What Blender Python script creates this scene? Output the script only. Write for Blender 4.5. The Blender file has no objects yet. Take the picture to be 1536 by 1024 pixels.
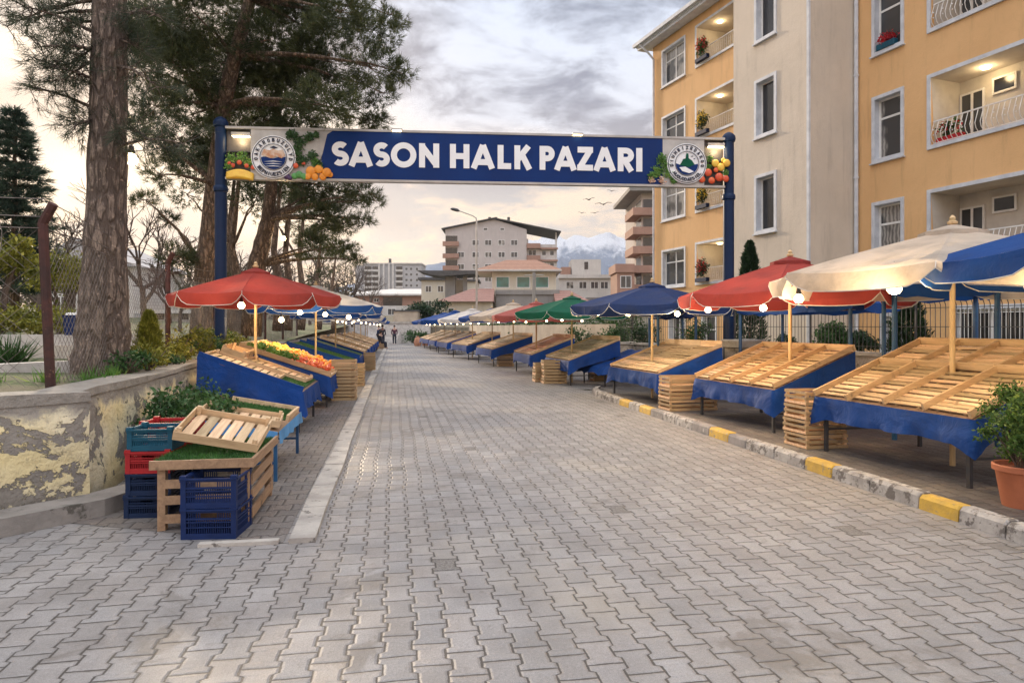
import bpy, math, random
import numpy as np
from mathutils import Matrix, Vector, noise
R = random.Random(7)
rng = np.random.default_rng(11)
PI = math.pi
scn = bpy.context.scene
COL = scn.collection
F = 1024.0; HZ = 490.0; CH = 1.65
def at(px, py, Y):
    return Vector(((px-768)*Y/F, Y, CH-(py-HZ)*Y/F))
SA = math.atan2(0.1695, 0.9855)                     # street heading
def ts(t, s, z=0.0):                                # street frame: t across, s along
    return Vector((t*0.9855-s*0.1695, s*0.9855+t*0.1695, z))

# ------------------------------------------------------------------ materials
class NT:
    def __init__(s, tree): s.t = tree; s.n = tree.nodes; s.l = tree.links
    def new(s, typ, **kw):
        n = s.n.new(typ)
        for k, v in kw.items(): setattr(n, k, v)
        return n
    def set(s, sock, v):
        if hasattr(v, 'links') or isinstance(v, bpy.types.NodeSocket): s.l.new(v, sock)
        else: sock.default_value = v
    def m(s, op, a, b=0.0, c=0.0, clamp=False):
        n = s.new('ShaderNodeMath', operation=op, use_clamp=clamp)
        s.set(n.inputs[0], a); s.set(n.inputs[1], b); s.set(n.inputs[2], c)
        return n.outputs[0]
    def mix(s, f, a, b, blend='MIX'):
        n = s.new('ShaderNodeMix', data_type='RGBA', blend_type=blend)
        s.set(n.inputs[0], f)
        for i, v in ((6, a), (7, b)):
            if isinstance(v, tuple) and len(v) == 3: v = (*v, 1)
            s.set(n.inputs[i], v)
        return n.outputs[2]
    def noise(s, vec, scale, detail=4, rough=0.55, dist=0.0):
        n = s.new('ShaderNodeTexNoise'); s.set(n.inputs['Scale'], scale)
        n.inputs['Detail'].default_value = detail; n.inputs['Roughness'].default_value = rough
        n.inputs['Distortion'].default_value = dist
        if vec is not None: s.l.new(vec, n.inputs['Vector'])
        return n.outputs['Fac']
    def ramp(s, f, pts, interp='LINEAR'):
        n = s.new('ShaderNodeValToRGB'); r = n.color_ramp; r.interpolation = interp
        while len(r.elements) > 1: r.elements.remove(r.elements[-1])
        for i, (p, c) in enumerate(pts):
            e = r.elements[0] if i == 0 else r.elements.new(p)
            e.position = p; e.color = (*c, 1) if len(c) == 3 else c
        s.set(n.inputs[0], f); return n.outputs[0]
    def smooth(s, v, lo, hi):
        n = s.new('ShaderNodeMapRange', interpolation_type='SMOOTHSTEP')
        s.set(n.inputs[0], v); n.inputs[1].default_value = lo; n.inputs[2].default_value = hi
        return n.outputs[0]
    def mapping(s, vec, scale=(1, 1, 1), rot=(0, 0, 0)):
        n = s.new('ShaderNodeMapping'); s.l.new(vec, n.inputs[0])
        n.inputs['Scale'].default_value = scale; n.inputs['Rotation'].default_value = rot
        return n.outputs[0]
    def bump(s, h, strength, dist=0.02, normal=None):
        n = s.new('ShaderNodeBump'); n.inputs['Strength'].default_value = strength
        n.inputs['Distance'].default_value = dist; s.set(n.inputs['Height'], h)
        if normal: s.l.new(normal, n.inputs['Normal'])
        return n.outputs[0]

def newmat(name):
    m = bpy.data.materials.new(name); m.use_nodes = True
    k = NT(m.node_tree); b = k.n['Principled BSDF']
    return m, k, b
def coords(k, world=False):
    if world: return k.new('ShaderNodeNewGeometry').outputs['Position']
    return k.new('ShaderNodeTexCoord').outputs['Object']

def plain(name, c1, c2=None, scale=6, rough=0.6, bump=0.0, bscale=40, metal=0.0, island=0.0, world=False, bdist=0.01, spec=0.5, fleck=None):
    m, k, b = newmat(name)
    v = coords(k, world)
    if c2 is None: c2 = tuple(x*0.75 for x in c1)
    f = k.noise(v, scale, 5, 0.6)
    c = k.mix(k.smooth(f, 0.32, 0.68), c1, c2)
    if island:
        rp = k.new('ShaderNodeNewGeometry').outputs['Random Per Island']
        g = k.m('MULTIPLY_ADD', rp, island*2, 1-island)
        n = k.new('ShaderNodeHueSaturation'); k.l.new(c, n.inputs['Color']); k.l.new(g, n.inputs['Value']); c = n.outputs[0]
    if fleck:
        f2 = k.noise(v, fleck[1], 6, 0.7)
        c = k.mix(k.smooth(f2, fleck[2], fleck[2]+0.08), c, fleck[0])
    k.set(b.inputs['Base Color'], c)
    b.inputs['Roughness'].default_value = rough; b.inputs['Metallic'].default_value = metal
    b.inputs['Specular IOR Level'].default_value = spec
    if bump:
        k.l.new(k.bump(k.noise(v, bscale, 4, 0.6), bump, bdist), b.inputs['Normal'])
    return m

def wood(name, c1, c2, axis=0, rough=0.65):
    m, k, b = newmat(name)
    v = coords(k)
    sc = [22, 22, 22]; sc[axis] = 2.2
    vv = k.mapping(v, tuple(sc))
    rp = k.new('ShaderNodeNewGeometry').outputs['Random Per Island']
    add = k.new('ShaderNodeVectorMath', operation='ADD'); k.l.new(vv, add.inputs[0])
    cx = k.new('ShaderNodeCombineXYZ'); k.l.new(k.m('MULTIPLY', rp, 37), cx.inputs[0]); k.l.new(k.m('MULTIPLY', rp, 61), cx.inputs[2])
    k.l.new(cx.outputs[0], add.inputs[1])
    f = k.noise(add.outputs[0], 1.0, 5, 0.65, 0.6)
    c = k.mix(k.smooth(f, 0.3, 0.7), c1, c2)
    n = k.new('ShaderNodeHueSaturation'); k.l.new(c, n.inputs['Color'])
    k.l.new(k.m('MULTIPLY_ADD', rp, 0.85, 0.52), n.inputs['Value'])
    k.l.new(k.m('MULTIPLY_ADD', rp, -0.02, 0.51), n.inputs['Hue'])
    st = k.noise(v, 3.5, 4, 0.7)
    c = k.mix(k.smooth(st, 0.58, 0.75), n.outputs[0], tuple(x*0.45 for x in c2))
    k.l.new(c, b.inputs['Base Color']); b.inputs['Roughness'].default_value = rough
    k.l.new(k.bump(f, 0.35, 0.004), b.inputs['Normal'])
    return m

def canvas(name, c1, trans=0.35, rough=0.75, fold=0.55):
    m, k, b = newmat(name)
    v = coords(k)
    f = k.noise(v, 2.2, 5, 0.6)
    c = k.mix(k.smooth(f, 0.35, 0.7), c1, tuple(x*0.78+0.008 for x in c1))
    f2 = k.noise(v, 9, 6, 0.7)
    c = k.mix(k.m('MULTIPLY', k.smooth(f2, 0.56, 0.72), 0.25), c, tuple(min(1, x*1.3+0.03) for x in c1))
    k.l.new(c, b.inputs['Base Color']); b.inputs['Roughness'].default_value = rough
    b.inputs['Specular IOR Level'].default_value = 0.15
    dv_ = k.noise(v, 1.1, 7, 0.72)
    c = k.mix(k.m('MULTIPLY', k.smooth(dv_, 0.52, 0.68), 0.30), c, tuple(x*0.45+0.02 for x in c1)); k.l.new(c, b.inputs['Base Color'])
    h = k.m('ADD', k.noise(v, 3.5, 5, 0.55, 1.2), k.m('MULTIPLY', k.noise(v, 260, 1), 0.05))
    nb = k.bump(h, fold, 0.05)
    k.l.new(nb, b.inputs['Normal'])
    if trans:
        t = k.new('ShaderNodeBsdfTranslucent'); k.l.new(c, t.inputs[0])
        mx = k.new('ShaderNodeMixShader'); mx.inputs[0].default_value = trans
        k.l.new(b.outputs[0], mx.inputs[1]); k.l.new(t.outputs[0], mx.inputs[2])
        k.l.new(mx.outputs[0], k.n['Material Output'].inputs[0])
    return m

def leafmat(name, dark, light, trans=0.25, scale=1.6, hi=None):
    m, k, b = newmat(name)
    g = k.new('ShaderNodeNewGeometry')
    rp = g.outputs['Random Per Island']
    f = k.noise(g.outputs['Position'], scale, 3, 0.5)
    x = k.m('ADD', k.m('MULTIPLY', rp, 0.6), k.m('MULTIPLY', k.smooth(f, 0.35, 0.65), 0.4))
    pts = [(0.1, dark), (0.75, light)]
    if hi: pts.append((1.0, hi))
    c = k.ramp(x, pts)
    k.l.new(c, b.inputs['Base Color']); b.inputs['Roughness'].default_value = 0.55
    b.inputs['Specular IOR Level'].default_value = 0.35
    t = k.new('ShaderNodeBsdfTranslucent'); k.l.new(c, t.inputs[0])
    mx = k.new('ShaderNodeMixShader'); mx.inputs[0].default_value = trans
    k.l.new(b.outputs[0], mx.inputs[1]); k.l.new(t.outputs[0], mx.inputs[2])
    k.l.new(mx.outputs[0], k.n['Material Output'].inputs[0])
    return m

def emit(name, col, st):
    m, k, b = newmat(name)
    b.inputs['Base Color'].default_value = (*col, 1)
    b.inputs['Emission Color'].default_value = (*col, 1); b.inputs['Emission Strength'].default_value = st
    return m

def glass(name, c1=(0.03, 0.035, 0.04), rough=0.08, c2=None):
    m, k, b = newmat(name)
    v = coords(k, True)
    f = k.noise(v, 0.7, 2)
    k.l.new(k.mix(k.smooth(f, 0.4, 0.6), c1, c2 or tuple(x*1.8 for x in c1)), b.inputs['Base Color'])
    b.inputs['Roughness'].default_value = rough; b.inputs['Specular IOR Level'].default_value = 0.8
    k.l.new(k.bump(k.noise(v, 1.6, 1), 0.04, 0.05), b.inputs['Normal'])
    return m

def paver(name, c1, c2, joint, w=0.165, L=0.235, amp=0.013, ang=SA, warp=0.05, rough=0.55, stain=0.5):
    m, k, b = newmat(name)
    pos = k.new('ShaderNodeNewGeometry').outputs['Position']
    rot = k.mapping(pos, (1, 1, 1), (0, 0, -ang))
    nz = k.new('ShaderNodeTexNoise'); nz.inputs['Scale'].default_value = 0.55; nz.inputs['Detail'].default_value = 2
    k.l.new(rot, nz.inputs['Vector'])
    sp = k.new('ShaderNodeSeparateXYZ'); k.l.new(rot, sp.inputs[0])
    sn = k.new('ShaderNodeSeparateColor'); k.l.new(nz.outputs['Color'], sn.inputs[0])
    nz2 = k.new('ShaderNodeTexNoise'); nz2.inputs['Scale'].default_value = 5; nz2.inputs['Detail'].default_value = 3
    k.l.new(rot, nz2.inputs['Vector']); sn2 = k.new('ShaderNodeSeparateColor'); k.l.new(nz2.outputs['Color'], sn2.inputs[0])
    u = k.m('ADD', sp.outputs[0], k.m('MULTIPLY_ADD', sn.outputs[0], warp*2.2, k.m('MULTIPLY', sn2.outputs[0], 0.012)))
    v = k.m('ADD', sp.outputs[1], k.m('MULTIPLY_ADD', sn.outputs[1], warp*2.2, k.m('MULTIPLY', sn2.outputs[1], 0.02)))
    j = k.m('ROUND', k.m('DIVIDE', u, w))
    par = k.m('ABSOLUTE', k.m('MODULO', j, 2))
    sgn = k.m('MULTIPLY_ADD', par, 2, -1)
    ph = k.m('COSINE', k.m('MULTIPLY', v, 2*PI/L))
    wave = k.m('MINIMUM', k.m('MAXIMUM', k.m('MULTIPLY', ph, 5.5), -1), 1)
    du = k.m('SUBTRACT', k.m('SUBTRACT', u, k.m('MULTIPLY', j, w)), k.m('MULTIPLY', k.m('MULTIPLY', sgn, wave), amp))
    col = k.m('ADD', j, k.m('MULTIPLY_ADD', k.m('GREATER_THAN', du, 0), 1, -1))
    cp = k.m('ABSOLUTE', k.m('MODULO', col, 2))
    vv = k.m('ADD', k.m('DIVIDE', v, L), k.m('MULTIPLY', cp, 0.5))
    row = k.m('ROUND', vv)
    dv = k.m('MULTIPLY', k.m('SUBTRACT', vv, row), L)
    # random tilt, size and tone for each paver (row of a block = floor)
    cell = k.new('ShaderNodeCombineXYZ'); k.l.new(col, cell.inputs[0]); k.l.new(k.m('FLOOR', vv), cell.inputs[1])
    wn = k.new('ShaderNodeTexWhiteNoise', noise_dimensions='2D'); k.l.new(cell.outputs[0], wn.inputs['Vector'])
    sw = k.new('ShaderNodeSeparateColor'); k.l.new(wn.outputs['Color'], sw.inputs[0])
    d = k.m('MINIMUM', k.m('ABSOLUTE', du), k.m('ABSOLUTE', dv))
    jn = k.noise(rot, 24, 4, 0.7)
    gap = k.m('MULTIPLY_ADD', k.noise(rot, 1.7, 3, 0.6), 0.016, -0.002)
    dj = k.m('SUBTRACT', k.m('ADD', d, k.m('MULTIPLY', k.m('SUBTRACT', jn, 0.5), 0.012)), k.m('MULTIPLY', gap, 0.5))
    jm = k.m('SUBTRACT', 1, k.smooth(dj, 0.0004, 0.0050))
    big = k.noise(pos, 0.35, 4, 0.6); mid = k.noise(pos, 2.2, 6, 0.65); fine = k.noise(rot, 60, 3, 0.7); spk = k.noise(pos, 190, 2, 0.6)
    c = k.mix(k.smooth(mid, 0.3, 0.7), c1, c2)
    tone = k.m('MULTIPLY_ADD', sw.outputs[0], 0.20, 0.88)
    tone = k.m('MULTIPLY', tone, k.m('MULTIPLY_ADD', fine, 0.9, 0.55))
    tone = k.m('MULTIPLY', tone, k.m('MULTIPLY_ADD', spk, 1.3, 0.35))
    hs = k.new('ShaderNodeHueSaturation'); k.l.new(c, hs.inputs['Color']); k.l.new(tone, hs.inputs['Value'])
    k.l.new(k.m('MULTIPLY_ADD', sw.outputs[1], 0.5, 0.75), hs.inputs['Saturation'])
    c = hs.outputs[0]
    pit = k.noise(rot, 95, 4, 0.8); wear = k.noise(rot, 13, 6, 0.75)
    c = k.mix(k.m('MULTIPLY', k.smooth(pit, 0.60, 0.70), 0.55), c, (0.09, 0.078, 0.068))
    c = k.mix(k.m('MULTIPLY', k.smooth(wear, 0.58, 0.70), 0.40), c, (0.14, 0.122, 0.105))
    c = k.mix(k.m('MULTIPLY', k.smooth(wear, 0.42, 0.28), 0.35), c, (0.42, 0.395, 0.37))
    # warm sandy dust drifts, dark stains
    c = k.mix(k.m('MULTIPLY', k.smooth(big, 0.50, 0.66), 0.38), c, (0.40, 0.34, 0.26))
    st = k.noise(pos, 0.9, 7, 0.72, 0.8)
    c = k.mix(k.m('MULTIPLY', k.smooth(k.m('ADD', st, k.m('MULTIPLY', k.m('SUBTRACT', fine, 0.5), 0.12)), 0.575, 0.635), stain), c, (0.12, 0.102, 0.085))
    dead = k.m('GREATER_THAN', sw.outputs[2], 0.992)
    c = k.mix(k.m('MULTIPLY', dead, k.smooth(fine, 0.3, 0.6)), c, (0.13, 0.115, 0.10))
    c = k.mix(k.m('MULTIPLY', jm, 0.90), c, joint)
    k.l.new(c, b.inputs['Base Color'])
    k.l.new(k.m('MULTIPLY_ADD', fine, 0.3, rough-0.1), b.inputs['Roughness'])
    edge = k.smooth(dj, 0.0, 0.016)
    tilt = k.m('ADD', k.m('MULTIPLY', k.m('SUBTRACT', sw.outputs[1], 0.5), k.m('MULTIPLY', du, 0.22)), k.m('MULTIPLY', k.m('SUBTRACT', sw.outputs[2], 0.5), k.m('MULTIPLY', dv, 0.16)))
    h = k.m('ADD', k.m('MULTIPLY', edge, 0.006), k.m('ADD', k.m('MULTIPLY', fine, 0.0035), k.m('MULTIPLY', sw.outputs[0], 0.002)))
    h = k.m('ADD', k.m('ADD', h, tilt), k.m('MULTIPLY', k.m('MULTIPLY', dead, fine), -0.012))
    h = k.m('ADD', h, k.m('MULTIPLY', spk, 0.0015))
    k.l.new(k.bump(h, 1.0, 1.0), b.inputs['Normal'])
    return m

def plaster_old(name):
    m, k, b = newmat(name)
    p = coords(k, True)
    f = k.noise(p, 1.7, 8, 0.68, 0.5); g = k.noise(p, 7, 6, 0.7); h = k.noise(p, 0.6, 3)
    sp = k.new('ShaderNodeSeparateXYZ'); k.l.new(p, sp.inputs[0])
    peel = k.m('ADD', f, k.m('MULTIPLY', k.m('SUBTRACT', g, 0.5), 0.35))
    mask = k.smooth(peel, 0.45, 0.47)
    top = k.smooth(k.m('ADD', sp.outputs[2], k.m('MULTIPLY', g, 0.35)), 0.98, 1.12)
    mask = k.m('MULTIPLY', mask, k.m('SUBTRACT', 1, top))
    conc = k.mix(g, (0.14, 0.125, 0.105), (0.42, 0.38, 0.33))
    paint = k.mix(k.smooth(h, 0.4, 0.65), (0.80, 0.66, 0.34), (0.80, 0.74, 0.58))
    paint = k.mix(k.m('MULTIPLY', k.smooth(g, 0.55, 0.7), 0.5), paint, (0.42, 0.34, 0.20))
    c = k.mix(mask, conc, paint)
    drt = k.noise(p, 3.0, 6, 0.75)
    c = k.mix(k.smooth(drt, 0.56, 0.72), c, (0.10, 0.085, 0.065))
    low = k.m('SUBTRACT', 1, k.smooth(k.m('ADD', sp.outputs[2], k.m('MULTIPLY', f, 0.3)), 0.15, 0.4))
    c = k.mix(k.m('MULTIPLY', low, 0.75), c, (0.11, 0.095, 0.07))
    k.l.new(c, b.inputs['Base Color']); b.inputs['Roughness'].default_value = 0.85
    hh = k.m('ADD', k.m('MULTIPLY', mask, 0.5), g)
    k.l.new(k.bump(hh, 0.9, 0.05), b.inputs['Normal'])
    return m

def facade(name, c1, c2):
    m, k, b = newmat(name)
    p = coords(k, True)
    a = k.noise(p, 0.5, 6, 0.6); g = k.noise(p, 5, 6, 0.65)
    vz = k.mapping(p, (3.0, 3.0, 0.35)); st = k.noise(vz, 1.0, 6, 0.7)
    c = k.mix(k.smooth(a, 0.3, 0.7), c1, c2)
    c = k.mix(k.m('MULTIPLY', k.smooth(st, 0.5, 0.72), 0.42), c, tuple(x*0.55 for x in c2))
    c = k.mix(k.m('MULTIPLY', g, 0.22), c, tuple(min(1, x*1.15) for x in c1))
    ck = k.noise(p, 1.3, 9, 0.8, 1.5)
    crack = k.smooth(k.m('ABSOLUTE', k.m('SUBTRACT', ck, 0.5)), 0.0, 0.006)
    c = k.mix(k.m('MULTIPLY', k.m('SUBTRACT', 1, crack), 0.25), c, tuple(x*0.5 for x in c2))
    k.l.new(c, b.inputs['Base Color']); b.inputs['Roughness'].default_value = 0.85
    k.l.new(k.bump(k.m('ADD', k.noise(p, 35, 4, 0.7), k.m('MULTIPLY', g, 2)), 0.35, 0.012), b.inputs['Normal'])
    return m

def bark(name, c1, c2):
    m, k, b = newmat(name)
    v = coords(k)
    vv = k.mapping(v, (17, 17, 4.6))
    vo = k.new('ShaderNodeTexVoronoi', feature='DISTANCE_TO_EDGE'); vo.inputs['Scale'].default_value = 1.5
    nn = k.new('ShaderNodeTexNoise'); nn.inputs['Scale'].default_value = 0.9; nn.inputs['Detail'].default_value = 6; k.l.new(vv, nn.inputs['Vector'])
    mx = k.new('ShaderNodeMix', data_type='VECTOR'); mx.inputs[0].default_value = 0.62
    k.l.new(vv, mx.inputs[4]); k.l.new(nn.outputs['Color'], mx.inputs[5]); k.l.new(mx.outputs[1], vo.inputs['Vector'])
    pl = k.smooth(vo.outputs['Distance'], 0.0, 0.22)
    f = k.noise(k.mapping(v, (26, 26, 5)), 1.6, 8, 0.75, 0.6)
    c = k.mix(k.smooth(f, 0.38, 0.62), tuple(x*0.45 for x in c1), c2)
    c = k.mix(pl, tuple(x*0.55 for x in c1), c)
    fl = k.noise(v, 16, 3)
    c = k.mix(k.m('MULTIPLY', k.smooth(fl, 0.62, 0.7), 0.5), c, tuple(min(1, x*1.9) for x in c2))
    k.l.new(c, b.inputs['Base Color']); b.inputs['Roughness'].default_value = 0.9
    k.l.new(k.bump(k.m('ADD', pl, k.m('MULTIPLY', f, 0.7)), 1.0, 0.05), b.inputs['Normal'])
    return m

def tiles(name, c1, c2, sx=4.0, sy=3.0):
    m, k, b = newmat(name)
    v = coords(k)
    sp = k.new('ShaderNodeSeparateXYZ'); k.l.new(v, sp.inputs[0])
    a = k.m('SINE', k.m('MULTIPLY', sp.outputs[2], 22.0)); r = k.noise(v, 2.5, 5, 0.7)
    c = k.mix(k.smooth(r, 0.3, 0.7), c1, c2)
    c = k.mix(k.smooth(a, 0.5, 1.0), c, tuple(x*0.45 for x in c1))
    k.l.new(c, b.inputs['Base Color']); b.inputs['Roughness'].default_value = 0.8
    k.l.new(k.bump(a, 0.4, 0.05), b.inputs['Normal'])
    return m

MT = {}
MT['street'] = paver('street_paver', (0.300, 0.280, 0.268), (0.225, 0.208, 0.197), (0.036, 0.029, 0.024), rough=0.46)
MT['pave_l'] = paver('side_paver', (0.20, 0.17, 0.15), (0.14, 0.122, 0.11), (0.05, 0.042, 0.035), w=0.19, L=0.2, ang=SA+PI/2, amp=0.012, stain=0.7)
MT['pave_r'] = paver('pavement_paver', (0.125, 0.108, 0.10), (0.08, 0.07, 0.066), (0.045, 0.037, 0.03), w=0.165, L=0.22, amp=0.014, stain=0.8)  # base tone lowered to put deep shade under the stalls into the colour
MT['concrete'] = plain('worn_concrete', (0.50, 0.46, 0.41), (0.33, 0.30, 0.265), 4, 0.85, 0.6, 45, world=True, fleck=((0.16, 0.14, 0.12), 6, 0.60))
MT['strip'] = plain('strip_concrete', (0.46, 0.42, 0.37), (0.31, 0.28, 0.25), 3, 0.85, 0.8, 45, world=True, fleck=((0.13, 0.115, 0.10), 5, 0.57))
MT['conc_dark'] = plain('dark_concrete', (0.30, 0.27, 0.24), (0.20, 0.18, 0.16), 3, 0.9, 0.7, 30, world=True, fleck=((0.10, 0.09, 0.075), 5, 0.58))
MT['kerb_y'] = plain('kerb_yellow_paint', (0.62, 0.38, 0.055), (0.46, 0.29, 0.06), 6, 0.7, 0.6, 40, world=True, fleck=((0.25, 0.21, 0.15), 9, 0.57))
MT['kerb_w'] = plain('kerb_white_paint', (0.47, 0.435, 0.395), (0.30, 0.275, 0.25), 5, 0.8, 0.8, 30, world=True, fleck=((0.15, 0.13, 0.115), 8, 0.50))
MT['kerb_g'] = plain('kerb_bare_concrete', (0.30, 0.27, 0.25), (0.20, 0.18, 0.165), 5, 0.85, 0.6, 40, world=True, fleck=((0.45, 0.42, 0.38), 8, 0.60))
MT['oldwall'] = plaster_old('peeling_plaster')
MT['yellow'] = facade('ochre_render', (0.71, 0.435, 0.205), (0.64, 0.385, 0.175))
MT['beige'] = facade('beige_render', (0.63, 0.545, 0.45), (0.55, 0.475, 0.39))
MT['trim'] = plain('pale_trim', (0.62, 0.64, 0.68), (0.48, 0.50, 0.54), 3, 0.6, 0.2, 30, world=True)
MT['white'] = plain('white_paint', (0.78, 0.77, 0.75), (0.66, 0.65, 0.63), 4, 0.5, 0.1, 30)
MT['lining'] = plain('balcony_plaster', (0.60, 0.56, 0.50), (0.50, 0.46, 0.41), 2, 0.85, 0.2, 30, world=True)
MT['gap_shade'] = wood('slat_gap_shade', (0.20, 0.12, 0.07), (0.11, 0.065, 0.04), 2)
MT['glass'] = glass('window_glass', (0.035, 0.038, 0.042))
MT['glass_dim'] = glass('window_dark_glass', (0.012, 0.012, 0.014), 0.2)
MT['glass_curtain'] = glass('window_curtained_glass', (0.13, 0.125, 0.12), 0.12, (0.30, 0.28, 0.26))
def curtain(name):
    m, k, b = newmat(name)
    p = coords(k, True); sp = k.new('ShaderNodeSeparateXYZ'); k.l.new(p, sp.inputs[0])
    u = k.m('ADD', k.m('MULTIPLY', sp.outputs[0], 0.342), k.m('MULTIPLY', sp.outputs[1], -0.94))
    w = k.m('SINE', k.m('ADD', k.m('MULTIPLY', u, 55.0), k.m('MULTIPLY', k.noise(p, 3, 3), 9)))
    big = k.smooth(k.noise(p, 0.9, 2), 0.42, 0.5)
    c = k.mix(k.smooth(w, -0.8, 0.9), (0.16, 0.15, 0.14), (0.36, 0.34, 0.31)); c = k.mix(big, (0.04, 0.042, 0.045), c)
    k.l.new(c, b.inputs['Base Color']); b.inputs['Roughness'].default_value = 0.12; b.inputs['Specular IOR Level'].default_value = 0.7
    return m
MT['glass_curtain'] = curtain('curtained_window_glass')
MT['glass_teal'] = glass('teal_glass', (0.02, 0.12, 0.11), 0.1, (0.03, 0.18, 0.17))
MT['cloth'] = canvas('blue_cloth', (0.008, 0.052, 0.235), 0.06, 0.65, 0.5)
MT['cloth_light'] = canvas('light_blue_cloth', (0.10, 0.30, 0.58), 0.06, 0.6, 0.5)
MT['u_red'] = canvas('red_canvas', (0.36, 0.058, 0.048)); MT['u_pink'] = canvas('faded_red_canvas', (0.50, 0.14, 0.12))
MT['u_cream'] = canvas('cream_canvas', (0.66, 0.55, 0.44)); MT['u_white'] = canvas('white_canvas', (0.72, 0.68, 0.64))
MT['u_blue'] = canvas('blue_canvas', (0.018, 0.078, 0.29)); MT['u_navy'] = canvas('navy_canvas', (0.016, 0.035, 0.115), 0.15)
MT['u_green'] = canvas('green_canvas', (0.015, 0.15, 0.085))
MT['piping'] = plain('pale_piping', (0.75, 0.72, 0.66), rough=0.7)
MT['polewood'] = wood('pole_wood', (0.58, 0.42, 0.22), (0.42, 0.29, 0.14), 2)
MT['metal_dk'] = plain('dark_metal', (0.035, 0.04, 0.05), (0.06, 0.05, 0.045), 12, 0.5, 0.1, 60, metal=0.3)
MT['navy'] = plain('navy_paint', (0.005, 0.018, 0.058), (0.006, 0.021, 0.065), 5, 0.42, 0.08, 60, spec=0.2)
MT['bluepost'] = plain('blue_post_paint', (0.02, 0.10, 0.22), (0.015, 0.06, 0.15), 5, 0.5, 0.1, 60)
MT['wood'] = wood('pale_wood', (0.68, 0.49, 0.29), (0.46, 0.315, 0.175), 0)
MT['wood_y'] = wood('pale_wood_lengthwise', (0.60, 0.42, 0.24), (0.42, 0.28, 0.15), 1)
MT['crate'] = wood('crate_wood', (0.62, 0.42, 0.23), (0.44, 0.28, 0.145), 0)
MT['pallet'] = wood('weathered_wood', (0.36, 0.225, 0.125), (0.23, 0.14, 0.078), 0)
MT['turf'] = leafmat('turf_green', (0.02, 0.07, 0.015), (0.06, 0.17, 0.03), 0.1, 3)
MT['turfbase'] = plain('turf_mat', (0.04, 0.11, 0.025), (0.025, 0.07, 0.015), 30, 0.9, 0.8, 200)
MT['p_blue'] = plain('blue_plastic', (0.006, 0.022, 0.095), (0.005, 0.016, 0.07), 4, 0.62, spec=0.25)
MT['p_dblue'] = plain('dark_blue_plastic', (0.007, 0.022, 0.065), (0.006, 0.016, 0.05), 4, 0.62, spec=0.25)
MT['p_red'] = plain('red_plastic', (0.38, 0.02, 0.022), (0.28, 0.015, 0.018), 4, 0.62, spec=0.25)
MT['p_teal'] = plain('teal_plastic', (0.010, 0.085, 0.13), (0.008, 0.06, 0.10), 4, 0.62, spec=0.25)
MT['rust'] = plain('rusty_paint', (0.075, 0.025, 0.019), (0.04, 0.017, 0.014), 8, 0.8, 0.6, 50, fleck=((0.20, 0.10, 0.06), 14, 0.6))
MT['wire'] = plain('galvanised_wire', (0.24, 0.21, 0.19), (0.15, 0.125, 0.11), 6, 0.6, metal=0.4)
MT['bark'] = bark('pine_bark', (0.22, 0.155, 0.12), (0.36, 0.27, 0.21))
MT['bark2'] = bark('brown_bark', (0.21, 0.14, 0.095), (0.37, 0.25, 0.17))
MT['twig'] = plain('bare_twig', (0.13, 0.095, 0.075), (0.07, 0.05, 0.04), 8, 0.9)
MT['needle'] = leafmat('pine_needle', (0.026, 0.038, 0.015), (0.085, 0.10, 0.035), 0.35, 1.1, (0.15, 0.15, 0.055))
MT['needle2'] = leafmat('fir_needle', (0.022, 0.042, 0.030), (0.06, 0.095, 0.06), 0.3, 1.5)
MT['leaf'] = leafmat('shrub_leaf', (0.02, 0.055, 0.015), (0.055, 0.125, 0.035), 0.25, 3, (0.10, 0.19, 0.06))
MT['leaf_y'] = leafmat('yellow_green_leaf', (0.07, 0.085, 0.012), (0.24, 0.24, 0.035), 0.3, 2, (0.42, 0.38, 0.07))
MT['leaf_d'] = leafmat('dark_leaf', (0.010, 0.028, 0.012), (0.03, 0.065, 0.025), 0.2, 3)
MT['leaf_b'] = leafmat('bright_leaf', (0.05, 0.14, 0.02), (0.16, 0.32, 0.06), 0.25, 3, (0.42, 0.50, 0.10))
MT['grass'] = plain('grass_soil', (0.10, 0.13, 0.045), (0.16, 0.13, 0.085), 0.9, 0.95, 0.9, 25, world=True, bdist=0.05, fleck=((0.055, 0.085, 0.025), 3, 0.5))
MT['hill'] = plain('hill_scrub', (0.11, 0.10, 0.06), (0.17, 0.14, 0.10), 0.05, 0.95, 0.9, 2, world=True, bdist=0.5, fleck=((0.045, 0.055, 0.03), 0.12, 0.5))
MT['soil'] = plain('soil', (0.10, 0.07, 0.05), (0.06, 0.04, 0.03), 20, 0.95, 0.8, 80)
MT['terracotta'] = plain('terracotta', (0.46, 0.15, 0.07), (0.38, 0.12, 0.055), 5, 0.6, 0.2, 60)
MT['stone'] = plain('garden_wall_stone', (0.40, 0.35, 0.30), (0.24, 0.21, 0.185), 2.5, 0.9, 0.8, 14, world=True, bdist=0.04, fleck=((0.13, 0.115, 0.10), 4, 0.56))
MT['planter'] = plain('whitewashed_concrete', (0.60, 0.56, 0.52), (0.42, 0.39, 0.36), 3, 0.85, 0.4, 30, world=True, fleck=((0.22, 0.20, 0.18), 6, 0.6))
MT['yardwall'] = plain('beige_yard_wall', (0.50, 0.42, 0.32), (0.38, 0.31, 0.24), 1.2, 0.9, 0.4, 20, world=True)
MT['mauve'] = facade('mauve_render', (0.50, 0.445, 0.415), (0.44, 0.39, 0.365))
MT['grey'] = facade('grey_render', (0.40, 0.39, 0.39), (0.34, 0.33, 0.335))
MT['cream'] = facade('cream_render', (0.62, 0.56, 0.44), (0.54, 0.48, 0.38))
MT['offwhite'] = facade('offwhite_render', (0.60, 0.57, 0.53), (0.50, 0.475, 0.445))
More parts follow.
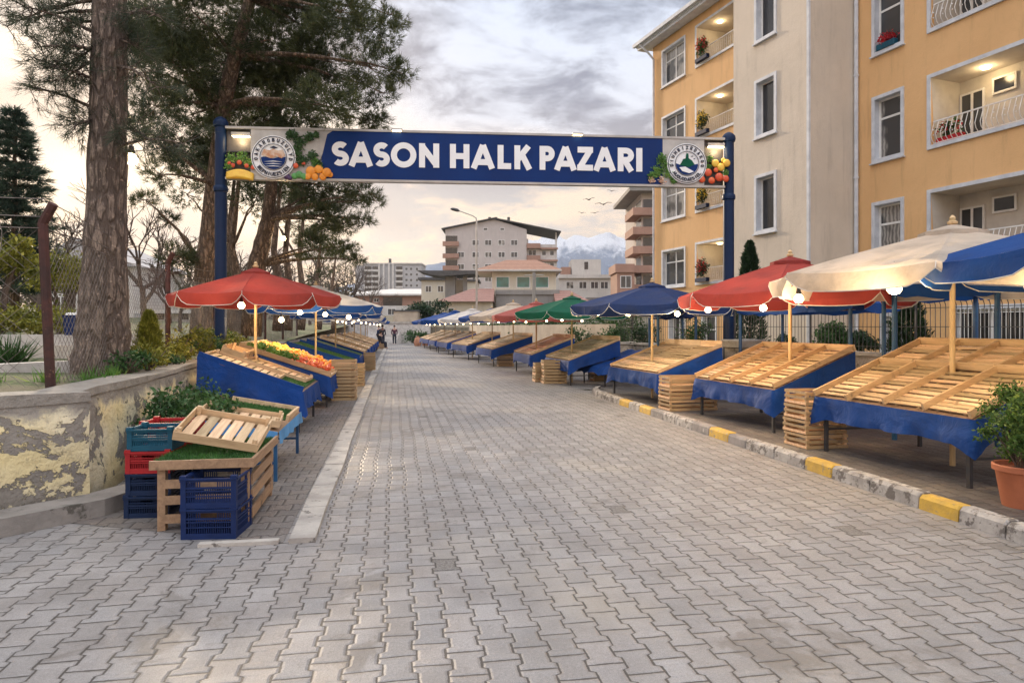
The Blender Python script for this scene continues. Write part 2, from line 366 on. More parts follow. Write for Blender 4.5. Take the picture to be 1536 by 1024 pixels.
MT['brick'] = facade('brick_red_render', (0.36, 0.21, 0.155), (0.30, 0.175, 0.13))
MT['cgrey'] = facade('raw_concrete', (0.27, 0.25, 0.23), (0.21, 0.195, 0.18))
MT['roofdk'] = plain('dark_roof', (0.06, 0.055, 0.055), (0.09, 0.085, 0.08), 2, 0.8)
MT['rooftile'] = tiles('red_roof_tiles', (0.42, 0.225, 0.145), (0.33, 0.165, 0.105))
MT['rooftile2'] = tiles('faded_roof_tiles', (0.38, 0.205, 0.16), (0.30, 0.16, 0.125))
MT['bulb'] = emit('lit_bulb', (1.0, 0.74, 0.38), 13)
MT['lampglow'] = emit('lit_ceiling_lamp', (1.0, 0.78, 0.42), 14)
MT['bulb_far'] = emit('lit_bulb_far', (1.0, 0.78, 0.45), 11)
MT['steel'] = plain('brushed_steel', (0.45, 0.42, 0.39), (0.35, 0.33, 0.30), 3, 0.4, metal=0.6)
MT['sign_blue'] = plain('sign_blue', (0.004, 0.030, 0.145), (0.005, 0.025, 0.12), 1.2, 0.4, spec=0.15)
MT['sign_grey'] = plain('sign_pale_panel', (0.50, 0.47, 0.43), (0.34, 0.32, 0.30), 2.5, 0.4)
MT['sign_dark'] = plain('sign_dark_panel', (0.05, 0.045, 0.045), (0.08, 0.07, 0.065), 5, 0.5)
MT['letter'] = plain('letter_white', (0.85, 0.85, 0.84), (0.80, 0.80, 0.80), 2, 0.4)
MT['ink'] = plain('ink_navy', (0.015, 0.02, 0.05), rough=0.5)
MT['rust_o'] = plain('logo_ochre', (0.50, 0.22, 0.10), (0.65, 0.50, 0.38), 9, 0.5)
MT['orange'] = plain('orange_peel', (0.85, 0.33, 0.03), (0.75, 0.25, 0.02), 5, 0.45, 0.2, 150)
MT['tomato'] = plain('tomato_skin', (0.62, 0.06, 0.025), (0.70, 0.14, 0.03), 6, 0.3)
MT['lemon'] = plain('lemon_skin', (0.85, 0.55, 0.07), (0.80, 0.45, 0.06), 6, 0.45, 0.2, 150)
MT['purple'] = plain('aubergine_skin', (0.06, 0.02, 0.09), rough=0.3)
MT['greenfruit'] = plain('green_pepper_skin', (0.06, 0.22, 0.05), (0.10, 0.32, 0.08), 6, 0.35)
MT['petal'] = leafmat('red_petal', (0.30, 0.01, 0.02), (0.62, 0.03, 0.04), 0.3, 3)
MT['petal_y'] = leafmat('yellow_petal', (0.75, 0.45, 0.03), (0.9, 0.65, 0.08), 0.3, 3)
MT['sack'] = plain('woven_sack', (0.50, 0.24, 0.14), (0.38, 0.17, 0.10), 6, 0.85, 0.5, 60)
MT['skin'] = plain('skin', (0.48, 0.28, 0.20), (0.44, 0.25, 0.18), 4, 0.5)
MT['dkfab'] = plain('dark_fabric', (0.02, 0.022, 0.035), (0.035, 0.035, 0.05), 6, 0.85)
MT['plumfab'] = plain('plum_fabric', (0.10, 0.03, 0.05), (0.07, 0.02, 0.035), 6, 0.85)
MT['bluefab'] = plain('blue_fabric', (0.03, 0.06, 0.16), (0.02, 0.04, 0.11), 6, 0.85)
MT['hair'] = plain('dark_hair', (0.015, 0.012, 0.01), rough=0.6)
MT['feather'] = plain('dark_feather', (0.05, 0.045, 0.045), rough=0.8)

# ------------------------------------------------------------------ objects
def tag(o, label=None, cat=None, group=None, kind=None):
    if label: o['label'] = label
    if cat: o['category'] = cat
    if group: o['group'] = group
    if kind: o['kind'] = kind
    return o
def thing(name, label, cat, loc=(0, 0, 0), rz=0.0, group=None):
    o = bpy.data.objects.new(name, None); COL.objects.link(o)
    o.empty_display_size = 0.2
    o.location = loc; o.rotation_euler = (0, 0, rz)
    return tag(o, label, cat, group)

class MB:
    def __init__(s): s.v = []; s.f = []; s.x = Matrix.Identity(4)
    def add(s, vs, fs):
        b = len(s.v)
        s.v.extend([tuple(s.x @ Vector(p)) for p in vs])
        s.f.extend([tuple(b+i for i in f) for f in fs])
    def box(s, lo, hi):
        x0, y0, z0 = lo; x1, y1, z1 = hi
        s.add([(x0,y0,z0),(x1,y0,z0),(x1,y1,z0),(x0,y1,z0),(x0,y0,z1),(x1,y0,z1),(x1,y1,z1),(x0,y1,z1)],
              [(0,3,2,1),(4,5,6,7),(0,1,5,4),(1,2,6,5),(2,3,7,6),(3,0,4,7)])
    def cbox(s, lo, hi, c=0.006):
        # chamfered box (vertical edges + top edges softened)
        x0, y0, z0 = lo; x1, y1, z1 = hi
        def ring(i, z): return [(x0+i,y0,z),(x1-i,y0,z),(x1,y0+i,z),(x1,y1-i,z),(x1-i,y1,z),(x0+i,y1,z),(x0,y1-i,z),(x0,y0+i,z)]
        r0 = ring(c, z0); r1 = ring(c, z1-c)
        r2 = [(min(max(p[0], x0+c), x1-c), min(max(p[1], y0+c), y1-c), z1) for p in r1]
        vs = r0+r1+r2; fs = []
        for a in (0, 8):
            for i in range(8): j = (i+1) % 8; fs.append((a+i, a+j, a+8+j, a+8+i))
        fs.append(tuple(range(16, 24))); fs.append(tuple(range(7, -1, -1)))
        s.add(vs, fs)
    def bar(s, a, b, w, h=None, up=(0, 0, 1)):
        a = Vector(a); b = Vector(b); h = h or w
        d = (b-a); L = d.length
        if L < 1e-6: return
        d.normalize(); u = Vector(up)
        if abs(d.dot(u)) > 0.99: u = Vector((1, 0, 0))
        r = d.cross(u).normalized(); u = r.cross(d)
        vs = []
        for p in (a, b):
            for i, j in ((-1,-1),(1,-1),(1,1),(-1,1)): vs.append(p+r*(w/2*i)+u*(h/2*j))
        s.add(vs, [(3,2,1,0),(4,5,6,7),(0,1,5,4),(1,2,6,5),(2,3,7,6),(3,0,4,7)])
    def tube(s, pts, rad, n=8, cap=True):
        pts = [Vector(p) for p in pts]; m = len(pts)
        if not hasattr(rad, '__len__'): rad = [rad]*m
        vs = []; fs = []; prev = None
        for i, p in enumerate(pts):
            d = (pts[min(i+1, m-1)]-pts[max(i-1, 0)]).normalized()
            if prev is None:
                r = d.orthogonal().normalized()
            else:
                r = (prev-d*prev.dot(d))
                r = r.normalized() if r.length > 1e-5 else d.orthogonal().normalized()
            prev = r; q = d.cross(r)
            for k in range(n):
                a = 2*PI*k/n; vs.append(p+r*(math.cos(a)*rad[i])+q*(math.sin(a)*rad[i]))
        for i in range(m-1):
            for k in range(n):
                j = (k+1) % n; fs.append((i*n+k, i*n+j, (i+1)*n+j, (i+1)*n+k))
        if cap: fs.append(tuple(range(n-1, -1, -1))); fs.append(tuple(range((m-1)*n, m*n)))
        s.add(vs, fs)
    def lathe(s, prof, n=16, c=(0, 0, 0)):
        vs = []; fs = []; m = len(prof)
        for r, z in prof:
            for k in range(n):
                a = 2*PI*k/n; vs.append((c[0]+r*math.cos(a), c[1]+r*math.sin(a), c[2]+z))
        for i in range(m-1):
            for k in range(n):
                j = (k+1) % n; fs.append((i*n+k, i*n+j, (i+1)*n+j, (i+1)*n+k))
        fs.append(tuple(range(n-1, -1, -1))); fs.append(tuple(range((m-1)*n, m*n)))
        s.add(vs, fs)
    def ball(s, c, r, n=10, m=7, sq=(1, 1, 1)):
        vs = [(c[0], c[1], c[2]-r*sq[2])]; fs = []
        for i in range(1, m):
            ph = -PI/2+PI*i/m
            for k in range(n):
                a = 2*PI*k/n
                vs.append((c[0]+r*sq[0]*math.cos(ph)*math.cos(a), c[1]+r*sq[1]*math.cos(ph)*math.sin(a), c[2]+r*sq[2]*math.sin(ph)))
        vs.append((c[0], c[1], c[2]+r*sq[2])); t = len(vs)-1
        for k in range(n):
            j = (k+1) % n
            fs.append((0, 1+j, 1+k)); fs.append((t, 1+(m-2)*n+k, 1+(m-2)*n+j))
            for i in range(m-2): fs.append((1+i*n+k, 1+i*n+j, 1+(i+1)*n+j, 1+(i+1)*n+k))
        s.add(vs, fs)
    def poly(s, pts, depth):
        # flat polygon (list of 3D points) extruded by vector depth
        n = len(pts); d = Vector(depth); p = [Vector(q) for q in pts]
        s.add(p+[q+d for q in p], [tuple(range(n)), tuple(range(2*n-1, n-1, -1))]+[(i, i+n, (i+1) % n+n, (i+1) % n) for i in range(n)])
    def build(s, name, mat, parent=None, smooth=False):
        me = bpy.data.meshes.new(name); me.from_pydata(s.v, [], s.f)
        return link(name, me, mat, parent, smooth)
def link(name, me, mat, parent=None, smooth=False):
    me.materials.append(MT[mat] if isinstance(mat, str) else mat)
    if smooth:
        me.polygons.foreach_set('use_smooth', [True]*len(me.polygons))
        if smooth != 'all':
            try: me.set_sharp_from_angle(angle=math.radians(40))
            except Exception: pass
    o = bpy.data.objects.new(name, me); COL.objects.link(o)
    if parent: o.parent = parent
    return o
def build_np(name, V, k, mat, parent=None):
    V = np.ascontiguousarray(V.reshape(-1, 3), dtype=np.float32); n = len(V)//k
    me = bpy.data.meshes.new(name)
    me.vertices.add(len(V)); me.vertices.foreach_set('co', V.ravel())
    me.loops.add(len(V)); me.loops.foreach_set('vertex_index', np.arange(len(V), dtype=np.int32))
    me.polygons.add(n); me.polygons.foreach_set('loop_start', np.arange(0, n*k, k, dtype=np.int32))
    me.update(calc_edges=True); me.validate()
    return link(name, me, mat, parent)
def unit(a): return a/np.maximum(np.linalg.norm(a, axis=-1, keepdims=True), 1e-9)
def needles(C, D, n, length, width, spread=0.9):
    """tufts of thin tapering blades at C pointing roughly along D"""
    N = len(C); d = unit(D[:, None, :]+rng.normal(0, spread, (N, n, 3)))
    L = length*rng.uniform(0.7, 1.15, (N, n, 1)); side = unit(np.cross(d, rng.normal(0, 1, (N, n, 3))))
    c = C[:, None, :]+rng.normal(0, length*0.12, (N, n, 3))
    a = c-side*width/2; b = c+side*width/2; t = c+d*L
    return np.stack([a, b, t], 2).reshape(-1, 3)
def leaves(C, size, flat=0.0, out=None):
    N = len(C); nrm = rng.normal(0, 1, (N, 3)); nrm[:, 2] += flat
    if out is not None: nrm += out
    nrm = unit(nrm); u = unit(np.cross(nrm, rng.normal(0, 1, (N, 3)))); v = np.cross(nrm, u)
    s = size*rng.uniform(0.6, 1.25, (N, 1))
    return np.stack([C-u*s, C-v*s*0.45+nrm*s*0.12, C+u*s, C+v*s*0.45+nrm*s*0.12], 1).reshape(-1, 3)
def blob(c, r, n, shell=0.55):
    """points in an ellipsoid, thicker towards its surface, broken by holes"""
    d = unit(rng.normal(0, 1, (n, 3))); rad = rng.uniform(shell, 1.0, (n, 1))
    lump = 0.82+0.18*np.sin(d[:, :1]*5+c[0])*np.cos(d[:, 1:2]*6+c[1])+0.1*np.sin(d[:, 2:3]*9)
    return np.array(c)+d*rad*lump*np.array(r)

# ------------------------------------------------------------------ setting
def sheet(name, pts, z, mat, kind='structure', sub=None):
    m = MB(); m.add([(x, y, z) for x, y in pts], [tuple(range(len(pts)))])
    o = m.build(name, mat); o['kind'] = kind; return o
def P2(v): return (v.x, v.y)
# street paving
sheet('street', [(-9, 1), (12, 1), (9.5, 9), P2(ts(4.75, 17.5)), (9.0, 18), (3.6, 24), (-0.5, 45), (-2, 66), (-16, 68), (-13.5, 52), (-8.3, 24), (-5, 10), (-4.5, 5.4)], 0.0, 'street')
sheet('forecourt', [(-40, -25), (40, -25), (40, 1), (-40, 1)], 0.0, 'street')
g = MB(); n = 40
sheet('ground', [(-3000, -1500), (3000, -1500), (3000, 4000), (-3000, 4000)], -0.06, 'grass')
# side pavements
WALL = [(-5.9, 4.0), (-4.28, 5.5), (-3.80, 6.15), (-4.15, 7.6), (-4.6, 9.3), (-5.3, 12), (-6.3, 16.0), (-8.1, 24), (-10.6, 36), (-13.5, 52), (-16, 67)]
def wallx(y):
    for (x0, y0), (x1, y1) in zip(WALL, WALL[1:]):
        if y0 <= y <= y1: return x0+(x1-x0)*(y-y0)/(y1-y0)
    return WALL[-1][0]-(y-67)*0.15 if y > 67 else WALL[0][0]-(4-y)
pl = [P2(ts(-0.84, 5.42)), P2(ts(-0.84, 66)), (-15.9, 67), (-13.4, 52), (-10.5, 36), (-8.0, 24), (-6.2, 16), (-5.2, 12), (-4.5, 9.3), (-4.05, 7.6), (-3.7, 6.2), (-3.75, 5.75)]
sheet('left_pavement', pl, 0.004, 'pave_l')
m = MB()
ss = [5.4]
while ss[-1] < 66: ss.append(ss[-1]+0.8+R.random()*0.4)
def strip_w(s): return 0.012*math.sin(s*1.7)+0.01*math.sin(s*5.1)
for a, b in zip(ss, ss[1:]):
    q = [ts(-0.80+strip_w(a), a+0.008), ts(-0.60+strip_w(a+3), a+0.008), ts(-0.60+strip_w(b+3), b-0.008), ts(-0.80+strip_w(b), b-0.008)]
    z = 0.035+R.random()*0.01
    v = [(p.x, p.y, -0.02) for p in q]+[(p.x, p.y, z) for p in q]
    m.add(v, [(4,5,6,7),(0,1,5,4),(1,2,6,5),(2,3,7,6),(3,0,4,7)])
for k in range(1):                                    # short broken cross edging
    a = ts(-0.87-k*0.62, 5.44+k*0.03); b = ts(-1.45-k*0.62, 5.46+k*0.03)
    m.bar((a.x, a.y, 0.005), (b.x, b.y, 0.0), 0.07, 0.05)
m.build('kerb_strip', 'strip')['kind'] = 'structure'

FX = lambda Y: 12.25-0.364*Y                           # garden wall line on the right
pr = [P2(ts(4.83, -1.7)), P2(ts(4.83, 16.6)), P2(ts(5.3, 17.3)), P2(ts(6.8, 17.6)), (FX(18.5), 18.5), (FX(-3), -3)]
sheet('right_pavement', pr, 0.07, 'pave_r')
# kerb stones
seq = 'ygwwygwwgywgwwywggwygywywgw'
kerbs = {'y': MB(), 'w': MB(), 'g': MB()}
def kerbt(s): return 4.69 if s < 15.5 else 4.69+0.5*max(0, (s-15.5)/1.6)**2
s0 = 3.05
lens = [0.7, 0.72, 0.75, 0.72, 0.62, 0.72, 0.7, 0.62]; i = 0
pat = ['y', 'w', 'g', 'w', 'y', 'w', 'w', 'w', 'w', 'w', 'y', 'w', 'w', 'y', 'w', 'w', 'g', 'y', 'g', 'w', 'w', 'g', 'y', 'w', 'y', 'w', 'w', 'w', 'g', 'w']
s1 = 3.2
marks = [-1.7, -1.0, -0.3, 0.4, 1.1, 1.8, 2.5, 3.2, 3.9, 4.6, 5.05, 5.5, 6.15, 6.75, 7.25, 7.9, 8.6, 9.1, 9.7, 10.3, 10.9, 11.5, 12.1, 12.7, 13.3, 13.9, 14.5, 15.1, 15.7, 16.3, 16.9]
for i in range(len(marks)-1):
    a, b = marks[i]+0.007, marks[i+1]-0.007
    ta, tb = kerbt(a), kerbt(b); w = 0.145; h = 0.135+R.uniform(-0.008, 0.008)
    mb = kerbs[pat[i]]
    prof = [(0, -0.03), (0.012, h-0.03), (0.04, h), (w, h), (w, -0.03)]
    vs = []
    for s_, t_ in ((a, ta), (a+0.012, ta-0.002), (b-0.012, tb-0.002), (b, tb)):
        e = 0.006 if s_ in (a, b) else 0
        for (x, z) in prof: p = ts(t_+x+(e if x < 0.1 else -e)+R.uniform(-.003, .003), s_, z-(e if z > 0 else 0)+R.uniform(-.002, .002)); vs.append(p)
    fs = [(0,1,2,3,4), (19,18,17,16,15)]
    for r_ in range(3):
        for q in range(4): fs.append((r_*5+q, (r_+1)*5+q, (r_+1)*5+q+1, r_*5+q+1))
    mb.add(vs, fs)
for kk, mm in kerbs.items():
    o = mm.build('kerb', 'kerb_'+kk); o['kind'] = 'structure'

# garden terrain on the left (behind the retaining wall)
def gz(d, y):
    z = 0.98+0.35*min(1, d/6)+0.05*max(0, d-6)+0.02*max(0, y-20)*0.8
    return z+0.10*noise.noise(Vector((d*0.35, y*0.35, 0)))*min(1, d)
m = MB(); ys = [2.5+k*0.75 for k in range(14)]+[13+k*2.2 for k in range(30)]; ds = [0.12]+[0.3*1.22**k for k in range(28)]
for y in ys:
    for d in ds: x = wallx(y)-d; m.v.append((x, y, gz(d, y)))
W_ = len(ds)
for i in range(len(ys)-1):
    for j in range(W_-1): a = i*W_+j; m.f.append((a, a+1, a+W_+1, a+W_))
m.build('garden_ground', 'grass', smooth='all')['kind'] = 'structure'
# far rising ground
m = MB(); nx, ny = 60, 40
for j in range(ny):
    Y = 69+max(0, j-1)**2*0.9
    for i in range(nx):
        X = -500+1100*i/(nx-1)
        m.v.append((X, Y, -0.2 if j == 0 else 1.6+(Y-69)*0.030+2.5*noise.noise(Vector((X*0.02, Y*0.02, 3)))*min(1, (Y-69)/60)))
for j in range(ny-1):
    for i in range(nx-1): a = j*nx+i; m.f.append((a, a+1, a+nx+1, a+nx))
m.build('hillside', 'hill', smooth='all')['kind'] = 'structure'
# yard on the right behind the wall
m = MB(); m.add([(FX(2)+0.1, 2, 0.45), (30, 2, 0.5), (30, 36, 0.5), (FX(36)+2, 36, 0.45), (FX(24)+0.1, 24, 0.45)], [(0, 1, 2, 3, 4)])
m.build('yard_ground', 'grass')['kind'] = 'structure'

# snowy mountains
def mountains():
    m, k, b = newmat('mountain_rock')
    p = coords(k, True); sp = k.new('ShaderNodeSeparateXYZ'); k.l.new(p, sp.inputs[0])
    f = k.noise(k.mapping(p, (1.6, 0.7, 0.7)), 0.013, 9, 0.75); gz_ = k.new('ShaderNodeNewGeometry')
    sn = k.new('ShaderNodeSeparateXYZ'); k.l.new(gz_.outputs['Normal'], sn.inputs[0])
    hgt = k.m('ADD', sp.outputs[2], k.m('MULTIPLY', k.m('SUBTRACT', f, 0.5), 260))
    msk = k.m('MULTIPLY', k.smooth(hgt, 225, 290), k.smooth(sn.outputs[2], 0.45, 0.75))
    c = k.mix(msk, k.mix(f, (0.055, 0.095, 0.17), (0.10, 0.145, 0.22)), (0.50, 0.52, 0.56))  # blue of distance haze put into the rock colour
    k.l.new(c, b.inputs['Base Color']); b.inputs['Roughness'].default_value = 0.9
    mb = MB(); nx, ny = 340, 70
    ctl = [(60, 0.2), (420, 0.32), (500, 0.42), (560, 0.5), (640, 0.66), (700, 0.72), (790, 0.93), (828, 0.985), (845, 0.955), (858, 0.97), (868, 0.99), (884, 0.945), (897, 0.98), (905, 1.0), (914, 1.015), (927, 0.965), (945, 0.93), (1100, 0.8), (1260, 0.5)]
    def crest(px):
        for (a, p), (b_, q) in zip(ctl, ctl[1:]):
            if a <= px <= b_: return p+(q-p)*(px-a)/(b_-a)
        return 0.3
    for j in range(ny):
        v = j/(ny-1); Y = 1700+v*1500; tri = 1-abs(2*v-1)
        for i in range(nx):
            px = 60+1200*i/(nx-1); X = (px-768)/F*2450
            wr = 60*noise.noise(Vector((X*0.004, Y*0.004, 2)))
            sp1 = abs(noise.noise(Vector(((X+wr)*0.0065, Y*0.0045, 5)))); sp2 = abs(noise.noise(Vector(((X+wr)*0.017, Y*0.011, 9)))); n3_ = noise.noise(Vector((X*0.09, Y*0.05, 4)))
            hh = 345*crest(px)*tri*(1-(1-tri)*(0.75*sp1+0.35*sp2)-0.06*sp2)+3*n3_*tri
            mb.v.append((X, Y, max(0, hh)))
    for j in range(ny-1):
        for i in range(nx-1): a = j*nx+i; mb.f.append((a, a+1, a+nx+1, a+nx))
    o = mb.build('mountains', m); o['kind'] = 'structure'
mountains()

# ------------------------------------------------------------------ left retaining wall
def poly_wall(line, z0, z1, th, mat, name, label, cat, cap=None, step=0.35, wob=0.02, side=-1):
    root = thing(name, label, cat, (0, 0, 0))
    pts = []
    for (x0, y0), (x1, y1) in zip(line, line[1:]):
        L = math.hypot(x1-x0, y1-y0); n = max(1, int(L/step))
        for k in range(n): f = k/n; pts.append((x0+(x1-x0)*f, y0+(y1-y0)*f, x1-x0, y1-y0))
    pts.append((*line[-1], line[-1][0]-line[-2][0], line[-1][1]-line[-2][1]))
    def ring(off0, off1, za, zb, nz):
        m = MB(); rows = []
        for i, (x, y, dx, dy) in enumerate(pts):
            L = math.hypot(dx, dy); nx_, ny_ = dy/L, -dx/L      # right-hand normal
            row = []
            for k in range(nz+1):
                z = za+(zb-za)*k/nz; w = wob*noise.noise(Vector((x*2, y*2, z*3)))
                row.append((x+nx_*(off0+w), y+ny_*(off0+w), z+(wob*0.8*noise.noise(Vector((x, y, 5))) if k == nz else 0)))
            for k in range(nz, -1, -1):
                z = za+(zb-za)*k/nz
                row.append((x+nx_*off1, y+ny_*off1, z+(wob*0.8*noise.noise(Vector((x, y, 5))) if k == nz else 0)))
            rows.append(row)
        c = len(rows[0])
        for r in rows: m.v.extend(r)
        for i in range(len(rows)-1):
            for k in range(c-1): a = i*c+k; m.f.append((a, a+c, a+c+1, a+1))
        m.f.append(tuple(range(c))); m.f.append(tuple((len(rows)-1)*c+k for k in range(c-1, -1, -1)))
        return m
    ring(0, side*th, z0, z1, 6).build('wall_body', mat, root, smooth=True)
    if cap: ring(cap[0], side*(th+cap[0]), z1+0.0, z1+cap[1], 2).build('coping', cap[2], root, smooth=True)
    return root
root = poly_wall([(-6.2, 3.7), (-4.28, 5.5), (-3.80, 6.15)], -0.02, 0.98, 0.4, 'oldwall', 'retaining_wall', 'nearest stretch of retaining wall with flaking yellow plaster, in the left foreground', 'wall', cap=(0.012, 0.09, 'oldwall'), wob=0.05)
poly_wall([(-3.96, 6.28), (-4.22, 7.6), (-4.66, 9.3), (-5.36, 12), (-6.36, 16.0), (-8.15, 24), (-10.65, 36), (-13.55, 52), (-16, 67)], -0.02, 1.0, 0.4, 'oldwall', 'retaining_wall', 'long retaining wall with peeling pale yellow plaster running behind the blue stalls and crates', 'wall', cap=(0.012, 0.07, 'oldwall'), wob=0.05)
m = MB()
m.poly([(-5.6, 4.05, -0.02), (-4.02, 5.30, -0.02), (-3.55, 5.95, -0.02), (-3.38, 6.75, -0.02), (-3.60, 6.9, -0.02), (-3.82, 6.15, -0.02), (-4.28, 5.5, -0.02), (-6.1, 3.8, -0.02)], (0, 0, 0.17))
tag(m.build('wall_footing', 'conc_dark'), 'low cracked concrete footing at the foot of the yellow retaining wall', 'footing')

# ------------------------------------------------------------------ umbrellas
UG = 'market umbrellas over the stalls'
def umbrella(loc, r, zt, ze, mat, label, vmat=None, rot=0.0, detail=True, drop=0.19, wood_=True, n=8, zbase=0.0, vent=True, pr=0.027):
    root = thing('market_umbrella', label, 'umbrella', (loc[0], loc[1], zbase), rot, UG)
    zt -= zbase; ze -= zbase
    m = MB(); nr, na = (7, 6) if detail else (3, 3)
    def pt(k, a, q):                       # sector k, a in 0..1 across, q radius fraction
        c0 = Vector((math.cos(2*PI*k/n), math.sin(2*PI*k/n))); c1 = Vector((math.cos(2*PI*(k+1)/n), math.sin(2*PI*(k+1)/n)))
        p = c0.lerp(c1, a)*r*q
        sag = 4*a*(1-a)
        z = zt-(zt-ze)*(0.86*q+0.14*q*q)-0.045*sag*q*(1 if q < 1 else 0.9)
        return Vector((p.x, p.y, z))
    for k in range(n):
        b = len(m.v)
        for j in range(nr+1):
            q = 0.06+0.94*j/nr
            for i in range(na+1): m.v.append(tuple(pt(k, i/na, q)))
        for j in range(nr):
            for i in range(na): a = b+j*(na+1)+i; m.f.append((a, a+na+1, a+na+2, a+1))
    can = m.build('canopy', mat, root, smooth='all')
    v = MB(); pip = MB()
    for k in range(n):
        na2 = 12 if detail else 4; top = []; bot = []; mid = []
        ph = R.random()*6
        for i in range(na2+1):
            a = i/na2; p = pt(k, a, 1.0)
            e = min(a, 1-a)
            dd = drop*(0.30+0.70*min(1, (e/0.16))**0.6) if detail else drop*(0.5 if e == 0 else 1)
            out = Vector((p.x, p.y, 0)).normalized()
            top.append(p+out*0.002)
            mid.append(p+out*(0.018+0.010*math.sin(a*9+ph))+Vector((0, 0, -dd*0.5)))
            bot.append(p+out*(0.012+0.022*math.sin(a*13+ph))+Vector((0, 0, -dd)))
        b = len(v.v); v.v.extend([tuple(x) for x in top+mid+bot]); c = na2+1
        for r_ in range(2):
            for i in range(na2): v.f.append((b+r_*c+i, b+(r_+1)*c+i, b+(r_+1)*c+i+1, b+r_*c+i+1))
        if detail: pip.tube([top[0]]+bot+[top[-1]], 0.006, 4, False)
    v.build('valance', vmat or mat, root, smooth='all')
    if detail: pip.build('piping', 'piping', root)
    if vent:
        m = MB(); rr = r*0.17
        for k in range(n):
            b = len(m.v)
            c0 = (math.cos(2*PI*k/n), math.sin(2*PI*k/n)); c1 = (math.cos(2*PI*(k+1)/n), math.sin(2*PI*(k+1)/n))
            m.add([(0, 0, zt+0.06), (c0[0]*rr, c0[1]*rr, zt-0.035), (c1[0]*rr, c1[1]*rr, zt-0.035), (c0[0]*rr*1.02, c0[1]*rr*1.02, zt-0.085), (c1[0]*rr*1.02, c1[1]*rr*1.02, zt-0.085)], [(0, 1, 2), (1, 3, 4, 2)])
        m.build('vent', mat, root)
    m = MB(); m.lathe([(0.022, zt+0.04), (0.05, zt+0.06), (0.055, zt+0.085), (0.03, zt+0.10), (0.034, zt+0.13), (0.01, zt+0.16)], 10)
    m.build('finial', 'polewood' if wood_ else 'piping', root, smooth=True)
    m = MB(); m.tube([(0, 0, 0), (0, 0, zt+0.03)], pr, 10); m.build('pole', 'polewood' if wood_ else 'metal_dk', root, smooth=True)
    if detail:
        m = MB(); m.lathe([(0.03, 0), (0.05, 0.01), (0.05, 0.08), (0.03, 0.09)], 10, (0, 0, zt-(zt-ze)*0.95)); m.build('hub', 'metal_dk', root, smooth=True)
        for k in range(n):
            a = 2*PI*k/n; c, s_ = math.cos(a), math.sin(a)
            m = MB(); p = [pt(k, 0, q)-Vector((0, 0, 0.018)) for q in (0.06, 0.5, 0.98)]; m.tube(p, 0.010, 5); m.build('rib', 'metal_dk', root)
            m = MB(); m.tube([(c*0.05, s_*0.05, zt-(zt-ze)*0.9), pt(k, 0, 0.52)-Vector((0, 0, 0.03))], 0.008, 5); m.build('strut', 'metal_dk', root)
    return root

NB = [0]
def bulb(p, r=0.055, label=None, en=10, cord=0.12, far=False):
    NB[0] += 1
    root = thing('light_bulb', label, 'light bulb', p, 0, 'lit bulbs hanging over the stalls')
    n = 20 if not far else 10
    m = MB(); m.lathe([(0.35*r, 0.9*r), (0.75*r, 0.45*r), (1.0*r, -0.1*r), (0.98*r, -0.4*r), (0.7*r, -0.85*r), (0.2*r, -1.02*r)], n)
    m.build('glass', 'bulb_far' if far else 'bulb', root, smooth='all')
    m = MB(); m.lathe([(0.55*r, 0.8*r), (0.6*r, 1.1*r), (0.42*r, 1.5*r), (0.38*r, 2.0*r), (0.1*r, 2.2*r)], n); m.build('socket', 'metal_dk', root, smooth=True)
    m = MB(); m.tube([(0, 0, 2*r), (0, 0, 2*r+cord)], 0.004, 4); m.build('cord', 'metal_dk', root)
    if en:
        l = bpy.data.lights.new('bulb_light', 'POINT'); l.energy = en*2.4; l.color = (1.0, 0.74, 0.42); l.shadow_soft_size = 0.06
        o = bpy.data.objects.new('bulb_light', l); COL.objects.link(o); o.parent = root; o.location = (0, 0, -1.5*r)
    return root

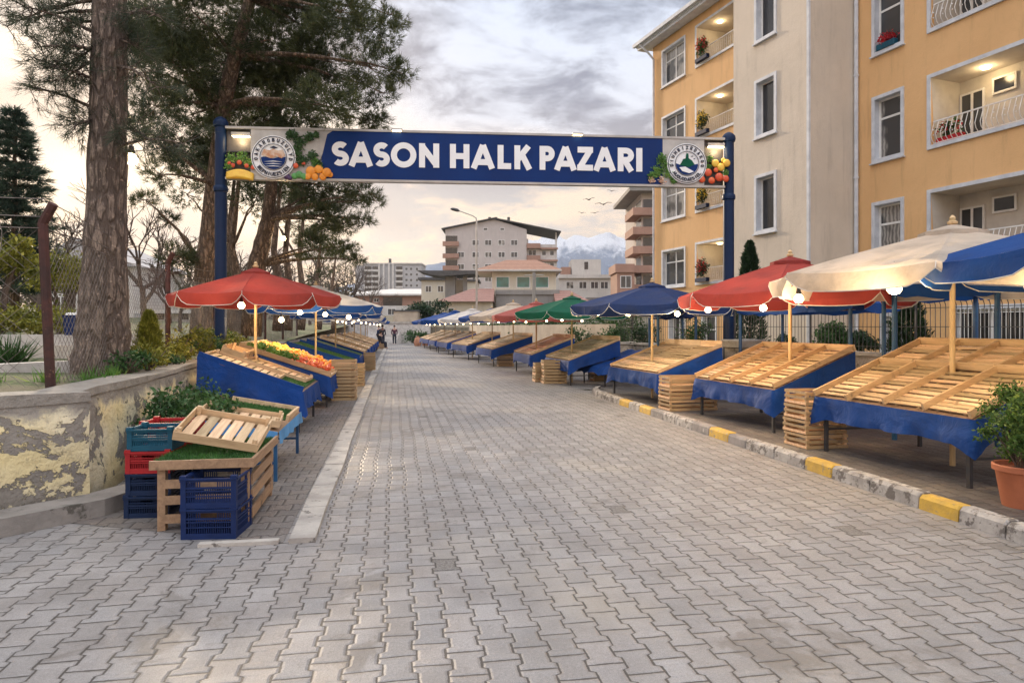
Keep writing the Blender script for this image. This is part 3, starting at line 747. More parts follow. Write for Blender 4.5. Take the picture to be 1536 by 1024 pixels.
# ------------------------------------------------------------------ stalls
SG = {'r': 'blue draped stalls along the right of the street', 'l': 'blue draped stalls along the left of the street'}
def blades(n, lx, ly, M4, mat, parent, h=0.03):
    C = np.stack([rng.uniform(0, lx, n), rng.uniform(0, ly, n), np.zeros(n)], 1)
    V = needles(C, np.tile([[0, 0, 1.6]], (n, 1)), 2, h, 0.006, 0.5)
    A = np.array(M4); V = V@A[:3, :3].T+A[:3, 3]
    return build_np('turf_blades', V, 3, mat, parent)
def stall(loc, rz, L, D, zf, zb, label, kind='rails', nr=2, side='r', detail=True, drop=0.30, cross=True, cloth='cloth', backdrop=0.42, zg=0.0, seed=0, cols=None):
    rr = random.Random(seed+5)
    root = thing('market_stall', label, 'market stall', (loc[0], loc[1], zg), rz, SG[side])
    zf -= zg; zb -= zg
    Z = lambda y: zf+(zb-zf)*y/D
    for (x, y) in ((0.12, 0.07), (L-0.12, 0.07), (0.12, D-0.12), (L-0.12, D-0.12)):
        m = MB(); m.box((x-0.02, y-0.02, 0), (x+0.02, y+0.02, Z(y)-0.03)); m.build('leg', 'metal_dk', root)
    m = MB(); m.bar((0.12, 0.07, 0.28), (0.12, D-0.12, 0.28), 0.025); m.bar((L-0.12, 0.07, 0.28), (L-0.12, D-0.12, 0.28), 0.025)
    m.bar((0.12, 0.07, zf-0.05), (L-0.12, 0.07, zf-0.05), 0.03); m.bar((0.12, D-0.3, 0.30), (L-0.12, D-0.3, 0.30), 0.025); m.build('frame', 'metal_dk', root)
    # skirt going round both sides and the front
    st = 0.07 if detail else 0.3
    path = []
    ny = max(3, int(D/st)); nxs = max(4, int(L/st))
    for k in range(ny+1): path.append((0, D*(1-k/ny), -1, 0, 's'))
    for k in range(1, nxs): path.append((L*k/nxs, 0, 0, -1, 'f'))
    for k in range(ny+1): path.append((L, D*k/ny, 1, 0, 's'))
    m = MB(); nv = 6; ph = rr.random()*9
    for i, (x, y, nx_, ny_, w) in enumerate(path):
        dc = min(math.hypot(x, y), math.hypot(x-L, y))
        if dc < 0.15:                                    # rounded corner normal
            f = 1-dc/0.15
            cx = -1 if x < L/2 else 1
            nx_ = nx_*(1-f)+cx*0.7*f if w == 's' else cx*0.7*f; ny_ = (-0.7*f if w == 's' else -1*(1-f)-0.7*f)
        up = Z(y); cf = max(0, 1-dc/0.22)
        dr = drop+(backdrop-drop)*(y/D)+0.10*cf+0.010*math.sin(i*0.22+ph)+0.006*math.sin(i*0.9+ph*2)
        for k in range(nv+1):
            v = k/nv
            fold = 0.020*math.sin(i*0.62*(st/0.07)+ph)*v+0.012*math.sin(i*1.7+ph*3)*v*v+0.02*noise.noise(Vector((x*3+seed, y*3, v*2)))
            off = 0.004+0.045*v**0.7*(0.5+0.9*cf)+fold*(0.4+v)
            m.v.append((x+nx_*off, y+ny_*off, up+0.008-dr*v))
    c = nv+1
    for i in range(len(path)-1):
        for k in range(nv): a = i*c+k; m.f.append((a, a+1, a+c+1, a+c))
    m.build('cloth', cloth, root, smooth='all')
    m = MB(); m.poly([(0, 0, zf), (L, 0, zf), (L, D, zb), (0, D, zb)], (0, 0, 0.006)); m.build('table_cover', 'gap_shade', root)  # dark brown cover below the slats carries the shade of the gaps as colour
    # sloped frame
    ang = math.atan2(zb-zf, D); Ls = math.hypot(D, zb-zf)
    S = Matrix.Translation((0, 0, zf+0.008)) @ Matrix.Rotation(ang, 4, 'X')
    def slats(x0, x1, y0, y1, w=0.072, gap=0.030):
        mb = MB(); mb.x = S; y = y0
        while y < y1-0.04:
            ww = w*rr.uniform(0.75, 1.15); j = rr.uniform(-0.012, 0.012)
            yy = min(y+ww, y1)
            z0 = 0.012+rr.uniform(0, 0.008)
            mb.add([(x0+0.006, y, z0), (x1-0.006, y+j, z0), (x1-0.006, yy+j, z0), (x0+0.006, yy, z0)]+[(x0+0.006, y, z0+0.012), (x1-0.006, y+j, z0+0.012), (x1-0.006, yy+j, z0+0.012), (x0+0.006, yy, z0+0.012)],
                   [(3,2,1,0),(4,5,6,7),(0,1,5,4),(1,2,6,5),(2,3,7,6),(3,0,4,7)])
            y = yy+gap*rr.uniform(0.5, 1.7)
        # two thin bearers below
        for fx in (0.2, 0.8): xx = x0+(x1-x0)*fx; mb.box((xx-0.015, y0, 0.0), (xx+0.015, y1, 0.011))
        mb.build('slat_tray', 'wood', root)
    if kind in ('rails', 'covered_rails'):
        xs = [0.03+(L-0.06)*k/(nr+1)+(rr.uniform(-0.03, 0.03) if 0 < k < nr+1 else 0) for k in range(nr+2)]
        ymid = Ls*0.60
        for a, b in zip(xs, xs[1:]):
            if cross: slats(a+0.02, b-0.02, 0.06, ymid-0.03); slats(a+0.02, b-0.02, ymid+0.03, Ls-0.05)
            else: slats(a+0.02, b-0.02, 0.05, Ls-0.05)
        for i, x in enumerate(xs):
            m = MB(); m.x = S; tw = rr.uniform(-0.02, 0.02)
            e0 = rr.uniform(-0.03, 0.03); m.bar((x, e0, 0.055), (x+tw, Ls-0.01, 0.055), 0.032, 0.075, (0, 0, 1)); m.build('rail', 'wood_y', root)
        if cross:
            for a, b in zip(xs, xs[1:]):
                m = MB(); m.x = S; m.bar((a+0.018, ymid, 0.06), (b-0.018, ymid, 0.06), 0.03, 0.085); m.build('cross_rail', 'wood', root)
        m = MB(); m.x = S
        m.box((0.0, Ls, 0.0), (L, Ls+0.025, 0.10)); m.build('back_board', 'wood', root)
    elif kind == 'slats':
        nb = max(1, round(L/0.9))
        for q in range(nb): slats(0.05+(L-0.1)*q/nb, 0.05+(L-0.1)*(q+1)/nb-0.02, 0.05, Ls-0.04, 0.075, 0.025)
        for q in range(2):
            m = MB(); m.x = S; x = 0.03 if q == 0 else L-0.03; m.bar((x, 0.02, 0.04), (x, Ls, 0.04), 0.025, 0.06); m.build('rail', 'wood_y', root)
        m = MB()
        for q in range(nb): m.box((0.02+(L-0.04)*q/nb, D, zb-0.02), (0.01+(L-0.04)*(q+1)/nb, D+0.02, zb+0.14))
        m.build('back_board', 'wood', root)
    elif kind == 'turf':
        m = MB(); m.x = S; m.box((0.04, 0.04, 0.0), (L-0.04, Ls-0.04, 0.015)); m.build('turf_mat', 'turfbase', root)
        if detail: blades(4500, L-0.1, Ls-0.1, S@Matrix.Translation((0.05, 0.05, 0.012)), 'turf', root)
        for q in range(2):
            m = MB(); m.x = S; x = 0.01 if q == 0 else L-0.01; m.bar((x, 0, 0.04), (x, Ls, 0.04), 0.02, 0.08); m.build('rim', 'cloth', root)
    elif kind == 'bed':
        m = MB(); m.x = S; m.box((0.03, 0.03, 0.0), (L-0.03, Ls-0.03, 0.02)); m.build('tray_bottom', 'wood', root)
        for q in range(4):
            m = MB(); m.x = S; x = 0.02+(L-0.04)*q/3; m.bar((x, 0, 0.055), (x, Ls, 0.055), 0.022, 0.09); m.build('rail', 'wood_y', root)
        m = MB(); m.x = S; m.box((0.0, -0.02, 0.0), (L, 0.0, 0.06)); m.build('front_board', 'wood', root)
        m = MB(); m.x = S; m.box((0.0, Ls, 0.0), (L, Ls+0.02, 0.12)); m.build('back_board', 'wood', root)
    return root, S, Ls

def stall_r(near, far, D, zf, zb, label, **kw):
    """street-front edge from far corner to near corner"""
    a = Vector(far); b = Vector(near); d = b-a
    return stall((a.x, a.y), math.atan2(d.y, d.x), d.length, D, zf, zb, label, side='r', **kw)
stall_r((4.44, 6.55), (3.90, 8.78), 1.62, 0.75, 1.40, 'nearest stall on the right, big slatted wooden bed in blue cloth beside the potted shrub', nr=3, seed=1, zg=0.07, drop=0.27)
stall_r((3.86, 10.05), (3.33, 12.4), 1.38, 0.71, 1.27, 'railed slatted stall in blue cloth under the large red umbrella on the right', nr=3, cross=False, seed=2, zg=0.07)
stall_r((2.95, 13.75), (2.34, 16.35), 1.42, 0.69, 1.22, 'empty slatted stall with upright back boards under the navy umbrella on the right', kind='slats', seed=3, zg=0.07)
stall_r((1.60, 19.0), (1.05, 21.3), 1.5, 0.69, 1.25, 'stall with warped brownish slats under the green umbrella, beside the wooden crate stack', kind='slats', seed=4)
stall_r((0.66, 22.9), (0.07, 25.6), 1.5, 0.69, 1.25, 'pale slatted stall under the faded pink umbrella, just past the green umbrella', kind='slats', seed=5, detail=False)
fr = [((-0.80, 28.0), (-1.62, 31.2), 'under the far cream umbrella'), ((-2.2, 34.0), (-3.3, 37.2), 'under the white umbrella far down the street'),
      ((-3.75, 40.0), (-4.75, 43.2), 'fourth before the far end of the right row'), ((-5.1, 45.5), (-5.9, 48.6), 'third before the far end of the right row'),
      ((-6.1, 50.0), (-6.9, 53.0), 'second before the far end of the right row'), ((-7.05, 54.5), (-7.7, 57.2), 'smallest and last of the right row near the sacks')]
for i, (a, b, t) in enumerate(fr):
    stall_r(a, b, 1.7, 0.70, 1.25, 'blue draped slatted stall '+t, kind='slats', seed=10+i, detail=False, backdrop=0.5)
# folded-over covered table on the right between umbrella green and navy
def covered_table():
    root = thing('covered_table', 'low table fully covered by a crumpled blue sheet, between the navy and green umbrellas', 'table', (2.05, 20.1, 0), math.atan2(-2.0, 0.45))
    L, D = 1.9, 1.5
    for (x, y) in ((0.08, 0.05), (L-0.08, 0.05), (0.08, D-0.08), (L-0.08, D-0.08)):
        m = MB(); m.box((x-0.018, y-0.018, 0), (x+0.018, y+0.018, 0.55)); m.build('leg', 'metal_dk', root)
    m = MB(); nx, ny = 26, 22
    for j in range(ny+1):
        for i in range(nx+1):
            u = i/nx*1.16-0.08; v = j/ny*1.1-0.08
            e = max(0, -u, u-1, -v, v-1)
            z = 0.57+0.42*max(0, v)**1.3+0.06*noise.noise(Vector((u*5, v*4, 0)))-e*2.6
            m.v.append((u*L, v*D, z+0.03*abs(noise.noise(Vector((u*11, v*3, 2))))))
    for j in range(ny):
        for i in range(nx): a = j*(nx+1)+i; m.f.append((a, a+1, a+nx+2, a+nx+1))
    m.build('sheet', 'cloth', root, smooth='all')
covered_table()

RZL = math.atan2(0.9855, -0.1695)
def stall_l(t, s, L, D, zf, zb, label, **kw):
    p = ts(t, s)
    # left stalls: local x runs away from the camera, local y towards the wall
    return stall((p.x, p.y), RZL, L, D, zf, zb, label, side='l', **kw)
def tray(loc, rz, w, d, h, label, tilt=(0, 0), mat='wood', ns=7, group='loose slatted wooden trays'):
    root = thing('wooden_tray', label, 'tray', loc, rz, group); root.rotation_euler = (tilt[0], tilt[1], rz)
    m = MB()
    for k in range(ns):
        x = d/ns*k+0.012; j = R.uniform(-0.008, 0.008)
        m.box((0.008, x+j, 0.0), (w-0.008, x+d/ns-0.026+j, 0.011))
    m.build('slat_bottom', mat, root)
    for i, (lo, hi) in enumerate((((0, -0.014, -0.005), (w, 0, h)), ((0, d, -0.005), (w, d+0.014, h)))):
        m = MB(); m.box(lo, hi); m.build('side_board', mat, root)
    for lo, hi in (((-0.014, -0.014, -0.008), (0, d+0.014, h*0.85)), ((w, -0.014, -0.008), (w+0.014, d+0.014, h*0.85))):
        m = MB(); m.box(lo, hi); m.build('end_board', 'wood_y', root)
    for x in (0.022, w-0.022):
        for y in (0.022, d-0.022): m = MB(); m.box((x-0.018, y-0.018, 0.0115), (x+0.018, y+0.018, h+0.02)); m.build('corner_post', mat, root)
    return root
r1, S1, Ls1 = stall_l(-1.40, 10.9, 2.2, 1.52, 0.64, 1.20, 'nearest blue stall on the left, holding slatted wooden trays, in front of the produce stall', kind='turf', seed=21, drop=0.30, backdrop=0.5)
def on_stall(rt, S, x, y, z=0.02): return rt.matrix_basis @ S @ Vector((x, y, z))
def orient(rt, S): return (rt.matrix_basis @ S).to_euler()
def lay(tr, rt, S, x, y, z, extra=0.0):
    tr.matrix_basis = rt.matrix_basis @ S @ Matrix.Translation((x, y, z)) @ Matrix.Rotation(extra, 4, 'Z')
r1.matrix_basis = Matrix.Translation(r1.location) @ Matrix.Rotation(RZL, 4, 'Z')
lay(tray((0, 0, 0), 0, 0.78, 1.12, 0.055, 'long slatted tray on the nearest left blue stall, towards the wall end', ns=10), r1, S1, 0.12, 0.42, 0.03, 0.04)
lay(tray((0, 0, 0), 0, 0.80, 1.05, 0.055, 'slatted tray lying at the street end of the nearest left blue stall', ns=9), r1, S1, 1.08, 0.12, 0.03, -0.03)
lay(tray((0, 0, 0), 0, 0.85, 0.36, 0.14, 'short deep wooden tray at the high back of the nearest left blue stall', ns=4), r1, S1, 1.15, 1.20, 0.03, 0.03)
r2, S2, Ls2 = stall_l(-1.30, 14.3, 2.9, 1.75, 0.62, 1.22, 'left stall heaped with oranges, tomatoes and greens beneath the red umbrella', kind='bed', seed=22, drop=0.34, backdrop=0.5)
r2.matrix_basis = Matrix.Translation(r2.location) @ Matrix.Rotation(RZL, 4, 'Z')
r3, S3, Ls3 = stall_l(-1.20, 19.3, 2.6, 1.7, 0.62, 1.18, 'left stall topped with bright green artificial turf behind the produce stall', kind='turf', seed=23, drop=0.34)
stall_l(-1.15, 23.2, 2.6, 1.7, 0.62, 1.18, 'empty blue lined stall just past the turf stall on the left', kind='turf', seed=24, detail=False)
for i, s_ in enumerate((27.5, 31.5, 35.5, 39.5, 43.5, 47.5)):
    stall_l(-1.15, s_, 2.6, 1.7, 0.62, 1.18, 'slatted stall on the far left, %s past the turf stall' % ('second third fourth fifth sixth seventh'.split()[i]), kind='slats', seed=30+i, detail=False)

# produce on stall 2: fruit are individual things
def fruit_proto(name, mat, r, sq, cat):
    m = MB(); m.ball((0, 0, 0), r, 10, 7, sq); o = m.build(name, mat, smooth='all'); return o
fr_specs = [('orange', 'orange', 0.045, (1, 1, 0.95), 'ripe orange in the heap on the left produce stall', 'orange', 'oranges heaped on the produce stall', (0.9, 2.75), (0.25, 1.25), 95),
            ('tomato', 'tomato', 0.042, (1, 1, 0.82), 'red tomato in the heap at the street end of the produce stall', 'tomato', 'tomatoes heaped on the produce stall', (0.15, 2.0), (0.08, 0.85), 95),
            ('lemon', 'lemon', 0.040, (1.25, 0.9, 0.9), 'yellow lemon in the heap at the upper part of the produce stall', 'lemon', 'lemons heaped on the produce stall', (0.9, 2.8), (1.05, 1.75), 80)]
for name, mat, r, sq, lab, cat, grp, xr, yr, cnt in fr_specs:
    proto = fruit_proto(name, mat, r, sq, cat)
    for i in range(cnt):
        o = proto if i == 0 else proto.copy()
        if i: COL.objects.link(o)
        tag(o, lab, cat, grp)
        x = R.uniform(*xr); y = R.uniform(*yr)
        o.matrix_basis = Matrix.Translation(on_stall(r2, S2, x, y, 0.05+0.055*R.random()+0.03*math.sin(x*3)**2)) @ Matrix.Rotation(R.random()*6, 4, 'XYZ'[i % 3])
C = []
for k in range(16):
    c = on_stall(r2, S2, R.uniform(0.1, 1.1), R.uniform(0.75, 1.75), 0.10)
    C.append(blob(c, (0.13, 0.13, 0.09), 130))
o = build_np('leafy_greens', leaves(np.concatenate(C), 0.028), 4, 'leaf_b')
tag(o, 'heap of loose leafy greens at the wall side of the produce stall', 'greens', None, 'stuff')

# light-blue tray table (left, second from camera)
def tray_table():
    p = ts(-1.22, 7.55); root = thing('tray_table', 'low table edged in light blue cloth between the pallet table and first blue stall', 'table', (p.x, p.y, 0), RZL)
    L, D = 1.75, 0.86; zf, zb = 0.50, 0.66
    for (x, y) in ((0.05, 0.03), (L-0.05, 0.03), (0.05, D-0.05), (L-0.05, D-0.05)):
        m = MB(); m.box((x-0.018, y-0.018, 0), (x+0.018, y+0.018, zf+(zb-zf)*y/D)); m.build('leg', 'bluepost', root)
    m = MB(); m.bar((L-0.05, 0.03, 0.2), (L-0.05, D-0.05, 0.2), 0.025); m.bar((0.05, 0.03, 0.2), (0.05, D-0.05, 0.2), 0.025); m.build('frame', 'bluepost', root)
    m = MB(); m.poly([(0, 0, zf), (L, 0, zf), (L, D, zb), (0, D, zb)], (0, 0, 0.03)); m.build('table_top', 'pallet', root)
    m = MB(); nseg = 30
    for k in range(nseg+1):
        x = L*k/nseg
        for v in (0, 0.5, 1): m.v.append((x, -0.012-0.012*math.sin(k*0.9)*v-0.01*v, zf+0.04-0.13*v-0.01*math.sin(k*0.5)*v))
    for k in range(nseg):
        for j in range(2): a = k*3+j; m.f.append((a, a+1, a+4, a+3))
    b = len(m.v)
    for k in range(13):
        y = D*k/12; zz = zf+(zb-zf)*y/D
        for v in (0, 0.5, 1): m.v.append((-0.012-0.012*math.sin(k)*v, y, zz+0.04-0.12*v))
    for k in range(12):
        for j in range(2): a = b+k*3+j; m.f.append((a, a+1, a+4, a+3))
    m.build('cloth', 'cloth_light', root, smooth='all')
    ang = math.atan2(zb-zf, D); S = Matrix.Translation((0, 0, zf+0.032)) @ Matrix.Rotation(ang, 4, 'X')
    m = MB(); m.x = S; m.box((0.86, 0.06, 0), (L-0.04, D-0.02, 0.012)); m.build('turf_mat', 'turfbase', root)
    blades(2600, 0.82, 0.85, S@Matrix.Translation((0.88, 0.07, 0.01)), 'turf', root)
    m = MB(); m.x = S; m.box((0.84, 0.02, 0), (L-0.005, 0.05, 0.07)); m.box((L-0.035, 0.052, 0), (L-0.005, D, 0.07)); m.build('edge_board', 'wood', root)
    root.matrix_basis = Matrix.Translation(root.location) @ Matrix.Rotation(RZL, 4, 'Z')
    lay(tray((0, 0, 0), 0, 0.62, 0.80, 0.07, 'slatted tray tilted on the light blue edged table, nearest the turf square', ns=7), root, S, 0.10, 0.02, 0.04, 0.10)
tray_table()
# pallet table at the front
def pallet_table():
    p = Vector((-2.16, 5.62, 0)); root = thing('pallet_table', 'rough wooden table with green turf top in front of the shrub, blue crates before it', 'table', p, RZL)
    L, D, H = 1.12, 0.72, 0.50
    for (x, y) in ((0.04, 0.04), (L-0.04, 0.04), (0.04, D-0.04), (L-0.04, D-0.04)):
        m = MB(); m.box((x-0.035, y-0.03, 0), (x+0.035, y+0.03, H)); m.build('leg', 'pallet', root)
    for z in (0.10, 0.25, 0.38):
        m = MB(); m.bar((0.076, 0.0, z), (L-0.076, 0.0, z+0.015), 0.018, 0.085); m.build('side_slat', 'pallet', root)
        m = MB(); m.bar((0.0, 0.072, z), (0.0, D-0.072, z), 0.018, 0.07); m.build('end_slat', 'pallet', root)
    m = MB(); m.box((-0.035, -0.04, H+0.002), (-0.012, D+0.04, H+0.075)); m.build('apron', 'pallet', root)
    m = MB(); m.box((-0.010, -0.04, H+0.002), (L+0.03, -0.016, H+0.075)); m.build('apron', 'pallet', root)
    m = MB(); m.box((-0.010, -0.014, H+0.002), (L+0.03, D+0.04, H+0.045)); m.build('table_top', 'pallet', root)
    m = MB(); m.box((0.0, -0.01, H+0.047), (L, D+0.03, H+0.058)); m.build('turf_mat', 'turfbase', root)
    blades(3500, L, D+0.03, Matrix.Translation((0, 0, H+0.058)), 'turf', root, 0.028)
    root.matrix_basis = Matrix.Translation(p) @ Matrix.Rotation(RZL, 4, 'Z')
    t = tray((0, 0, 0), 0, 0.62, 0.66, 0.075, 'wide slatted tray propped up on the turf of the front pallet table', ns=6)
    t.matrix_basis = root.matrix_basis @ Matrix.Translation((0.24, 0.0, H+0.085)) @ Matrix.Rotation(0.20, 4, 'X') @ Matrix.Rotation(-0.20, 4, 'Y') @ Matrix.Rotation(0.02, 4, 'Z')
    m = MB(); m.box((0.02, 0.0, 0.0), (0.12, 0.05, 0.045)); o = m.build('wood_block', 'pallet'); o.matrix_basis = root.matrix_basis @ Matrix.Translation((0.7, 0.3, H+0.06)); tag(o, 'small wood block wedged under the tray on the pallet table', 'block')
pallet_table()

def plastic_crate(loc, rz, mat, label, w=0.42, d=0.40, h=0.245, group='plastic crates by the pallet table'):
    m = MB(); t = 0.014
    m.box((-w/2, -d/2, 0), (w/2, d/2, 0.012))
    for sx in (-1, 1):
        for sy in (-1, 1):
            x = sx*(w/2-0.02); y = sy*(d/2-0.02)
            m.box((x-0.02, y-0.02, 0.012), (x+0.02, y+0.02, h))
            m.box((x-0.024, y-0.024, h-0.03), (x+0.024, y+0.024, h+0.018))
    for s_ in (-1, 1):
        # long faces (y = +-d/2) and short faces (x = +-w/2)
        for z0, z1 in ((0.012, 0.045), (0.088, 0.096), (0.128, 0.136), (h-0.085, h-0.07), (h-0.03, h-0.008)):
            m.box((-w/2+0.04, s_*(d/2-0.009)-t/2+0.001, z0), (w/2-0.04, s_*(d/2-0.009)+t/2-0.001, z1))
            m.box((s_*(w/2-0.009)-t/2+0.001, -d/2+0.04, z0), (s_*(w/2-0.009)+t/2-0.001, d/2-0.04, z1))
        nn = 20
        for k in range(1, nn):
            x = -w/2+0.04+(w-0.08)*k/nn
            mid = 0.33 < k/nn < 0.67
            zt = h-0.07 if mid else h-0.008
            m.box((x-0.0028, s_*(d/2-0.010)-0.004, 0.03), (x+0.0028, s_*(d/2-0.010)+0.004, zt-0.004))
            y = -d/2+0.04+(d-0.08)*k/nn
            m.box((s_*(w/2-0.010)-0.004, y-0.0028, 0.03), (s_*(w/2-0.010)+0.004, y+0.0028, zt-0.004))
        m.box((-w/2-0.004, s_*d/2-0.008+s_*0.004, h-0.012), (w/2+0.004, s_*d/2+0.008+s_*0.004, h))
        m.box((s_*w/2-0.008+s_*0.004, -d/2+0.006, h-0.0125), (s_*w/2+0.008+s_*0.004, d/2-0.006, h-0.0005))
    o = m.build('plastic_crate', mat); o.location = loc; o.rotation_euler = (0, 0, rz)
    return tag(o, label, 'crate', group)
a = 0.06
plastic_crate((-2.37, 5.50, 0.0), a, 'p_blue', 'bright blue plastic crate on the ground in front of the pallet table, bottom of two', h=0.235)
plastic_crate((-2.375, 5.50, 0.24), a+0.02, 'p_blue', 'bright blue plastic crate in front of the pallet table, upper of two', h=0.235)
zc = 0; hs = 0.195
for i, (mt, lab) in enumerate((('p_dblue', 'dark blue plastic crate at the bottom of the tall stack by the yellow wall'), ('p_dblue', 'dark blue plastic crate second from bottom in the tall stack by the yellow wall'),
                ('p_red', 'red plastic crate under the teal one in the tall stack by the yellow wall'), ('p_teal', 'teal plastic crate topping the stack by the yellow wall'))):
    plastic_crate((-3.17+0.006*i, 6.06+(0.01 if i % 2 else 0), i*0.193), 0.10+0.03*(i % 2), mt, lab, w=0.37, d=0.36, h=0.188)
for i in range(4):
    plastic_crate((-3.22+0.004*i, 6.47, i*0.193), 0.12, 'p_red' if i > 1 else 'p_dblue', ['dark blue crate at the bottom of the rear stack beside the wall and shrub', 'dark blue crate second up in the rear stack beside the shrub', 'red crate third up in the rear stack beside the shrub', 'bright red crate topping the rear stack right beside the teal crate'][i], w=0.46, d=0.36, h=0.188)

# wooden crates in stacks
def wood_crate_mesh(w=0.56, d=0.5, h=0.2, ns=3):
    m = MB()
    for x in (0.018, w-0.018):
        for y in (0.018, d-0.018): m.box((x-0.018, y-0.018, 0.0), (x+0.018, y+0.018, h-0.004))
    gap = 0.030 if ns > 2 else 0.024; sw = (h-0.01-gap*(ns-1))/ns
    for k in range(ns):
        z = 0.004+k*(sw+gap)
        m.box((-0.010, -0.011, z), (w+0.010, -0.001, z+sw)); m.box((-0.010, d+0.001, z), (w+0.010, d+0.011, z+sw))
        m.box((-0.011, 0.0, z+0.003), (-0.001, d, z+sw-0.002)); m.box((w+0.001, 0.0, z+0.003), (w+0.011, d, z+sw-0.002))
    for k in range(6): y = 0.01+(d-0.02)*k/6; m.box((0.002, y, 0.006), (w-0.002, y+(d-0.02)/6-0.02, 0.014))
    me = bpy.data.meshes.new('wooden_crate'); me.from_pydata(m.v, [], m.f); me.materials.append(MT['crate']); return me
def crate_stack(p, rz, n, where, w=0.56, d=0.5, h=0.2, ns=3):
    me = wood_crate_mesh(w, d, h, ns); ords = ['bottom', 'second', 'third', 'fourth', 'fifth', 'sixth', 'seventh', 'eighth']
    for k in range(n):
        o = bpy.data.objects.new('wooden_crate', me); COL.objects.link(o)
        j = R.uniform(-0.008, 0.008); o.location = (p[0]+j, p[1]+R.uniform(-0.008, 0.008), p[2]+k*(h+0.002)); o.rotation_euler = (0, 0, rz+R.uniform(-0.03, 0.03))
        pos = 'topmost' if k == n-1 else ords[k]+(' from bottom' if k else ' one')
        tag(o, 'wooden crate, %s, of stack %s' % (pos, where), 'crate', 'wooden crates stacked '+where)
RZR = math.atan2(0.1695, 0.9855)+0.02
crate_stack((3.80, 8.80, 0.07), RZR, 4, 'at the far corner of the nearest right stall', 0.58, 0.48, 0.185)
crate_stack((2.95, 12.75, 0.07), RZR, 3, 'between the red and navy umbrella stalls', 0.95, 0.5, 0.215)
crate_stack((0.93, 19.75, 0), RZR-0.05, 4, 'on the street before the green umbrella', 0.66, 0.45, 0.17, 2)
crate_stack((0.70, 20.35, 0), RZR-0.05, 3, 'tucked behind the street edge crates', 0.5, 0.45, 0.19, 2)
crate_stack((2.5, 20.7, 0), RZR, 2, 'underneath the crumpled blue sheet table', 0.9, 0.5, 0.22)
crate_stack((-0.55, 28.4, 0), RZR, 3, 'far right beyond the faded pink umbrella', 0.6, 0.5, 0.22)
pL = ts(-1.38, 15.7); crate_stack((pL.x, pL.y, 0), SA, 6, 'on the left beside the produce stall', 0.52, 0.42, 0.150, 2)
pL = ts(-1.25, 19.4); crate_stack((pL.x, pL.y, 0), SA, 4, 'on the left beside the turf stall', 0.42, 0.42, 0.155, 2)
pL = ts(-1.15, 26.0); crate_stack((pL.x, pL.y, 0), SA, 4, 'farthest away on the left', 0.42, 0.42, 0.17, 2)

# ------------------------------------------------------------------ umbrellas placed
umbrella((-4.60, 12.25), 1.47, 2.66, 2.22, 'u_red', 'red umbrella on the left before the navy gate pole', rot=0.22)
umbrella((-5.29, 18.4), 1.80, 2.72, 2.22, 'u_white', 'white umbrella with blue valance, second on the left', vmat='u_blue', rot=0.4)
umbrella((-6.10, 23.6), 1.55, 2.62, 2.15, 'u_blue', 'blue umbrella behind the white one with blue valance on the left', rot=0.1)
for i, (s_, mt, cn) in enumerate(((30, 'u_white', 'pale'), (37, 'u_blue', 'blue'), (44, 'u_white', 'pale'), (51, 'u_blue', 'blue'))):
    p = ts(-2.1, s_); umbrella((p.x, p.y), 1.65, 2.62, 2.12, mt, 'distant %s umbrella on the left, %s past the white one with blue valance' % (cn, ('second', 'third', 'fourth', 'fifth')[i]), detail=False, rot=i)
umbrella((5.72, 5.75), 2.0, 2.80, 2.26, 'u_blue', 'bright blue umbrella cut by the right edge of the photo', rot=0.39)
umbrella((5.02, 7.78), 2.02, 2.76, 2.24, 'u_cream', 'large cream umbrella over the nearest right stall', rot=0.15, zbase=0.07, pr=0.03)
umbrella((4.52, 11.1), 1.80, 2.74, 2.17, 'u_red', 'large red umbrella on the right beside the cream one', rot=0.30, zbase=0.07)
umbrella((3.12, 15.2), 1.82, 2.58, 2.12, 'u_navy', 'dark navy umbrella on the right past the red one', rot=0.1, zbase=0.07)
umbrella((1.78, 20.3), 1.75, 2.52, 2.08, 'u_green', 'dark green umbrella on the right', rot=0.3)
umbrella((0.86, 24.2), 1.65, 2.50, 2.05, 'u_pink', 'faded red umbrella on the right past the green one', rot=0.5, detail=False)
umbrella((0.05, 28.4), 1.85, 2.62, 2.10, 'u_cream', 'cream umbrella far on the right past the faded red one', rot=0.2, detail=False)
umbrella((-0.95, 32.6), 1.6, 2.48, 2.08, 'u_blue', 'blue umbrella between the far cream and far white ones', rot=0.1, detail=False)
umbrella((-2.1, 36.2), 1.9, 2.58, 2.05, 'u_white', 'white umbrella far down the right row', rot=0.6, detail=False)
umbrella((-3.5, 42.0), 1.9, 2.62, 2.08, 'u_blue', 'blue umbrella just past the far white one', rot=0.3, detail=False)
umbrella((-4.7, 47.4), 1.9, 2.60, 2.08, 'u_blue', 'blue umbrella second past the far white one', rot=0.7, detail=False)
umbrella((-6.1, 54.5), 1.9, 2.55, 2.05, 'u_blue', 'blue umbrella at the far end of the right row', rot=0.2, detail=False)
umbrella((-12.4, 58.5), 1.9, 2.6, 2.1, 'u_blue', 'blue umbrella at the far end of the left row near the steps', rot=0.2, detail=False)

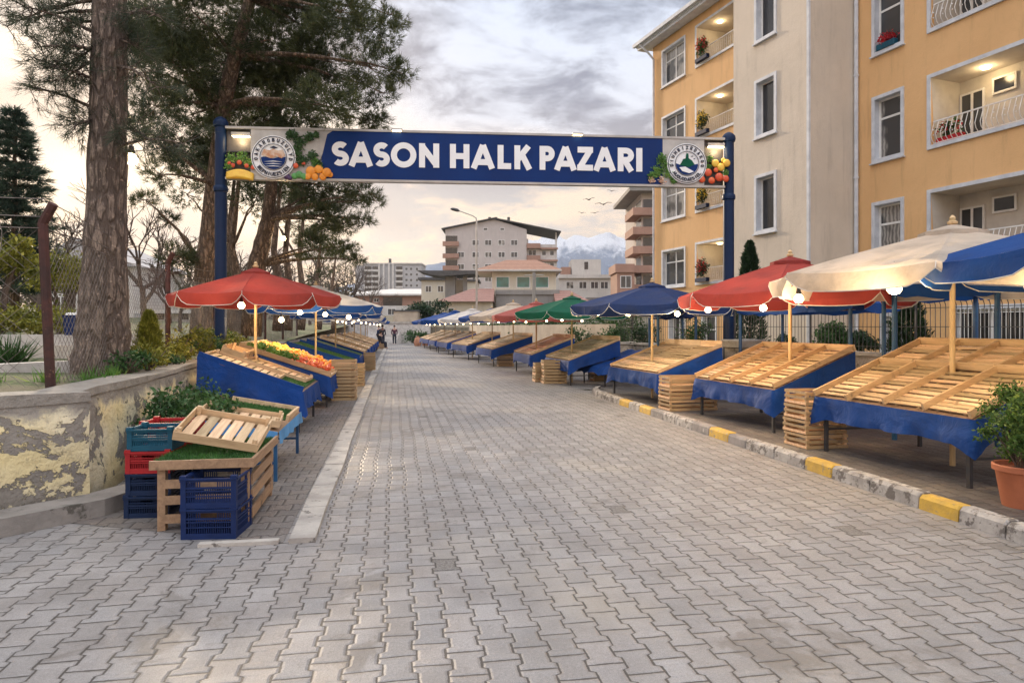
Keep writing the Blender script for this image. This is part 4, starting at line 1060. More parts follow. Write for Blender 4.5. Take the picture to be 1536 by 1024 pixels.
def tent(corners, zt, ze, label, mat='u_blue'):
    c = sum((Vector((*p, 0)) for p in corners), Vector())/4
    root = thing('canopy_tent', label, 'tent', c)
    loc = [Vector((*p, 0))-c for p in corners]
    for p in loc:
        m = MB(); m.tube([(p.x, p.y, 0), (p.x, p.y, ze)], 0.035, 8); m.build('post', 'bluepost', root, smooth=True)
    m = MB(); n = 8
    for i in range(4):
        a, b = loc[i], loc[(i+1) % 4]; base = len(m.v)
        for j in range(n+1):
            for k in range(n+1):
                q = a.lerp(b, k/n)*(j/n)*1.04; sg = 4*(k/n)*(1-k/n)*(j/n)
                m.v.append((q.x, q.y, zt-(zt-ze)*(j/n)-0.05*sg))
        for j in range(n):
            for k in range(n): q = base+j*(n+1)+k; m.f.append((q, q+n+1, q+n+2, q+1))
        base = len(m.v)
        for k in range(n+1):
            q = a.lerp(b, k/n)*1.045; sg = 4*(k/n)*(1-k/n)
            m.v.append((q.x, q.y, ze-0.05*sg+0.002)); m.v.append((q.x*1.01, q.y*1.01, ze-0.05*sg-0.17-0.02*math.sin(k*2.1)))
        for k in range(n): q = base+k*2; m.f.append((q, q+1, q+3, q+2))
    m.build('canopy', mat, root, smooth='all')
tent([(4.95, 14.8), (5.75, 11.6), (7.3, 13.0), (6.3, 15.9)], 2.55, 2.12, 'blue canopy tent on blue posts behind the red umbrella')
tent([(3.55, 16.6), (4.55, 16.9), (4.9, 19.6), (4.05, 20.1)], 2.45, 2.08, 'navy canopy tent on thin posts behind the navy umbrella', 'u_navy')
tent([(5.35, 9.55), (6.4, 9.0), (7.2, 10.6), (6.1, 11.2)], 2.6, 2.26, 'blue canopy tent on blue posts behind the cream umbrella')

# bulbs
bulb((3.78, 6.75, 2.04), 0.068, 'largest lit bulb, hanging under the cream umbrella near the right edge', 14)
bulb((4.66, 6.12, 2.02), 0.055, 'lit bulb at the right edge under the bright blue umbrella', 14)
bulb(at(1198, 447, 8.9), 0.062, 'lit bulb between the cream and red umbrellas', 13)
bulb(at(1145, 461, 10.6), 0.056, 'lit bulb under the middle of the large red umbrella', 14)
bulb(at(1062, 464, 11.6), 0.054, 'lit bulb at the street corner of the large red umbrella', 14)
bulb(at(1016, 470, 13.4), 0.054, 'lit bulb between the red and navy umbrellas', 12)
bulb(at(942, 470, 14.4), 0.054, 'lit bulb in the middle under the navy umbrella edge', 12)
bulb(at(897, 469, 15.3), 0.054, 'lit bulb at the street corner of the navy umbrella', 12)
for i, (px, py, Y) in enumerate(((873, 482, 19.5), (843, 481, 19.0), (820, 482, 21), (789, 484, 23), (771, 483, 25), (748, 484, 27), (733, 486, 30), (718, 486, 32), (706, 486, 35), (695, 487, 37), (686, 487, 39), (676, 486, 41), (668, 487, 44), (660, 488, 46), (652, 488, 48), (645, 488, 51), (640, 488, 54))):
    bulb(at(px, py-1, Y), 0.033, 'small lit bulb under the distant umbrellas of the right row', 0, far=True)
bulb((-4.68+0.08, 12.15-0.55, 2.02), 0.06, 'lit bulb on the pole of the red umbrella on the left', 14)
bulb(at(422, 479, 15.5), 0.062, 'low lit bulb just right of the left red umbrella pole', 12)
bulb(at(450, 468, 16.2), 0.06, 'lit bulb between the left red and white umbrellas', 12)
bulb(at(488, 471, 17.5), 0.062, 'lit bulb beside the pole of the white umbrella on the left', 12)
bulb(at(523, 475, 19.0), 0.066, 'lit bulb at the street corner of the white and blue umbrella', 12)
for i, (px, py, Y) in enumerate(((506, 482, 24), (514, 482, 25), (531, 482, 27), (538, 480, 27.5), (542, 484, 30), (549, 484, 33), (555, 486, 36), (561, 486, 40), (566, 487, 44), (570, 487, 48), (528, 484, 31), (519, 484, 33))):
    bulb(at(px, py, Y), 0.036, 'small lit bulb under the distant umbrellas of the left row', 0, far=True)
def cable(pts, label, sag=0.10):
    m = MB(); out = []
    for a, b in zip(pts, pts[1:]):
        a = Vector(a); b = Vector(b)
        for q in range(8): f = q/8; p = a.lerp(b, f); p.z -= sag*4*f*(1-f); out.append(p)
    out.append(Vector(pts[-1])); m.tube(out, 0.006, 5); tag(m.build('light_cable', 'metal_dk'), label, 'cable')
up = lambda v: (v[0], v[1], v[2]+0.24)
cable([up((4.66, 6.12, 2.02)), up((3.78, 6.75, 2.04)), up(at(1198, 447, 8.9)), up(at(1145, 461, 10.6)), up(at(1062, 464, 11.6)), up(at(1016, 470, 13.4)), up(at(942, 470, 14.4)), up(at(897, 469, 15.3)), up(at(873, 482, 19.5)), up(at(820, 482, 21)), up(at(771, 483, 25)), up(at(733, 486, 30)), up(at(695, 487, 37)), up(at(660, 488, 46)), up(at(640, 488, 54))], 'sagging black cable strung with bulbs under the right umbrellas')
cable([up((-4.60, 11.6, 2.0)), up(at(422, 479, 15.5)), up(at(450, 468, 16.2)), up(at(488, 471, 17.5)), up(at(523, 475, 19.0)), up(at(514, 482, 25)), up(at(538, 480, 27.5)), up(at(555, 486, 36)), up(at(570, 487, 48))], 'sagging black cable strung with bulbs under the left umbrellas')
cable([(at(150, 227, 8.9)), (at(197, 227, 9.3)), (at(300, 205, 13.5))], 'thin cable from the big pine trunk holding a warm lamp', 0.06)
# lamp hanging from the pine, left
bulb(at(197, 238, 9.3), 0.085, 'warm lit lamp hanging from a branch of the big pine', 25, cord=0.1)
bulb(at(425, 357, 19.5), 0.07, 'small lit lamp among the pine trunks below the sign', 8)

# ------------------------------------------------------------------ gate sign
GW = 11.5; GA = math.atan2(0.95, 11.46)
def gx(px): r = (px-768)/F; return (15*r+6.4)/(0.9966-0.0826*r)
def gz_(px, py): w = gx(px); return CH-(py-HZ)*(15+0.0826*w)/F
groot = thing('gate_sign', 'wide navy banner gate on two navy poles spanning the street reading SASON HALK PAZARI', 'gate sign', (-6.4, 15.0, 0), GA)
for x, zt in ((0, 6.12), (GW, 6.05)):
    m = MB()
    m.lathe([(0.17, 0), (0.17, 0.06), (0.125, 0.1), (0.125, 4.6), (0.15, 4.62), (0.155, 4.66), (0.15, 4.72), (0.122, 4.75), (0.12, zt-0.1), (0.15, zt-0.08), (0.16, zt-0.02), (0.15, zt+0.04), (0.10, zt+0.10), (0.03, zt+0.14)], 20, (x, 0, 0))
    m.build('pole', 'navy', groot, smooth=True)
ZB, ZT = 4.87, 6.03
def gp(px, z, y=0.0): return (gx(px), y, z)
# body of the banner
xl, xr = gx(480), gx(992)
m = MB(); y0 = -0.10; m.poly([gp(484, 5.40, y0), gp(482, ZB+0.05, y0), gp(992, ZB+0.05, y0), gp(992, ZT-0.05, y0), gp(500, ZT-0.05, y0), gp(492, 5.9, y0)][::-1], (0, 0.12, 0)); m.build('banner', 'sign_blue', groot)
m = MB(); m.box((gx(378), -0.10, ZB+0.05), (gx(480)-0.002, 0.02, ZT-0.05))
m.build('pale_panel', 'sign_grey', groot)
m = MB(); m.poly([gp(480.1, ZT-0.05, -0.098), gp(499.5, ZT-0.05, -0.098), gp(483.5, 5.41, -0.098), gp(480.1, 5.30, -0.098)], (0, 0.1, 0)); m.build('pale_corner', 'sign_grey', groot)
m = MB(); m.box((gx(992)+0.002, -0.10, ZB+0.05), (gx(1054), 0.02, ZT-0.05)); m.build('pale_panel', 'sign_grey', groot)
m = MB()
m.box((0.13, -0.115, ZT-0.05), (GW-0.13, 0.035, ZT)); m.box((0.13, -0.115, ZB), (GW-0.13, 0.035, ZB+0.05)); m.build('frame', 'steel', groot)
for xa, xb in ((0.14, gx(378)-0.01), (gx(1054)+0.01, GW-0.14)):
    m = MB(); m.box((xa, 0.0, ZB+0.05), (xb, 0.02, ZT-0.05)); m.box((xa, -0.10, ZB+0.6), (xb, -0.001, ZB+0.62)); m.build('lamp_box', 'sign_dark', groot)
    f = MB(); xc = (xa+xb)/2+0.05; f.box((xc-0.2, -0.09, ZT-0.2), (xc+0.2, -0.005, ZT-0.12)); fo = f.build('floodlight', 'steel', groot)
    f = MB(); f.box((xc-0.18, -0.085, ZT-0.215), (xc+0.18, -0.012, ZT-0.201)); f.build('lamp_glass', 'lampglow', fo)
    l = bpy.data.lights.new('flood', 'POINT'); l.energy = 6; l.color = (1, 0.75, 0.42); l.shadow_soft_size = 0.08
    o = bpy.data.objects.new('flood', l); COL.objects.link(o); o.parent = groot; o.location = (xc, -0.12, ZT-0.30)
for px in (596, 865):
    f = MB(); f.box((gx(px)-0.12, -0.16, ZT-0.02), (gx(px)+0.12, -0.117, ZT+0.02)); fo = f.build('top_light', 'steel', groot)
    f = MB(); f.box((gx(px)-0.10, -0.158, ZT-0.028), (gx(px)+0.10, -0.120, ZT-0.021)); f.build('lamp_glass', 'lampglow', fo)

# stroke letters
def arc(cx, cy, rx, ry, a0, a1, n=14): return [(cx+rx*math.cos(math.radians(a0+(a1-a0)*i/n)), cy+ry*math.sin(math.radians(a0+(a1-a0)*i/n))) for i in range(n+1)]
def glyph(ch, w, t):
    h = t/2; W = w-h
    if ch == 'S':
        r = 0.5*(0.5-h)+0.0; top = 1-h-r; bot = h+r+0.0
        rx = (w/2-h)
        return [arc(w/2, top, rx, r, 38, 270, 18)[:-1]+arc(w/2, bot, rx, r, 90, -142, 18)]
    if ch == 'A': return [[(h*0.95, 0), (w/2, 1-0.02)], [(w/2, 1-0.02), (w-h*0.95, 0)], [(w*0.27, 0.27), (w*0.73, 0.27)]]
    if ch == 'O': return [arc(w/2, 0.5, w/2-h, 0.52-h, 0, 360, 32)]
    if ch == 'N': return [[(h, 0), (h, 1)], [(h*0.9, 1-h*0.8), (W+h*0.1, h*0.8)], [(W, 0), (W, 1)]]
    if ch == 'H': return [[(h, 0), (h, 1)], [(W, 0), (W, 1)], [(h, 0.5), (W, 0.5)]]
    if ch == 'L': return [[(h, 0), (h, 1)], [(h, h), (w, h)]]
    if ch == 'K': return [[(h, 0), (h, 1)], [(h, 0.38), (W-0.02, 0.98)], [(w*0.46, 0.58), (W+0.02, 0.0)]]
    if ch == 'P': return [[(h, 0), (h, 1)], [(h, 1-h), (w*0.52, 1-h)]+arc(w*0.52, 0.70-0.02, w*0.48-h, 0.32-h, 90, -90, 12)+[(h, 0.36+h)]]
    if ch == 'R': return [[(h, 0), (h, 1)], [(h, 1-h), (w*0.50, 1-h)]+arc(w*0.50, 0.70-0.02, w*0.48-h, 0.32-h, 90, -90, 12)+[(h, 0.36+h)], [(w*0.45, 0.42), (W, 0.0)]]
    if ch == 'Z': return [[(0.02, 1-h), (w, 1-h)], [(W, 1-h*1.2), (h, h*1.2)], [(0, h), (w, h)]]
    if ch == 'I': return [[(w/2, 0), (w/2, 1)]]
    if ch == 'E': return [[(h, 0), (h, 1)], [(h, h), (w, h)], [(h, 0.5), (w*0.85, 0.5)], [(h, 1-h), (w, 1-h)]]
    if ch == 'D': return [[(h, 0), (h, 1)], [(h, 1-h)]+arc(w*0.4, 0.5, w*0.6-h, 0.5-h, 90, -90, 10)+[(h, h)]]
    if ch == 'U': return [[(h, 1), (h, 0.4)]+arc(w/2, 0.4, w/2-h, 0.4-h, 180, 360, 10)+[(W, 1)]]
    if ch == 'B': return [[(h, 0), (h, 1)], [(h, 1-h), (w*.5, 1-h)]+arc(w*.5, .75, w*.45-h, .25-h, 90, -90, 6)+[(h, .5)], [(h, .5), (w*.5, .5)]+arc(w*.5, .26, w*.5-h, .26-h, 90, -90, 6)+[(h, h)]]
    if ch == 'Y': return [[(w/2, 0), (w/2, 0.5)], [(w/2, 0.45), (h, 1)], [(w/2, 0.45), (W, 1)]]
    return [[(w/2, 0.4), (w/2, 0.6)]]
def stroke(mb, pts, t, T, y, closed=False):
    """ribbon of width t along 2D pts; T maps (u,v)->(x,z); extruded 8 mm"""
    P = [Vector(T(*p)) for p in pts]; L = []; Rr = []
    for i, p in enumerate(P):
        d0 = (P[i]-P[i-1]) if i > 0 else None; d1 = (P[i+1]-P[i]) if i < len(P)-1 else None
        if closed and i in (0, len(P)-1): d0 = P[-1]-P[-2]; d1 = P[1]-P[0]
        d = ((d0.normalized() if d0 else Vector((0, 0)))+(d1.normalized() if d1 else Vector((0, 0)))).normalized()
        n = Vector((-d.y, d.x)); L.append(p+n*t/2); Rr.append(p-n*t/2)
    k = len(P); vs = []
    for yy in (y, y+0.012):
        vs += [(q.x, yy, q.y) for q in L]+[(q.x, yy, q.y) for q in Rr]
    fs = []
    for i in range(k-1):
        fs.append((i, i+1, k+i+1, k+i)); fs.append((2*k+i+1, 2*k+i, 3*k+i, 3*k+i+1))
        fs.append((i, 2*k+i, 2*k+i+1, i+1)); fs.append((k+i, k+i+1, 3*k+i+1, 3*k+i))
    if not closed: fs.append((0, k, 3*k, 2*k)); fs.append((k-1, 3*k-1, 4*k-1, 2*k-1))
    mb.add(vs, fs)
TXT = [('S', 499, 524.5), ('A', 524, 560.5), ('S', 561, 585.5), ('O', 587, 625), ('N', 629, 659), ('H', 675, 704), ('A', 706, 742), ('L', 746, 766), ('K', 771, 797),
       ('P', 808.5, 831), ('A', 830, 864), ('Z', 864.5, 888), ('A', 888.5, 922), ('R', 925, 949.5), ('I', 952.5, 961.5)]
cap0, cap1 = 5.205, 5.745; ch_ = cap1-cap0
for ch, a, b in TXT:
    x0, x1 = gx(a), gx(b); w = (x1-x0)/ch_; t = 0.245 if ch != 'I' else w
    mb = MB()
    for i, st in enumerate(glyph(ch, w, t)):
        cl = ch == 'O'
        stroke(mb, st, t*ch_, lambda u, v: (x0+u*ch_, cap0+v*ch_), -0.114-0.0012*i, cl)
    mb.build('letter', 'letter', groot)
def logo(cpx, cpy, r, txt_top, txt_bot, kind):
    cx, cz = gx(cpx), gz_(cpx, cpy)
    def disc(rad, y, mat, nm, par, n=48, inner=None):
        m = MB()
        if inner is None: m.poly([(cx+rad*math.cos(2*PI*k/n), y, cz+rad*math.sin(2*PI*k/n)) for k in range(n)], (0, 0.02, 0))
        else:
            stroke(m, [(cx+rad*math.cos(2*PI*k/n), cz+rad*math.sin(2*PI*k/n)) for k in range(n+1)], inner, lambda u, v: (u, v), y, True)
        return m.build(nm, mat, par)
    lg = disc(r, -0.155, 'letter', 'emblem', groot)
    disc(r*0.94, -0.170, 'ink', 'emblem_ring', lg, inner=0.012)
    disc(r*0.60, -0.178, 'ink', 'emblem_ring', lg, inner=0.010)
    mb = MB()
    def around(txt, a0, a1, flip):
        n = len(txt)
        for i, chh in enumerate(txt):
            a = math.radians(a0+(a1-a0)*(i+0.5)/n); hh = 0.17*r
            if chh == ' ': continue
            rad = r*0.70
            if flip: U = (-math.sin(a), math.cos(a)); V = (-math.cos(a), -math.sin(a)); o = (cx+math.cos(a)*(rad+hh), cz+math.sin(a)*(rad+hh))
            else: U = (math.sin(a), -math.cos(a)); V = (math.cos(a), math.sin(a)); o = (cx+math.cos(a)*rad, cz+math.sin(a)*rad)
            w = 0.72
            for q, st in enumerate(glyph(chh, w, 0.2)):
                stroke(mb, st, 0.2*hh, lambda u, v: (o[0]+U[0]*(u-w/2)*hh+V[0]*v*hh, o[1]+U[1]*(u-w/2)*hh+V[1]*v*hh), -0.176-0.001*q, chh == 'O')
    around(txt_top, 195, -15, False); around(txt_bot, 212, 328, True)
    mb.build('emblem_text', 'ink', lg)
    def pl(pts, y, mat, nm):
        m = MB(); m.poly([(cx+u*r, y, cz+v*r) for u, v in pts], (0, 0.008, 0)); m.build(nm, mat, lg)
    semi = lambda a0, a1, rr: [(rr*math.cos(math.radians(a0+(a1-a0)*k/16)), rr*math.sin(math.radians(a0+(a1-a0)*k/16))) for k in range(17)]
    if kind == 0:
        pl([(-0.56, -0.02)]+[( -0.56+1.12*k/10, -0.02+0.04*math.sin(k)) for k in range(1, 10)]+[(0.56, 0.02)]+semi(0, -180, 0.56)[1:-1], -0.168, 'sign_blue', 'emblem_water')
        pl([(-0.54, 0.10), (-0.42, 0.36), (-0.18, 0.30), (0.0, 0.38), (0.22, 0.30), (0.42, 0.35), (0.54, 0.10), (0.38, -0.05), (0.15, 0.03), (-0.1, -0.06), (-0.35, 0.02)], -0.174, 'rust_o', 'emblem_hills')
        pl([(-0.16, 0.44), (0.0, 0.52), (0.2, 0.44), (0.04, 0.38)], -0.168, 'ink', 'emblem_cap')
        for k in range(3): pl([(-0.42, -0.22-0.11*k), (0.0, -0.17-0.11*k), (0.42, -0.22-0.11*k), (0.0, -0.21-0.11*k)], -0.179, 'letter', 'emblem_wave')
    else:
        pl([(-0.56, 0.0), (-0.3, -0.08), (0, 0.0), (0.3, -0.06), (0.56, 0.0)]+semi(0, -180, 0.56)[1:-1], -0.168, 'sign_blue', 'emblem_water')
        pl([(-0.30, 0.02), (-0.2, 0.22), (-0.08, 0.24), (-0.04, 0.5), (0.06, 0.5), (0.08, 0.26), (0.24, 0.16), (0.38, -0.04), (0.1, -0.18), (-0.38, -0.08)], -0.174, 'u_green', 'emblem_hills')
        pl([(-0.40, -0.20), (-0.1, -0.16), (0.34, -0.40), (0.1, -0.48), (-0.25, -0.38)], -0.180, 'letter', 'emblem_wave')
        pl([(0.18, 0.36), (0.30, 0.40), (0.28, 0.34)], -0.168, 'ink', 'emblem_bird'); pl([(0.30, 0.24), (0.42, 0.28), (0.40, 0.22)], -0.168, 'ink', 'emblem_bird')
logo(413, 238.5, 0.475, 'OAKAROBUZULYD', 'BEPNIUEZSIEN', 0)
logo(1027, 248, 0.465, 'DIUHBIZRDAKOO', 'NUOUODAESIEL', 1)
# cut-out produce artwork on the ends
def printleaves(lst, mat, n, size, y=-0.135):
    C = []
    for px, py, r in lst: C.append(blob((gx(px), y, gz_(px, py)), (r, 0.03, r), int(n), 0.0))
    build_np('printed_leaves', leaves(np.concatenate(C), size, 0, np.array([[0, -2.5, 0]])), 4, mat, groot)
printleaves([(350, 240, 0.16), (365, 238, 0.2), (375, 246, 0.12), (345, 250, 0.12)], 'leaf_b', 160, 0.03)
printleaves([(440, 205, 0.17), (452, 215, 0.2), (466, 208, 0.14), (476, 205, 0.08), (447, 230, 0.2), (455, 243, 0.18), (470, 236, 0.14), (478, 248, 0.12)], 'leaf', 260, 0.03)
printleaves([(475, 246, 0.12), (482, 252, 0.08)], 'leaf_b', 120, 0.035, -0.14)
printleaves([(990, 240, 0.16), (998, 250, 0.2), (984, 258, 0.2), (975, 266, 0.12), (1002, 262, 0.17), (1008, 272, 0.1)], 'leaf_b', 200, 0.032)
printleaves([(1062, 240, 0.12), (1085, 262, 0.12), (1060, 252, 0.1)], 'leaf_b', 120, 0.03, -0.125)
printleaves([(975, 272, 0.1), (990, 273, 0.12)], 'rust_o', 60, 0.03, -0.14)
def printballs(lst, mat):
    m = MB()
    for i, (px, py, r) in enumerate(lst): m.ball((gx(px), -0.13-0.012*(i % 3), gz_(px, py)), r, 12, 8, (1, 0.35, 1))
    m.build('printed_fruit', mat, groot, smooth='all')
printballs([(352, 250, 0.05), (362, 246, 0.055), (373, 251, 0.05), (382, 253, 0.05), (347, 247, 0.04), (446, 251, 0.06), (457, 247, 0.05), (1059, 261, 0.09), (1075, 268, 0.10), (1050, 271, 0.08), (1085, 270, 0.08), (1064, 273, 0.08), (1071, 257, 0.06)], 'tomato')
printballs([(468, 259, 0.11), (480, 256, 0.10), (492, 261, 0.10), (474, 267, 0.08), (486, 267, 0.08), (464, 267, 0.07), (497, 264, 0.06)], 'orange')
printballs([(1070, 247, 0.09), (1078, 253, 0.09), (1086, 247, 0.09), (1082, 243, 0.06)], 'lemon')
printballs([(444, 266, 0.07), (451, 264, 0.08), (458, 267, 0.07)], 'greenfruit'); printballs([(432, 266, 0.07), (437, 269, 0.05)], 'purple')
m = MB()
for k in range(4): m.tube([(gx(343+u*40), -0.13-0.01*k, gz_(360, 262+k*2.4)+0.05*math.sin(u*PI)-0.03*u) for u in [i/8 for i in range(9)]], [0.03+0.03*math.sin(PI*i/8) for i in range(9)], 8)
m.build('printed_bananas', 'lemon', groot, smooth='all')

# ------------------------------------------------------------------ yellow apartment building (right)
BX = (10.18, 20.2); BA = math.atan2(-0.940, 0.342)
bl = thing('apartment_building', 'tall ochre yellow apartment building with beige stair tower and lit balconies on the right', 'building', (BX[0], BX[1], 0), BA)
def wall_holes(x0, x1, z0, z1, holes, y=0.0, rev=0.22, mat='yellow', name='wall', M4=None, revmat=None):
    m = MB()
    if M4: m.x = M4
    xs = sorted(set([x0, x1]+[h[0] for h in holes]+[h[1] for h in holes])); zs = sorted(set([z0, z1]+[h[2] for h in holes]+[h[3] for h in holes]))
    for a, b in zip(xs, xs[1:]):
        for c, d in zip(zs, zs[1:]):
            cx, cz = (a+b)/2, (c+d)/2
            if any(h[0] < cx < h[1] and h[2] < cz < h[3] for h in holes): continue
            m.add([(a, y, c), (b, y, c), (b, y, d), (a, y, d)], [(0, 1, 2, 3)])
    for h in holes:
        a, b, c, d = h[:4]; r = h[4] if len(h) > 4 else rev
        m.add([(a, y, c), (b, y, c), (b, y, d), (a, y, d), (a, y+r, c), (b, y+r, c), (b, y+r, d), (a, y+r, d)],
              [(0, 4, 5, 1), (1, 5, 6, 2), (2, 6, 7, 3), (3, 7, 4, 0)]+([(4, 7, 6, 5)] if len(h) > 5 else []))
    return m.build(name, mat, bl)
def window(x0, x1, z0, z1, y, leaves_=1, gm='glass', transom=True, parent=None, sill=True, trim=True, depth=0.2, halfopen=False, lit=False, bars=False):
    par = parent or bl
    m = MB(); T = 0.09
    if trim:
        m.box((x0-T, y-0.035, z0-T), (x0, y+0.0, z1+T)); m.box((x1, y-0.035, z0-T), (x1+T, y, z1+T))
        m.box((x0+0.0005, y-0.035, z1), (x1-0.0005, y, z1+T)); m.box((x0+0.0005, y-0.035, z0-T), (x1-0.0005, y, z0))
        # reveal lining
        m.box((x0, y-0.03, z0+0.012), (x0+0.012, y+depth, z1-0.012)); m.box((x1-0.012, y-0.03, z0+0.012), (x1, y+depth, z1-0.012))
        m.box((x0, y-0.03, z1-0.012), (x1, y+depth, z1)); m.box((x0, y-0.03, z0), (x1, y+depth, z0+0.012))
    wn = m.build('window', 'trim', par)
    m = MB(); yi = y+depth-0.05; f = 0.055; a, b, c, d = x0+0.013, x1-0.013, z0+0.013, z1-0.013
    m.box((a, yi, c), (a+f, yi+0.05, d)); m.box((b-f, yi, c), (b, yi+0.05, d)); m.box((a+f, yi, c), (b-f, yi+0.05, c+f)); m.box((a+f, yi, d-f), (b-f, yi+0.05, d))
    for k in range(1, leaves_): xx = a+(b-a)*k/leaves_; m.box((xx-0.035, yi-0.005, c+f), (xx+0.035, yi+0.045, d-f))
    if transom:
        zz = c+(d-c)*0.68
        for k in range(leaves_): xa = a+(b-a)*k/leaves_+(f if k == 0 else 0.035); xb = a+(b-a)*(k+1)/leaves_-(f if k == leaves_-1 else 0.035); m.box((xa, yi+0.003, zz-0.03), (xb, yi+0.048, zz+0.03))
    m.build('frame', 'white', wn)
    m = MB(); m.box((a+0.01, yi+0.02, c+0.01), (b-0.01, yi+0.032, d-0.01)); m.build('pane', gm, wn)
    if sill:
        m = MB(); m.box((x0-T-0.03, y-0.09, z0-T-0.04), (x1+T+0.03, y-0.001, z0-T-0.002)); m.build('sill', 'trim', wn)
    if bars:
        m = MB()
        nb = int((x1-x0)/0.10)
        for k in range(1, nb): xx = x0+(x1-x0)*k/nb; m.box((xx-0.006, y-0.05, z0), (xx+0.006, y-0.038, z1))
        for zz in (z0+0.1, z1-0.1): m.box((x0, y-0.056, zz-0.008), (x1, y-0.05, zz+0.008))
        m.build('grille', 'white', wn)
    return wn
H = 15.9
FS = [3.40, 6.42, 9.48, 12.55]
# right wing
holes = []; rb = (2.42, 7.2)
for z in FS: holes.append((0.66, 1.53, z, z+1.72)); holes.append((rb[0], rb[1], z-0.02, z+1.75, 1.05))
holes.append((3.05, 5.6, 1.10, 2.10)); holes.append((0.95, 1.55, 0.9, 1.95))
wall_holes(0.0, 9.0, -0.5, H, holes)
for i, z in enumerate(FS):
    window(0.66, 1.53, z, z+1.72, 0.0, 1, ['glass_curtain', 'glass_curtain', 'glass', 'glass'][i])
window(3.05, 5.6, 1.10, 2.10, 0.0, 3, 'glass_dim', False, bars=True); window(0.95, 1.55, 0.9, 1.95, 0.0, 1, 'glass_dim', False, bars=True)
def railing(par, x0, x1, z0, h, y, belly=0.10, step=0.13):
    m = MB()
    m.bar((x0, y, z0+h), (x1, y, z0+h), 0.035, 0.03); m.bar((x0, y, z0+0.05), (x1, y, z0+0.05), 0.025, 0.02)
    n = int((x1-x0)/step)
    for k in range(n+1):
        x = x0+0.02+(x1-x0-0.04)*k/n
        m.tube([(x, y, z0+0.05), (x, y-belly*0.7, z0+h*0.22), (x, y-belly, z0+h*0.42), (x, y-belly*0.55, z0+h*0.68), (x, y, z0+h)], 0.009, 5)
        if k % 2 == 0:
            for zz in (0.4, 0.62): m.ball((x+0.05, y-belly*0.8, z0+h*zz), 0.018, 5, 4)
    return m.build('railing', 'white', par)
def balcony(x0, x1, z0, z1, y, depth, door_x, lamp=True, win=None, dw=1.2):
    m = MB(); T = 0.10
    m.box((x0-T, y-0.04, z0-T), (x0, y, z1+T)); m.box((x1, y-0.04, z0-T), (x1+T, y, z1+T)); m.box((x0+0.0005, y-0.04, z1), (x1-0.0005, y, z1+T)); m.box((x0+0.0005, y-0.06, z0-T), (x1-0.0005, y, z0))
    b = m.build('balcony', 'trim', bl)
    m = MB(); e = 0.003
    zf = z0-0.55
    m.add([(x0+e, y+0.16, zf), (x1-e, y+0.16, zf), (x1-e, y+depth, zf), (x0+e, y+depth, zf), (x0+e, y+0.0, z1-e), (x1-e, y+0.0, z1-e), (x1-e, y+depth, z1-e), (x0+e, y+depth, z1-e)],
          [(0, 1, 2, 3), (7, 6, 5, 4), (3, 2, 6, 7), (0, 3, 7, 4), (2, 1, 5, 6)])
    m.add([(x0+e, y+0.15, zf), (x1-e, y+0.15, zf), (x1-e, y+0.15, z0-0.02), (x0+e, y+0.15, z0-0.02)], [(0, 3, 2, 1)])
    m.build('recess', 'lining', b)
    d = MB(); dx = door_x; yb = y+depth-0.06
    d.box((dx, yb, zf), (dx+0.05, yb+0.05, z1-0.35)); hw = dw/2; d.box((dx+dw-0.05, yb, zf), (dx+dw, yb+0.05, z1-0.35)); d.box((dx+0.05, yb, z1-0.40), (dx+dw-0.05, yb+0.05, z1-0.35)); d.box((dx+hw-0.03, yb, zf), (dx+hw+0.03, yb+0.05, z1-0.4)); d.box((dx+0.05, yb, z0+0.15), (dx+hw-0.03, yb+0.04, z0+0.2)); d.box((dx+hw+0.03, yb, z0+0.15), (dx+dw-0.05, yb+0.04, z0+0.2))
    dd = d.build('balcony_door', 'white', b)
    d = MB(); d.box((dx+0.05, yb+0.02, zf+0.02), (dx+dw-0.05, yb+0.03, z1-0.4)); dd2 = d.build('door_glass', 'glass', b)
    if win:
        d = MB(); a, c = win; d.box((a, yb, z1-0.62), (c, yb+0.04, z1-0.57)); d.box((a, yb, z1-0.25), (c, yb+0.04, z1-0.2)); d.box((a, yb, z1-0.57), (a+0.05, yb+0.04, z1-0.25)); d.box((c-0.05, yb, z1-0.57), (c, yb+0.04, z1-0.25)); d.build('vent_frame', 'white', b)
        d = MB(); d.box((a+0.05, yb+0.01, z1-0.57), (c-0.05, yb+0.02, z1-0.25)); d.build('vent_pane', 'glass_dim', b)
    if lamp:
        lx = x0+(1.05 if x1-x0 > 4 else 0.9)
        d = MB(); d.lathe([(0.10, -0.05), (0.12, -0.02), (0.12, -0.004)], 12, (lx, y+0.55, z1)); d.build('ceiling_lamp', 'lampglow', b, smooth=True)
        l = bpy.data.lights.new('lamp', 'POINT'); l.energy = 9 if x1-x0 > 4 else 9; l.color = (1, 0.72, 0.38); l.shadow_soft_size = 0.1
        o = bpy.data.objects.new('lamp', l); COL.objects.link(o); o.parent = b; o.location = (lx, y+0.55, z1-0.16)
    railing(b, x0+0.02, x1-0.02, z0-0.0, 0.62, y-0.0+0.06, 0.12 if x1-x0 > 4 else 0.03, 0.13)
    return b
for i, z in enumerate(FS):
    balcony(rb[0], rb[1], z-0.02, z+1.75, 0.0, 1.05, 2.46, i in (1, 3), (3.32, 3.92), 0.66)
